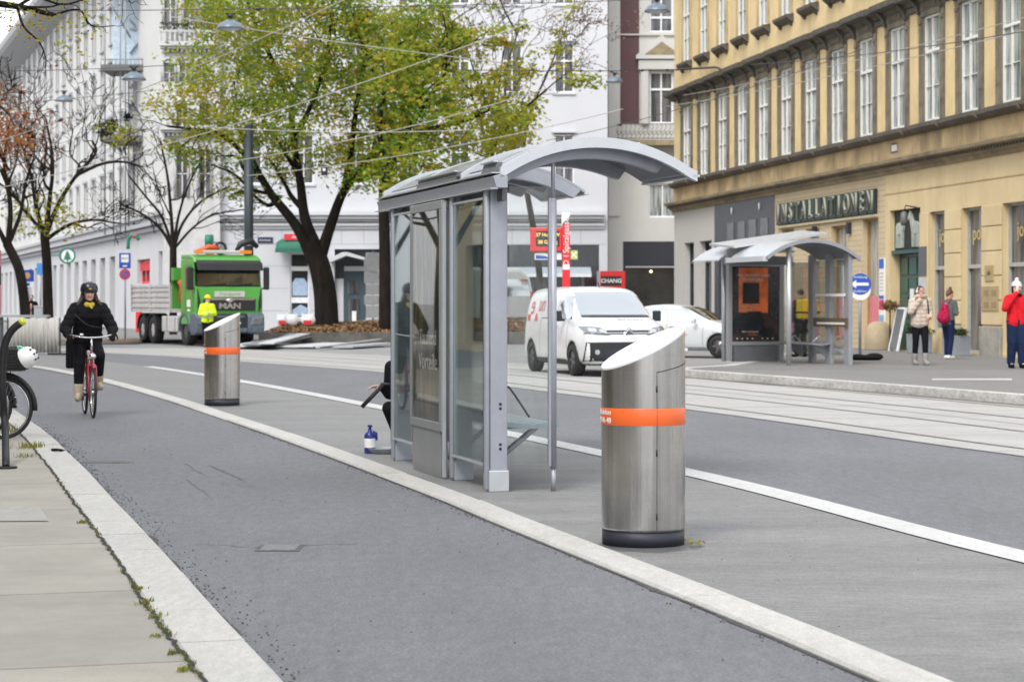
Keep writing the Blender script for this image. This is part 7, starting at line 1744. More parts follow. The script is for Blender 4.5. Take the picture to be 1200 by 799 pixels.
def stand(h=1.0, step=0.0, armL=None, armR=None, look=(0, -1, 0), lean=0.0):
    s = h
    J = dict(pel=V(0, 0, .95*s), ch=V(0, -lean, 1.32*s), nk=V(0, -lean-.01, 1.47*s), head=V(0, -lean-.03, 1.60*s), look=V(*look),
      shL=V(.175*s, -lean, 1.39*s), shR=V(-.175*s, -lean, 1.39*s), elL=V(.235*s, .03, 1.12*s), elR=V(-.235*s, .03, 1.12*s), wrL=V(.23*s, -.08, .88*s), wrR=V(-.23*s, -.08, .88*s),
      hipL=V(.085*s, 0, .93*s), hipR=V(-.085*s, 0, .93*s), knL=V(.09*s, -.03-step*.6, .50*s), knR=V(-.09*s, -.03+step*.4, .50*s), anL=V(.09*s, -step, .10), anR=V(-.09*s, step, .10), toeL=V(.10*s, -step-.15, .045), toeR=V(-.10*s, step-.15, .045))
    for k, a in (('L', armL), ('R', armR)):
        if a: J['el'+k], J['wr'+k] = V(*a[0]), V(*a[1])
        if a and len(a) > 2: J['hd'+k] = V(*a[2])
        if a and len(a) > 3: J['pn'+k] = V(*a[3])
    return J
# ---- cyclist coming towards the camera
cx, cy = (109-600)/F*27.25, 27.25
bike = bicycle('red city bicycle ridden towards the camera by the person in black', (cx-.16, cy+.53, 0.0), math.radians(17), m_bred)
JC = dict(pel=V(0, .32, 1.03), ch=V(0, .06, 1.36), nk=V(0, .0, 1.49), head=V(0, -.04, 1.63), look=V(.02, -1, -.04),
  shL=V(.175, .04, 1.42), shR=V(-.175, .04, 1.42), elL=V(.31, -.0, 1.16), elR=V(-.31, -.0, 1.16), wrL=V(.285, -.12, 1.085), wrR=V(-.285, -.12, 1.085),
  hdL=V(-.05, -.9, -.05), hdR=V(.05, -.9, -.05), pnL=V(0, 0, -1), pnR=V(0, 0, -1),
  hipL=V(.09, .30, .97), hipR=V(-.09, .30, .97), knL=V(.13, -.10, .80), knR=V(-.13, -.02, .69), anL=V(.14, .16, .44), anR=V(-.14, -.02, .30), toeL=V(.16, .01, .385), toeR=V(-.165, -.16, .245), hem=V(0, .26, 1.02), waist=V(0, .2, 1.14))
pc, HC = human('cyclist in black puffer jacket, black helmet and beige boots riding the red bicycle', (cx-.16, cy+.53, 0.0), math.radians(17), JC, m_cblk, m_cblk2, m_boot, m_hbr, 'long', jk=1.12, puff=.012, gloves=m_cblk2, curl=1.1, shoe_h=.28, ear=False, jeans_w=1.05)
mb = MB(); mb.cap(JC['nk']+V(-.03, -.05, -.012), JC['nk']+V(.03, -.05, -.012), .042, .042, 10); mb.cap(JC['nk']+V(0, -.07, -.02), JC['nk']+V(.03, -.10, -.06), .022, .012, 8); remesh(mb, 'scarf', m_scarf, .008, pc, 1)
m_helm = M('helmet_black', (0.012, 0.013, 0.016), .3, 0, .1, coat=.4)
mb = MB(); Hh = HC @ Matrix.Translation((0, -.015, .045)); vs_h = []
mb.lathe([(.112, -.035), (.118, -.02), (.119, .01), (.112, .05), (.092, .082), (.06, .102), (.025, .112), (.001, .114)], 32, (0,0,0), T=Hh.to_3x3().to_4x4() @ Matrix.Diagonal((.98, 1.1, 1, 1)))
mb.v = [tuple(Vector(v) + Hh.translation) for v in mb.v]; hm = mb.build('helmet', m_helm, pc)
mb = MB()
for a in range(-2, 3):
    for e in (.035, .078):
        an = PI/2 + a*.42; c = Hh @ V(math.cos(an)*.117*(1 if e < .05 else .83), math.sin(an)*.129*(1 if e < .05 else .8), e); mb.ell(c, .010, nu=8, nv=6)
mb.build('helmet_vent', m_anth, hm); mb = MB(); c = Hh @ V(0, .128, .015); mb.ell(c, (.016, .006, .010)); mb.build('helmet_badge', m_scarf, hm)
mb = MB(); mb.tube([HC @ V(-.08, 0, 0), HC @ V(-.062, .02, -.07), HC @ V(0, .045, -.105), HC @ V(.062, .02, -.07), HC @ V(.08, 0, 0)], .006, 5); mb.build('chin_strap', m_blk, hm)
mb = MB(); mb.tube(spline([(-.2, -.10, 1.36), (-.05, -.16, 1.22), (.1, -.14, 1.18), (.2, .0, 1.16)], 4), .006, 5); mb.build('bag_strap', m_anth, pc)
mb = MB(); mb.slab(lambda u, v: V(-.16-.10*u, .30+.12*u, .62+.38*v), 3, 3, (.0, .10, 0)); mb.build('shoulder_bag', m_cblk2, pc, bevel=.02)

# ---- person crouching behind the far end of the shelter, wiping the glass
kz = 20.75; kx = (475-600)/F*kz
JK = dict(pel=V(.08, .12, .42), ch=V(.03, -.02, .80), nk=V(.0, -.06, .95), head=V(-.02, -.10, 1.07), look=V(-.6, -1, -.1),
  shL=V(.17, .06, .86), shR=V(-.13, -.10, .86), elL=V(.22, -.12, .66), elR=V(-.20, -.10, .62), wrL=V(.08, -.22, .66), wrR=V(-.20, -.16, .58+.08),
  hdR=V(-.9, -.4, .1), pnR=V(.2, -.3, -1), hipL=V(.16, .10, .38), hipR=V(.0, .02, .38), knL=V(.1, -.28, .52), knR=V(-.15, -.18, .46), anL=V(.16, .0, .10), anR=V(-.04, .08, .10), toeL=V(.14, -.14, .045), toeR=V(-.09, -.06, .045), hem=V(.08, .1, .42), waist=V(.06, .06, .55))
JK['elR'] = V(-.155, -.06, .60); JK['wrR'] = V(-.215, -.12, .665)
pk, HK = human('person in black crouching behind the far shelter post holding a black wiper', (kx, kz, 0.004), 0, JK, m_cblk, m_cblk2, m_cblk2, m_hdk, 'short', jk=1.0)
sqz = thing('squeegee', 'black window wiper in the hand of the crouching person', 'wiper', (0, 0, 0))
a = P(449.5, 450, kz-.2); b_ = P(424, 477, kz-.25)
mb = MB(); mb.tube([a, b_], .021, 8); mb.build('blade', m_blk, sqz); mb = MB(); mb.tube([a + V(-.03, .02, 0), a + V(.09, .03, .0)], .014, 8); mb.build('handle', m_anth, sqz)
# ---- pavement people on the right
def at(px, Z, z=.146): return ((px-600)/F*Z, Z, z)
J1 = stand(1.0, .10, armL=((.22, .0, 1.13), (.17, -.16, 1.04), (-.5, -.6, 0)), armR=((-.24, -.10, 1.16), (-.06, -.17, 1.42), (.2, -.1, .9), (0, .8, 0)), look=(.25, -1, -.1), lean=.02)
p1, H1 = human('woman in beige puffer jacket with fur hood and grey boots, hand raised to her mouth', at(1078, 45.6), math.radians(8), J1, m_cbei, m_cblk2, m_bootg, m_hdk, 'back', jk=1.08, puff=.012, shoe_h=.35, skin=m_skin2)
mb = MB(); mb.torus((0, -.0, 1.475), (0, .25, 1), .125, .045, 20, 10); remesh(mb, 'fur_hood', m_fur, .012, p1, 1)
mb = MB()
for s in (-1, 1): mb.ell(H1 @ V(s*.09, -.01, 0), (.028, .035, .04), H1.to_3x3())
mb.torus(H1 @ V(0, -.01, .0), H1.to_3x3() @ V(0, 1, 0), .105, .012, 18, 6, PI*.0, 2*PI); hp_ = mb.build('headphones', m_wool, p1)
mb = MB(); mb.tube([(-.13, -.10, 1.44), (-.14, -.15, 1.25), (-.16, -.13, 1.1)], .014, 6); mb.tube([(.13, -.10, 1.44), (.14, -.15, 1.25), (.16, -.13, 1.1)], .014, 6); mb.build('backpack_strap', m_blk, p1)
J2 = stand(.97, .05, armL=((.22, -.04, 1.10), (.10, -.24, 1.12), (-.2, -1, .2)), armR=((-.22, -.03, 1.10), (-.05, -.24, 1.12), (.2, -1, .2)), look=(0, -1, -.55), lean=.03)
p2, H2 = human('woman in grey jacket with hair in a bun, seen from behind looking at her phone', at(1111, 50.4), math.radians(128), J2, m_cgry, m_nav, m_snk, m_hau, 'bun', jk=1.0)
bg2 = thing('backpack', 'dark pink floral backpack on the back of the woman in grey', 'bag', at(1111, 50.4), math.radians(128))
mb = MB(); mb.cap((-.03, .17, .98), (-.03, .15, 1.25), .14, .09, 16); mb.cap((.05, .17, 1.0), (.0, .15, 1.2), .12, .09, 16); remesh(mb, 'bag_body', m_bagp, .014, bg2, 2)
mb = MB()
for s in (-1, 1): mb.tube(spline([(s*.06, .15, 1.3), (s*.12, .02, 1.44), (s*.13, -.09, 1.3), (s*.14, .06, 1.1)], 4), .012, 6)
mb.build('strap', m_bagp, bg2)
ph = thing('mobile_phone', 'dark phone held in front of the woman in grey', 'phone', at(1111, 50.4), math.radians(128)); mb = MB(); mb.cb((.03, -.35, 1.16), (.075, .012, .15), 0, .5); mb.build('phone_body', m_blk, ph, bevel=.004)
mb = MB(); mb.bx(-.003, .063, -.3, -.299, 1.1, 1.22); 
J3 = stand(1.04, .07, armL=((.26, .0, 1.16), (.22, -.2, 1.0), (-.3, -.8, 0)), armR=((-.30, -.12, 1.24), (-.07, -.17, 1.56), (.15, .0, .9), (.4, .8, 0)), look=(.5, -1, -.1), lean=.0)
p3, H3 = human('person in red jacket and white bobble hat at the right edge, hand to the ear', at(1191, 43.4), math.radians(10), J3, m_cred, m_nav, m_cblk2, m_hdk, 'back', jk=1.2, tr=1.2, jeans_w=1.25)
mb = MB(); R3 = H3.to_3x3(); mb.ell(H3 @ V(0, -.015, .075), (.098, .105, .08), R3); mb.torus(H3 @ V(0, -.01, .05), R3 @ V(0, 0, 1), .092, .022, 20, 8); mb.ell(H3 @ V(0, -.02, .175), .045); remesh(mb, 'bobble_hat', m_wool, .010, p3, 1)
mb = MB(); mb.torus((0, .0, 1.50), (0, .2, 1), .09, .04, 16, 8); mb.build('collar', m_cblk2, p3)
# ---- courier with yellow bag behind the opposite shelter
J4 = stand(.98, .06, look=(-.3, 1, 0)); J4['look'] = V(.3, -1, -.3)
p4, H4_ = human('courier in black seen through the opposite shelter glass, carrying a yellow cube bag', at(938, 52.5), math.radians(205), J4, m_cblk, m_cblk2, m_cblk2, m_hdk, 'short')
yb = thing('courier_bag', 'yellow cube shaped courier backpack behind the opposite shelter', 'bag', at(938, 52.5), math.radians(205)); mb = MB(); mb.bx(-.24, .24, .13, .50, .95, 1.45); mb.build('bag_body', m_cyel, yb, bevel=.05); mb = MB(); mb.bx(-.245, .245, .125, .505, 1.1, 1.14); mb.build('bag_trim', m_cblk2, yb)
cb = bicycle('dark courier bicycle leaning behind the opposite shelter', at(915, 53.2), math.radians(75), m_bblk)
mb = MB(); 
# ---- roadworker and driver
J5 = stand(1.0, .05, armL=((.25, -.02, 1.12), (.08, -.22, 1.15), (-.8, -.4, 0)), armR=((-.25, -.02, 1.12), (-.06, -.22, 1.1), (.8, -.4, 0)), look=(.6, -1, -.1))
p5, H5 = human('roadworker in yellow hi-vis jacket and cap standing in front of the green truck', ((243-600)/F*70.0, 70.0, 0.01), math.radians(20), J5, m_hiv, m_cblk2, m_cblk2, m_hdk, 'short', jk=1.15, tr=1.1)
mb = MB(); mb.lathe([(.125, 0), (.10, .012), (.098, .05), (.07, .09), (0, .11)], 20, (0,0,0), T=H5.to_3x3().to_4x4()); o5 = H5 @ V(0, 0, .06); mb.v = [tuple(Vector(v)+o5) for v in mb.v]; mb.build('cap', m_cyel, p5)
mb = MB(); mb.torus((0, 0, 1.18), (0, 0, 1), .19, .018, 20, 6); mb.torus((0, 0, 1.02), (0, 0, 1), .195, .018, 20, 6); mb.build('reflective_band', m_alul, p5)
J6 = dict(pel=V(0, .25, 1.75-.15), ch=V(0, .12, 2.12), nk=V(0, .08, 2.27), head=V(0, .05, 2.42), look=V(.1, -1, 0), shL=V(.19, .1, 2.18), shR=V(-.19, .1, 2.18), elL=V(.26, -.1, 2.0), elR=V(-.26, -.1, 2.0), wrL=V(.16, -.32, 2.12), wrR=V(-.16, -.32, 2.12),
  hipL=V(.1, .2, 1.58), hipR=V(-.1, .2, 1.58), knL=V(.14, -.2, 1.62), knR=V(-.14, -.2, 1.62), anL=V(.14, -.28, 1.25), anR=V(-.14, -.28, 1.25), toeL=V(.14, -.38, 1.18), toeR=V(-.14, -.38, 1.18))
Rt = Matrix.Rotation(math.radians(26), 3, 'Z'); dpos = Vector(tt.location) + Rt @ V(-.05, .85, 0)
p6, H6 = human('truck driver in reddish brown jacket behind the windscreen of the green truck', tuple(dpos), math.radians(26), J6, cloth('jacket_rust', (0.28, 0.07, 0.04)), m_cblk2, m_cblk2, m_hdk, 'short', vox=.009)
# ------------------------------------------------------------------ small things of the street
m_wire = M('wire_dark', (0.05, 0.05, 0.052), 0.5); m_wirel = M('wire_pale', (0.42, 0.40, 0.37), 0.5); m_lsh = M('lamp_shade_blue_grey', (0.16, 0.20, 0.24), 0.35, 0.3, 0.08)
m_ins = M('insulator', (0.02, 0.02, 0.022), 0.4)
def hang_lamp(px, py, Z, label, wd=.62):
    c = P(px, py, Z); t = thing('hanging_lamp', label, 'street lamp', c, 0, 'lamps hanging over the street'); k = wd/.62
    mb = MB(); mb.lathe([(0, .13*k), (.08*k, .13*k), (.12*k, .10*k), (.24*k, .05*k), (.31*k, -.05*k), (.325*k, -.09*k), (.30*k, -.09*k), (.22*k, .02*k), (0, .04*k)], 28); mb.build('lamp_shade', m_lsh, t)
    mb = MB(); mb.lathe([(0, -.12*k), (.16*k, -.11*k), (.28*k, -.075*k), (.28*k, -.06*k), (0, -.06*k)], 20); mb.build('diffuser', M('lamp_diffuser', (.5, .52, .55), .3), t) if 'lamp_diffuser' not in bpy.data.materials else mb.build('diffuser', bpy.data.materials['lamp_diffuser'], t)
    mb = MB(); mb.tube([(0, 0, .12*k), (0, 0, .26*k)], .025, 6); mb.tube([(-.12, 0, .27*k), (.12, 0, .27*k)], .02, 6); mb.cyl((-.06, 0, .22*k), (.06, 0, .22*k), .05, 10); mb.build('hanger', m_ins, t)
    return t
for a in ((270, 30, 49, 'largest hanging lamp, in front of the upper left of the green tree crown'), (157, 90, 56, 'hanging lamp directly below the dark deck of the stair tower'), (75, 116, 73, 'hanging lamp between the stair tower and the grey eave'), (18, 141, 92, 'farthest and smallest hanging lamp, beside the orange leaves'), (770, 10, 52, 'hanging lamp at the top edge beside the corner of the yellow building'), (720, 94, 77, 'hanging lamp in front of the brown strip, above the shelter roof')): hang_lamp(*a)
def wire(a, b, label, sag=.15, r=.008, pale=False, knots=()):
    p = P(*a); q = P(*b); n = 24; pts = [p.lerp(q, k/n) + V(0, 0, -sag*4*(k/n)*(1-k/n)) for k in range(n+1)]
    t = thing('overhead_wire', label, 'cable', (0, 0, 0), 0, 'overhead wires across the street'); mb = MB(); mb.tube(pts, r, 5); mb.build('cable', m_wirel if pale else m_wire, t)
    for k in knots:
        c = p.lerp(q, k) + V(0, 0, -sag*4*k*(1-k)); mb = MB(); d = (q-p).normalized(); mb.ell(c, .05); mb.cyl(c-d*.14, c+d*.14, .022, 6); mb.build('insulator', m_ins, t)
wire((-60, 13, 49), (860, -4, 52), 'dark span wire along the top edge carrying the largest lamp and the top right lamp', .1, .010, False, (.38,))
wire((200, 20, 49), (590, 74, 56), 'pale wire from the largest hanging lamp sloping down right across the green tree', .05, .012, True)
wire((-40, 178, 60), (470, -32, 45), 'pale wire rising from the bare trees to the top edge above the green tree', .25, .012, True, (.27,))
wire((-20, 225, 60), (720, -12, 50), 'wire rising across the tree crown to the top edge right of the tree', .35, .012, True)
wire((-60, 84, 56), (210, 76, 56), 'dark wire carrying the lamp below the stair tower deck', .05, .010)
wire((-60, 126, 73), (180, 106, 73), 'thin wire carrying the lamp beside the grey eave', .05, .011)
wire((230, 148, 60), (560, 152, 58), 'pale level wire crossing the middle of the green tree', .12, .011, True)
wire((250, 192, 58), (640, 104, 54), 'pale wire crossing the lower left of the green tree crown', .2, .011, True)
wire((290, 206, 60), (730, 128, 54), 'lowest pale wire crossing the green tree towards the shelter roof', .2, .011, True)
wire((540, 82, 74), (796, 82, 80), 'dark span wire with insulators carrying the lamp in front of the brown strip', .05, .016, False, (.53, .62, .82, .94))
wire((640, 165, 70), (1010, 58, 50), 'thin dark wire rising from the shelter roof past the yellow building corner', .2, .010, False, (.3,))
wire((780, 125, 78), (1240, 26, 46), 'pale contact wire across the yellow facade, above the darker one', .15, .012, True)
wire((880, 76, 62), (1240, 30, 46), 'dark contact wire across the yellow facade windows', .12, .012, False, (.32,))
wire((800, 112, 74), (1240, 10, 46), 'uppermost pale wire across the yellow facade', .15, .010, True)
br_ = thing('wire_bracket', 'curved black wall bracket with insulators at the far corner of the yellow building', 'bracket', (0, 0, 0)); mb = MB(); mb.tube(spline([P(792, 82, 82), P(826, 80, 80.2), P(842, 80, 78.5), P(848, 92, 78.6)], 5), .04, 6); mb.build('arm', m_ins, br_)
# catenary mast
mp_ = thing('lamp_pole', 'dark blue-grey steel mast behind the green truck cab', 'pole', (GX(291.5, 80), 80, .1)); zt = H + (355-150)*80/F
mb = MB(); mb.tube([(0, 0, 0), (0, 0, zt)], [.19, .17], 16); mb.build('mast', M('mast_slate', (0.02, 0.027, 0.034), .5, 0, .1), mp_); mb = MB(); mb.cyl((0, 0, 3.55), (0, 0, 3.62), .2, 16); mb.lathe([(0, zt+.12), (.1, zt+.1), (.18, zt), (0, zt)], 14); mb.build('collar', m_alud, mp_)
# signal box hanging in the tree
sg = thing('tram_signal', 'small dark hanging signal box with a round light against the tree', 'signal', P(380, 200, 60)); mb = MB(); mb.bx(-.09, .09, -.06, .06, -.14, .16); mb.build('box', m_ins, sg, bevel=.02); mb = MB(); mb.cyl((0, -.07, .02), (0, -.061, .02), .045, 14); mb.build('lens', m_white, sg)
mb = MB(); mb.tube([(-.1, 0, -.15), (.1, 0, -.45), (-.1, 0, -.45), (.1, 0, -.15)], .01, 4); mb.tube([(0, 0, .15), (0, 0, .55)], .01, 4); mb.build('hanger', m_wirel, sg)
# ---- stop pole with display
m_srd = M('stop_red', (0.68, 0.025, 0.03), .4, 0, .04)
sp = thing('tram_stop_sign', 'tall red tram stop pole with red display box behind the white van', 'sign', (GX(663.5, 55), 55, .01)); s_ = 55/F
def ZP(py, Z): return H + (355-py)*Z/F - .01
mb = MB(); mb.bx(-.10, .10, -.08, .08, 0, ZP(262, 55)); mb.build('pole', m_srd, sp); mb = MB(); mb.prism([(-.10, ZP(262, 55)), (.10, ZP(253, 55)), (.10, ZP(249, 55)), (-.12, ZP(249, 55)), (-.12, ZP(266, 55))], -.085, .085, 'y'); mb.build('pole_cap', m_white, sp)
text('lettering', 'Spitalgasse', .22, m_white, sp, (0, -.085, ZP(276, 55)), (PI/2, -PI/2, 0), .001); text('lettering', 'O 1', .2, m_white, sp, (0, -.085, ZP(305, 55)), (PI/2, -PI/2, 0), .001)
mb = MB(); mb.bx(-.09, .09, -.085, -.081, ZP(316, 55), ZP(310, 55)); mb.build('pole_plate', m_white, sp)
mb = MB(); mb.bx(-.95, -.105, -.1, .1, ZP(295, 55), ZP(267, 55)); db = mb.build('display_box', m_srd, sp, bevel=.03)
mb = MB(); mb.bx(-.80, -.18, -.106, -.101, ZP(289, 55), ZP(271, 55)); ds = mb.build('display', m_ins, db); m_led = M('led_amber', (.8, .55, .1), .5, emit=(1, .65, .15), estr=.8)
text('display_text', '37 Hohe W', .13, m_led, ds, (-.49, -.11, ZP(275.5, 55)), ext=.001); text('display_text', '38 Grinzg', .13, m_led, ds, (-.49, -.11, ZP(284, 55)), ext=.001)
mb = MB(); mb.bx(-.83, -.12, -.03, .0, ZP(304.5, 55), ZP(296.5, 55)); lp = mb.build('lower_plate', m_white, sp); mb = MB(); mb.prism([(-.80, ZP(303.5, 55)), (-.4, ZP(303.5, 55)), (-.55, ZP(300, 55)), (-.8, ZP(299, 55))], -.034, -.031, 'y'); mb.build('blue_mark', M('sign_blue', (0.02, 0.08, 0.42), .4), lp)
m_sb = bpy.data.materials['sign_blue']
mb = MB(); mb.bx(.11, .30, -.02, .01, ZP(304, 55), ZP(293.5, 55)); yp = mb.build('yellow_plate', M('plate_yellow_green', (.5, .55, .15), .5), sp); mb = MB(); mb.cb((.2, -.024, ZP(298.7, 55)), (.2, .004, .03), 0, 0, .8); mb.cb((.2, -.024, ZP(298.7, 55)), (.2, .003, .03), 0, 0, -.8); mb.build('cross_mark', m_white, yp)
# ---- red shop sign
cs = thing('shop_sign', 'red sign with a black letter field on a grey post above the white van', 'sign', (GX(701, 95), 95, .1)); z0 = H + (355-338)*95/F - .1; z1 = H + (355-319)*95/F - .1
mb = MB(); mb.bx(-.06, .06, -.06, .06, 0, z1+.05); mb.build('post', m_alu, cs); mb = MB(); mb.bx(.08, 1.22, -.05, .05, z0-.5, z1+.05); bx_ = mb.build('panel', m_srd, cs)
mb = MB(); mb.bx(.13, 1.05, -.06, -.051, z0+.12, z1-.18); fb = mb.build('black_field', m_ins, bx_); text('lettering', 'CHANG', .25, m_white, fb, (.59, -.066, (z0+z1)/2-.03), ext=.002, bold=.006, sx=1.05)
# ---- signs on the left
def sign_post(name, label, px, Z, py_top, zb=.1): 
    t = thing(name, label, 'sign', (GX(px, Z), Z, zb)); mb = MB(); mb.tube([(0, .03, 0), (0, .03, H + (355-py_top)*Z/F - zb)], .035, 8); mb.build('pole', m_alu, t); return t
def zz(py, Z, zb=.1): return H + (355-py)*Z/F - zb
t = sign_post('stop_sign', 'blue stop sign above a round no-parking sign left of the red window', 146.5, 79, 296)
mb = MB(); mb.bx(-.22, .22, -.03, -.006, zz(314.5, 79), zz(296.5, 79)); a = mb.build('blue_plate', m_sb, t, bevel=.02); mb = MB(); mb.bx(-.14, .14, -.034, -.031, zz(307.5, 79), zz(298.5, 79)); b_ = mb.build('white_field', m_white, a); text('lettering', 'BUS', .13, m_ins, b_, (0, -.037, zz(303, 79)), ext=.001); mb = MB(); mb.bx(-.08, .08, -.034, -.031, zz(312.5, 79), zz(311, 79)); mb.build('plate_print', m_white, a)
mb = MB(); mb.cyl((0, -.03, zz(321.5, 79)), (0, -.006, zz(321.5, 79)), .21, 28); a = mb.build('round_plate', m_srd, t); mb = MB(); mb.cyl((0, -.034, zz(321.5, 79)), (0, -.031, zz(321.5, 79)), .16, 28); b_ = mb.build('blue_disc', M('faded_blue', (.12, .1, .3), .5), a); mb = MB(); mb.cb((0, -.038, zz(321.5, 79)), (.32, .004, .035), 0, 0, .785); mb.build('red_bar', m_srd, b_)
t = sign_post('parking_sign', 'blue and white rectangular sign between the two bare tree trunks', 33, 72, 316)
mb = MB(); mb.bx(-.26, .20, -.03, -.006, zz(330, 72), zz(316.5, 72)); a = mb.build('blue_plate', m_sb, t); mb = MB(); mb.cyl((-.02, -.036, zz(323, 72)), (-.02, -.031, zz(323, 72)), .11, 16); mb.build('plate_emblem', M('plate_ochre', (.5, .33, .12), .6), a); mb = MB(); mb.bx(-.26, .20, -.03, -.006, zz(336.5, 72), zz(330.4, 72)); a = mb.build('white_plate', m_white, t); mb = MB(); mb.bx(-.24, .06, -.034, -.031, zz(335, 72), zz(331.5, 72)); mb.build('plate_print', m_sb, a)
t = sign_post('blue_sign', 'small plain blue sign beside the trunk of the tall bare tree', 47, 90, 308); mb = MB(); mb.bx(-.14, .14, -.03, -.006, zz(322, 90), zz(308.5, 90)); mb.build('blue_plate', M('light_blue_plate', (.06, .25, .6), .5), t)
# shop emblem: green ring with a fir tree
t = thing('shop_sign', 'round green shop emblem with a fir tree on the long white facade', 'sign', (GX(79, 118), 118, .1)); zc = zz(299.5, 118); rr_ = .42; m_eg = M('emblem_green', (.01, .16, .10), .5)
mb = MB(); mb.torus((0, 0, zc), (0, 1, 0), rr_, .055, 32, 6); mb.build('ring', m_eg, t); mb = MB(); mb.cyl((0, .02, zc), (0, .04, zc), rr_, 28); mb.build('disc', m_white, t)
mb = MB()
for k, (z0, w_) in enumerate(((-.22, .26), (-.08, .20), (.06, .14))): mb.prism([(-w_, zc+z0), (w_, zc+z0), (0, zc+z0+.22)], -.02-.004*k, .01, 'y')
mb.bx(-.04, .04, -.02, .01, zc-.34, zc-.22); mb.build('fir_emblem', m_eg, t); mb = MB(); mb.bx(-.9, -.44, -.03, .03, zc-.03, zc+.03); mb.build('bracket', m_eg, t)
t = thing('shop_sign', 'small green and red bracket sign above the red window', 'sign', (GX(158, 104), 103.5, .1)); zc = zz(284, 104); mb = MB(); mb.tube(spline([(-.25, 0, zc-.35), (-.2, 0, zc+.2), (.1, 0, zc+.32), (.3, 0, zc+.1)], 4), [.11]*9+[.09]*4, 8) if False else mb.tube(spline([(-.25, 0, zc-.35), (-.2, 0, zc+.2), (.1, 0, zc+.32), (.3, 0, zc+.1)], 4), .09, 8); mb.build('green_bow', m_eg, t); mb = MB(); mb.tube([(.0, -.02, zc+.2), (.15, -.02, zc+.38)], .07, 8); mb.build('red_tip', m_srd, t)
t = thing('shop_sign', 'round green drum sign on the white facade above the truck cab', 'sign', (GX(246, 100), 100, .1)); zc = zz(283, 100); mb = MB(); mb.cyl((-.2, 0, zc), (.14, 0, zc), .33, 24); mb.build('drum', m_eg, t); mb = MB(); mb.bx(-.04, .04, .3, 2.6, zc-.03, zc+.03); mb.build('bracket', m_alud, t)
# back of an octagonal sign on a post with plates
t = sign_post('sign_back', 'grey backs of an octagonal sign and smaller plates beside the dark trunk', 437, 86, 294, .3); m_bk = M('sign_back_grey', (.42, .44, .47), .5, .3, .1)
pol = [(.40*math.cos(PI/8+k*PI/4), zz(308, 86, .3)+.42*math.sin(PI/8+k*PI/4)) for k in range(8)]
mb = MB(); mb.prism(pol, -.03, 0, 'y'); mb.build('octagon_plate', m_bk, t)
for y0, y1, w_ in ((318, 332, .36), (333, 345, .30), (346, 357, .36), (358, 372, .30)): mb = MB(); mb.bx(-w_, w_, -.03, 0, zz(y1, 86, .3), zz(y0, 86, .3)); mb.build('rear_plate', m_bk, t, bevel=.02)
# round direction sign
t = sign_post('direction_sign', 'round blue sign with a white arrow pointing left behind the opposite shelter', 1008, 50.5, 318, .146); zc = zz(333, 50.5, .146)
mb = MB(); mb.cyl((0, -.03, zc), (0, -.01, zc), .26, 32); a = mb.build('blue_disc', m_sb, t); mb = MB(); mb.prism([(-.24, zc), (-.10, zc+.10), (-.10, zc+.035), (.2, zc+.035), (.2, zc-.035), (-.10, zc-.035), (-.10, zc-.10)], -.036, -.031, 'y'); mb.build('arrow', m_white, a)
text('lettering', 'Umleitung', .08, m_white, a, (0, -.034, zc+.17), ext=.001); text('lettering', 'Radfahrer', .08, m_white, a, (0, -.034, zc-.17), ext=.001); mb = MB(); mb.cyl((0, -.028, zc-.14), (0, -.012, zc-.14), .25, 28); mb.build('rear_disc', m_white, t)
# ---- near the yellow wall
def on_yb(x, out, z=.146):
    c = Vector((6.65, 85.7, 0)); ux = Vector((.1650, -.9863, 0)); uy = Vector((.9863, .1650, 0)); p = c + ux*x - uy*out; return (p.x, p.y, z)
ryb = math.radians(-80.5)
m_pot = M('grey_planter', (.26, .28, .31), .7, 0, .15)
lf_p = leaf_mat('planter_green', (.03, .06, .02))
def planter(x, label, w_=.5, h=.52, dark=False):
    t = thing('planter_box', label, 'planter', on_yb(x, .55), ryb, 'planter boxes along the yellow wall'); mb = MB(); mb.prism([(-w_/2*.85, 0), (w_/2*.85, 0), (w_/2, h), (-w_/2, h)], -.28, .28, 'y'); mb.build('box', m_pot, t, bevel=.015)
    mb = MB(); mb.bx(-w_/2+.04, w_/2-.04, -.24, .24, h-.02, h+.01); mb.build('earth', m_soil, t); leaves('shrub', [(V(R.uniform(-.26, .26), R.uniform(-.2, .2), h+.08), .16) for _ in range(26)], 26, .035, [lf_p, m_w2], [4, 1], R, t)
planter(29.6, 'grey planter box between the beige jacket woman and the woman with the backpack'); planter(32.3, 'grey planter box right of the woman with the backpack')
t = thing('guard_stone', 'rounded worn sandstone guard stone at the foot of the yellow pier', 'stone', on_yb(25.55, .25), ryb); mb = MB(); mb.lathe([(0, 0), (.42, 0), (.42, .35), (.38, .6), (.28, .76), (.12, .82), (0, .83)], 20); mb.build('stone', M('sandstone', (.42, .34, .22), .9, 0, .15, bump=.5, dirt=(.2, .17, .12), dirt_amt=.5, dirt_scale=3), t, bevel=.02)
t = thing('menu_board', 'folding chalkboard with white frame leaning beside the green door', 'board', on_yb(27.0, .35), ryb)
mb = MB(); T = Matrix.Rotation(math.radians(-12), 4, 'X'); mb.bx(-.30, .30, -.02, .02, .05, 1.2, T); mb.build('chalkboard', m_gr, t); mb = MB(); mb.bx(-.36, -.30, -.03, .03, 0, 1.25, T); mb.bx(.30, .36, -.03, .03, 0, 1.25, T); mb.bx(-.30, .30, -.03, .03, 1.2, 1.25, T); mb.build('frame', m_wframe2, t)
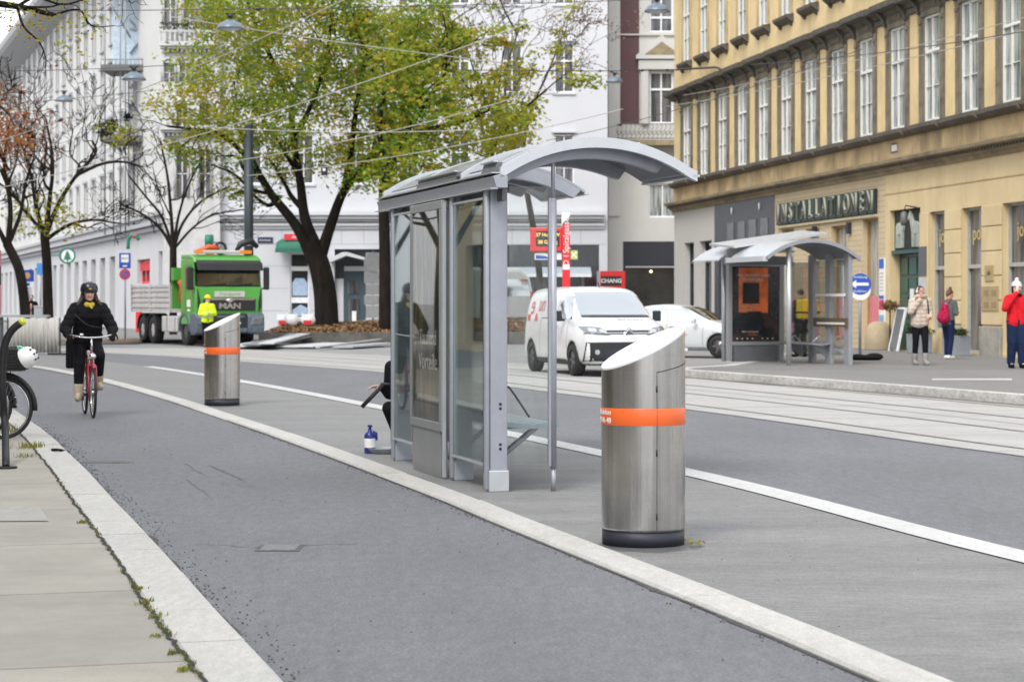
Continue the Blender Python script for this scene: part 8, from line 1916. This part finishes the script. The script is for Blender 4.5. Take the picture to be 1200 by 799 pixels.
t = thing('hanging_basket', 'round brown dried plant ball beside the green door', 'plant', on_yb(26.6, .3, 1.42), ryb); leaves('dry_plant', [(V(0, 0, .0), .22)], 700, .04, [M('dry_brown', (.16, .08, .05), .9), L_ol], [5, 1], R, t); mb = MB(); mb.tube([(0, 0, -1.27), (0, 0, 0)], .02, 6); mb.build('stem', m_bark, t)
t = thing('doormat_bag', 'flat black sack lying on the pavement behind the opposite shelter', 'sack', (GX(1015, 49.5), 49.5, .146)); mb = MB(); mb.ell((0, 0, .06), (.40, .25, .07)); mb.ell((.2, .05, .08), (.22, .2, .09)); mb.ell((-.2, 0, .07), (.2, .18, .08)); remesh(mb, 'sack', m_cblk2, .02, t, 2)
# ---- left edge: bike stand, parked bicycle, helmet
m_tip = M('tip_yellow', (.6, .62, .05), .5)
t = thing('bike_stand', 'bent black tubular stand with a yellow tip at the left edge', 'bike stand', (0, 0, 0)); pts = spline([G(7, 548, .05), P(6, 500, 19.2), P(3, 460, 19.2), P(3, 425, 19.2), P(7, 400, 19.2), P(15, 386, 19.2), P(24, 378.5, 19.2)], 5)
mb = MB(); mb.tube(pts, .034, 12); mb.build('tube', m_bblk, t); mb = MB(); d = (pts[-1]-pts[-2]).normalized(); mb.cyl(pts[-1], pts[-1]+d*.045, .036, 12); mb.build('yellow_tip', m_tip, t); mb = MB(); mb.lathe([(0, 0), (.10, 0), (.10, .012), (0, .012)], 16, tuple(G(7, 548, .05))); mb.build('foot_plate', m_bblk, t)
b2 = bicycle('black bicycle with rear basket parked at the left edge behind the bike stand', (-5.62-.37, 22.4, .045), math.radians(-96), m_bblk, basket=True)
b3 = bicycle('second dark bicycle mostly outside the left edge', (-6.35, 22.95, .045), math.radians(-94), m_bblk)
t = thing('bicycle_helmet', 'white bicycle helmet with a mint green pad hanging from the bicycle basket', 'helmet', P(31, 419, 21.7), math.radians(15))
Th = Matrix.Rotation(math.radians(62), 4, 'Y') @ Matrix.Rotation(math.radians(20), 4, 'X')
mb = MB(); mb.lathe([(.118, -.03), (.122, 0), (.115, .04), (.092, .08), (.055, .105), (.001, .115), ], 28, T=Th @ Matrix.Diagonal((.92, 1.2, 1, 1))); hm = mb.build('helmet_shell', m_white, t)
mb = MB()
for a in (-.5, 0, .5):
    for e in (-.35, .1, .55): v = Th @ Vector((.112*math.sin(a)*1.05, .14*e, .114*math.cos(a)*math.sqrt(max(.1, 1-e*e)))); mb.ell(v, (.013, .022, .012), Th.to_3x3(), 8, 6)
mb.build('helmet_vent', m_ins, hm); mb = MB(); mb.lathe([(0, -.04), (.10, -.035), (.112, -.02)], 20, T=Th @ Matrix.Diagonal((.9, 1.15, 1, 1))); mb.tube([(-.06, -.02, .05), (-.09, -.03, .12), (-.02, -.02, .10)], .014, 6); mb.build('mint_pad', M('mint', (.25, .72, .5), .6), hm)
# ---- white slatted screen with dark frame, fence and box behind
t = thing('slatted_screen', 'white slatted fabric screen in a dark frame behind the cyclist', 'screen', (GX(9, 60.5), 60.5, 0), math.radians(1)); w_ = 61*60.5/F
mb = MB()
def pl_(u, v): return Vector((.06+(w_-.1)*u, .05*math.sin(u*PI*2*13), .06+1.0*v+.02*math.sin(u*30)*v))
mb.grid(pl_, 150, 2); o = mb.build('slatted_panel', M('fabric_white', (.62, .61, .58), .8, 0, .05, dirt=(.35, .33, .3), dirt_amt=.4, dirt_scale=3, streak=1), t, fixn=False); so_ = o.modifiers.new('s', 'SOLIDIFY'); so_.thickness = .02
for x in (0, w_): mb = MB(); mb.tube([(x, 0, 0), (x, 0, 1.08)], .025, 6); mb.bx(x-.35, x+.35, -.03, .03, 0, .05); mb.build('post', m_ins, t)
t = thing('street_bench', 'long low grey bench and rail behind the white screen', 'bench', (GX(-4, 66), 66, 0)); mb = MB(); mb.bx(0, 1.6, 0, .45, 1.05, 1.12); mb.build('top', m_bk, t); mb = MB(); mb.bx(.05, 1.55, .02, .05, .9, .93); mb.build('rail', m_alud, t)
for x in (.1, .8, 1.5): mb = MB(); mb.bx(x-.03, x+.03, .1, .35, 0, 1.05); mb.build('leg', m_alud, t)
t = thing('litter_box', 'small pale grey box container beside the trunk of the tall bare tree', 'container', (GX(46, 78), 78, .1)); mb = MB(); mb.bx(-.17, .17, -.15, .15, 0, 1.25); mb.build('box', m_bk, t, bevel=.03); mb = MB(); mb.bx(-.19, .19, -.17, .17, 1.25, 1.3); mb.build('box_lid', m_wlil, t)
t = thing('utility_box', 'small red box at the foot of the white facade behind the truck bed', 'box', (GX(163, 100), 100, .1)); mb = MB(); mb.bx(-.15, .15, -.1, .1, 0, 1.2); mb.build('cabinet', m_srd, t, bevel=.02); mb = MB(); mb.bx(-.12, .12, -.112, -.101, .1, 1.1); mb.build('cabinet_door', m_srd, t)
human('distant person in dark clothes walking left of the tall bare tree', (GX(37, 84), 84, .1), 0, stand(1.0, .1), m_cblk, m_nav, m_cblk2, m_hdk, 'short', vox=.015)
# ---- bottle and tray beside the crouching person
t = thing('spray_bottle', 'blue and white spray bottle standing on the platform left of the shelter', 'bottle', tuple(G(433.5, 531, .004)) )
m_bb = M('bottle_blue', (.02, .035, .22), .3, 0, .1); mb = MB(); mb.lathe([(0, 0), (.052, 0), (.056, .01), (.056, .18), (.045, .205), (.022, .215), (.022, .24), (0, .24)], 24); mb.build('bottle_body', m_bb, t)
mb = MB(); mb.lathe([(.0575, .06), (.0575, .15)], 24); mb.build('label', m_white, t, fixn=False); mb = MB(); mb.cyl((0, 0, .235), (0, 0, .265), .014, 10); mb.cyl((-.0, 0, .265), (0, 0, .285), .028, 10, .02); mb.tube([(.03, 0, .22), (.065, 0, .2), (.065, 0, .13)], .012, 6); mb.build('spray_head', m_bb, t)
t = thing('tray', 'flat grey tray on the ground between the bottle and the shelter post', 'tray', tuple(G(449, 531, .004))); mb = MB(); mb.lathe([(0, .004), (.13, .004), (.16, .05), (.165, .055), (.15, .055), (.125, .016), (0, .016)], 28); mb.build('dish', m_bk, t); mb = MB(); mb.lathe([(0, .0), (.128, .0), (.128, .0035), (0, .0035)], 28); mb.build('dish_foot', m_ins, t)
# ---- boards lying on the road, bags on the planter
m_brd = M('board_grey', (.50, .51, .53), .6, 0, .1); m_brd2 = M('board_dark', (.2, .21, .23), .6, 0, .1)
for k, (x0, y0, x1, y1, wd, zz_, mt) in enumerate(((283, 409, 330, 403, 1.1, .10, m_brd), (300, 409.5, 352, 402.5, .9, .22, m_brd2), (312, 410, 362, 401, .5, .33, m_brd), (345, 408.5, 400, 405, 1.3, .05, m_brd), (372, 410.5, 446, 402.5, .14, .12, m_brd), (330, 404, 362, 399, .2, .45, m_brd2), (400, 409, 456, 405, .8, .05, m_bk))):
    a = G(x0, y0); b_ = G(x1, y1); a.z = zz_*.5+.02; b_.z = zz_+.02; d = (b_-a)
    lab = ['broad grey board at the left end of the pile on the road', 'dark board in the middle of the pile on the road', 'upper grey board lying across the dark board in the pile', 'wide flat grey board right of the pile on the road', 'long thin pale lath lying right of the pile on the road', 'short dark batten on top at the back of the pile', 'flat pale board farthest right, near the shelter post'][k]
    mb = MB(); n = V(-d.y, d.x, 0).normalized()*wd*.5; up = V(0, 0, .04); mb.add([a-n, b_-n, b_+n, a+n, a-n+up, b_-n+up, b_+n+up, a+n+up], [(0,3,2,1), (4,5,6,7), (0,1,5,4), (1,2,6,5), (2,3,7,6), (3,0,4,7)])
    tag(mb.build('board', mt), lab, 'board', 'boards lying on the road')
m_bag = M('plastic_white', (.72, .74, .78), .4, 0, .05, bump=.6, bscale=14)
for k, (px, w_, red) in enumerate(((331, .24, 1), (343, .26, 0), (361, .30, 1))):
    t = thing('carrier_bag', ['white carrier bag with red print, leftmost on the planter bed', 'plain white carrier bag in the middle on the planter bed', 'white carrier bag with red print nearest the big tree trunk'][k], 'bag', (GX(px, 83), 83, .60), 0, 'carrier bags on the planter bed')
    mb = MB(); mb.ell((0, 0, .22), (w_, .18, .24)); mb.cap((-w_*.6, 0, .3), (-w_*.75, 0, .48), .07, .03); mb.cap((w_*.5, 0, .3), (w_*.6, 0, .46), .07, .03); remesh(mb, 'bag_body', m_bag, .02, t, 2)
    if red: mb = MB(); mb.grid(lambda u, v: Vector(((u-.5)*w_*1.1, -.185*math.cos((u-.5)*1.2)-.008, .05+.16*v)), 6, 2); mb.build('red_print', m_srd, t, fixn=False)
t = thing('planter_ledge', 'pale stone step at the back of the planter bed below the dark door', 'step', (0, 0, 0)); mb = MB(); mb.add([P(395, 381, 95), P(470, 374, 95), P(470, 370.5, 95), P(395, 378.5, 95), P(395, 381, 96), P(470, 374, 96), P(470, 370.5, 96), P(395, 378.5, 96)], [(0,1,2,3), (4,7,6,5), (3,2,6,7), (0,4,5,1), (0,3,7,4), (1,5,6,2)]); mb.build('step', m_wlil, t)
# ---- leaf beside the bin, drain grate and cover
for k, (px, py, sz, c) in enumerate(((806, 636, .045, L_y), (815, 639, .05, L_ol), (822, 638, .03, L_or))):
    c0 = G(px, py, .012); mb = MB(); a = R.uniform(0, 3); mb.grid(lambda u, v: c0 + V((u-.5)*sz*2*math.cos(a)-(v-.5)*sz*math.sin(u*PI)*math.sin(a), (u-.5)*sz*2*math.sin(a)+(v-.5)*sz*math.sin(u*PI)*math.cos(a), .02*math.sin(u*PI)+.012*abs(v-.5)), 6, 3)
    tag(mb.build('fallen_leaf', c, fixn=False), ['ochre dry leaf touching the foot of the near bin', 'largest curled leaf right of the near bin', 'small orange leaf farthest from the near bin'][k], 'leaf', 'leaves beside the near bin')
t = thing('drain_grate', 'narrow slotted drain grate across the bike path near the left kerb', 'drain', (0, 0, 0)); a = G(92, 541.5); b_ = G(152, 541.5)
mb = MB(); mb.bx(a.x, b_.x, a.y-.12, a.y+.12, .001, .006); mb.build('frame', m_steel_rail, t); mb = MB()
for k in range(16): x = a.x+.03+(b_.x-a.x-.06)*k/15; mb.bx(x-.007, x+.007, a.y-.09, a.y+.09, .0065, .0085)
mb.build('slots', m_ins, t)
t = thing('valve_cover', 'small round-cornered valve cover set in the bike path', 'cover', (0, 0, 0)); c0 = G(328, 642); mb = MB(); mb.bx(c0.x-.11, c0.x+.11, c0.y-.14, c0.y+.14, .001, .007); mb.build('cover', m_bk if False else M('worn_iron', (.2, .2, .2), .6, .4, .4, 30, bump=.6), t, bevel=.004); mb = MB(); mb.bx(c0.x-.135, c0.x+.135, c0.y-.165, c0.y+.165, .0005, .003); mb.build('cover_frame', m_ins, t)
# wood piece by the weeds
mb = MB(); mb.tube(spline([G(61, 528, .05)+V(0, 0, .01), G(70, 529, .05)+V(0, 0, .016), G(80, 530, .01)], 4), .014, 6); tag(mb.build('stick', m_bark), 'short dark piece of wood lying on the left kerb edge', 'stick')

# ---- houses added outside the frame, only to be reflected in glass and steel
NH = thing('apartment_building', 'added row of ochre and grey houses outside the left frame edge, there to be reflected', 'building', (-25.5, 62.0, 0), math.radians(-76))
mb = MB(); ops = [(x-.7, x+.7, z, z+2.2) for x in [3+3.6*i for i in range(20)] for z in (5.2, 9.0, 12.8)] + [(x-1.3, x+1.3, .3, 3.3) for x in [4+5*i for i in range(14)]]
for k, (a, b_, mt) in enumerate(((0, 26, m_yel2), (26, 50, m_stuc), (50, 76, m_wlil))):
    mb = MB(); wall(mb, a, b_, 0, 16, [o for o in ops if a < o[0] and o[1] < b_], dep=.25); mb.v = [(x, -y, z) for x, y, z in mb.v]; mb.build('wall', mt, NH, fixn=False)
mb = MB(); mb.bx(0, 76, -.5, -.3, 0, 16); mb.build('dark_windows', m_dkgls, NH); mb = MB(); mb.bx(-.5, 76.5, -10, .6, 16, 17); mb.build('roof', bpy.data.materials['dark_roof'], NH); mb = MB(); mb.bx(0, 76, -10, -.51, 0, 15.9); mb.build('core', m_wlil, NH)

for k, (x, y) in enumerate(((-12.5, 35.0), (-15.2, 43.5), (-18.2, 52.0), (-10.0, 28.0))):  # unseen trees, added for the glass and steel to mirror
    px0 = 600 + x/y*F; py0 = 355 + 1.5*F/y; s_ = F/y
    tree('added bare tree outside the left frame edge, there to be reflected, number %s from the shelter' % ('two', 'three', 'four', 'one')[k], (px0, py0), y, [
        ([(px0, py0), (px0+.05*s_, py0-1.4*s_), (px0, py0-2.8*s_)], 0.2, 0.16, True)] + [([(px0, py0-2.6*s_), (px0+a*.8*s_, py0-(3.8+h_)*s_), (px0+a*1.8*s_, py0-(5.2+h_)*s_)], .09, .03, False) for a, h_ in ((-1, 0), (-.4, .6), (.3, .8), (1, .1))], 60+k, depth=2, kn=4, lf=.5, name='bare_tree', group='bare street trees', leafspec=dict(fn=lambda b, tips, rg: [(p, .5) for p in rg.sample(tips, 60)], n=16, size=.08, mats=[L_ol, L_yg], w=[1, 1]))
# ------------------------------------------------------------------ tidy the object tree
SPLIT = {'post_extension', 'arch_trim', 'roof_lining', 'tinted_panel', 'roof', 'panel_lip', 'lip_edge', 'roof_bolt', 'gutter_lip', 'eave_strip', 'glazing_bar', 'screw', 'spotlight', 'white_strip', 'upright', 'transom', 'door_pane', 'recess_panel', 'wiper', 'beacon_lens', 'amber_lens', 'step', 'tank_strap', 'grip', 'sign_bracket', 'bumper_trim', 'reflective_band', 'backpack_strap', 'window_surround', 'pole_plate', 'grille_bar', 'red_mark', 'lamp_reflector', 'mirror_arm', 'tail_lamp', 'window_poster', 'uprights', 'door_print', 'cross_mark', 'poster_stripe'}
def split_obj(o):
    me = o.data; n = len(me.vertices); par = list(range(n))
    def fd(a):
        while par[a] != a: par[a] = par[par[a]]; a = par[a]
        return a
    for p in me.polygons:
        v = p.vertices; r = fd(v[0])
        for k in v[1:]: par[fd(k)] = r
    comps = {}
    for p in me.polygons: comps.setdefault(fd(p.vertices[0]), []).append(p)
    if not 2 <= len(comps) <= 30: return
    base = o.name.split('.')[0]
    for i, ps in enumerate(comps.values()):
        mp = {}; vs = []; fs = []
        for p in ps:
            f = []
            for k in p.vertices:
                if k not in mp: mp[k] = len(vs); vs.append(tuple(me.vertices[k].co))
                f.append(mp[k])
            fs.append(f)
        m2 = bpy.data.meshes.new(base); m2.from_pydata(vs, [], fs)
        for mt in me.materials: m2.materials.append(mt)
        m2.polygons.foreach_set('material_index', [p.material_index for p in ps]); m2.polygons.foreach_set('use_smooth', [p.use_smooth for p in ps]); m2.update()
        if i == 0: o.data = m2
        else:
            c = o.copy(); c.data = m2; col.objects.link(c)
for o in list(bpy.data.objects):
    if o.type == 'MESH' and o.parent and o.name.split('.')[0] in SPLIT and o.data.users == 1: split_obj(o)
def depth(o):
    d = 0
    while o.parent: d += 1; o = o.parent
    return d
for _ in range(3):
    for o in list(bpy.data.objects):
        if depth(o) > 2: o.parent = o.parent.parent
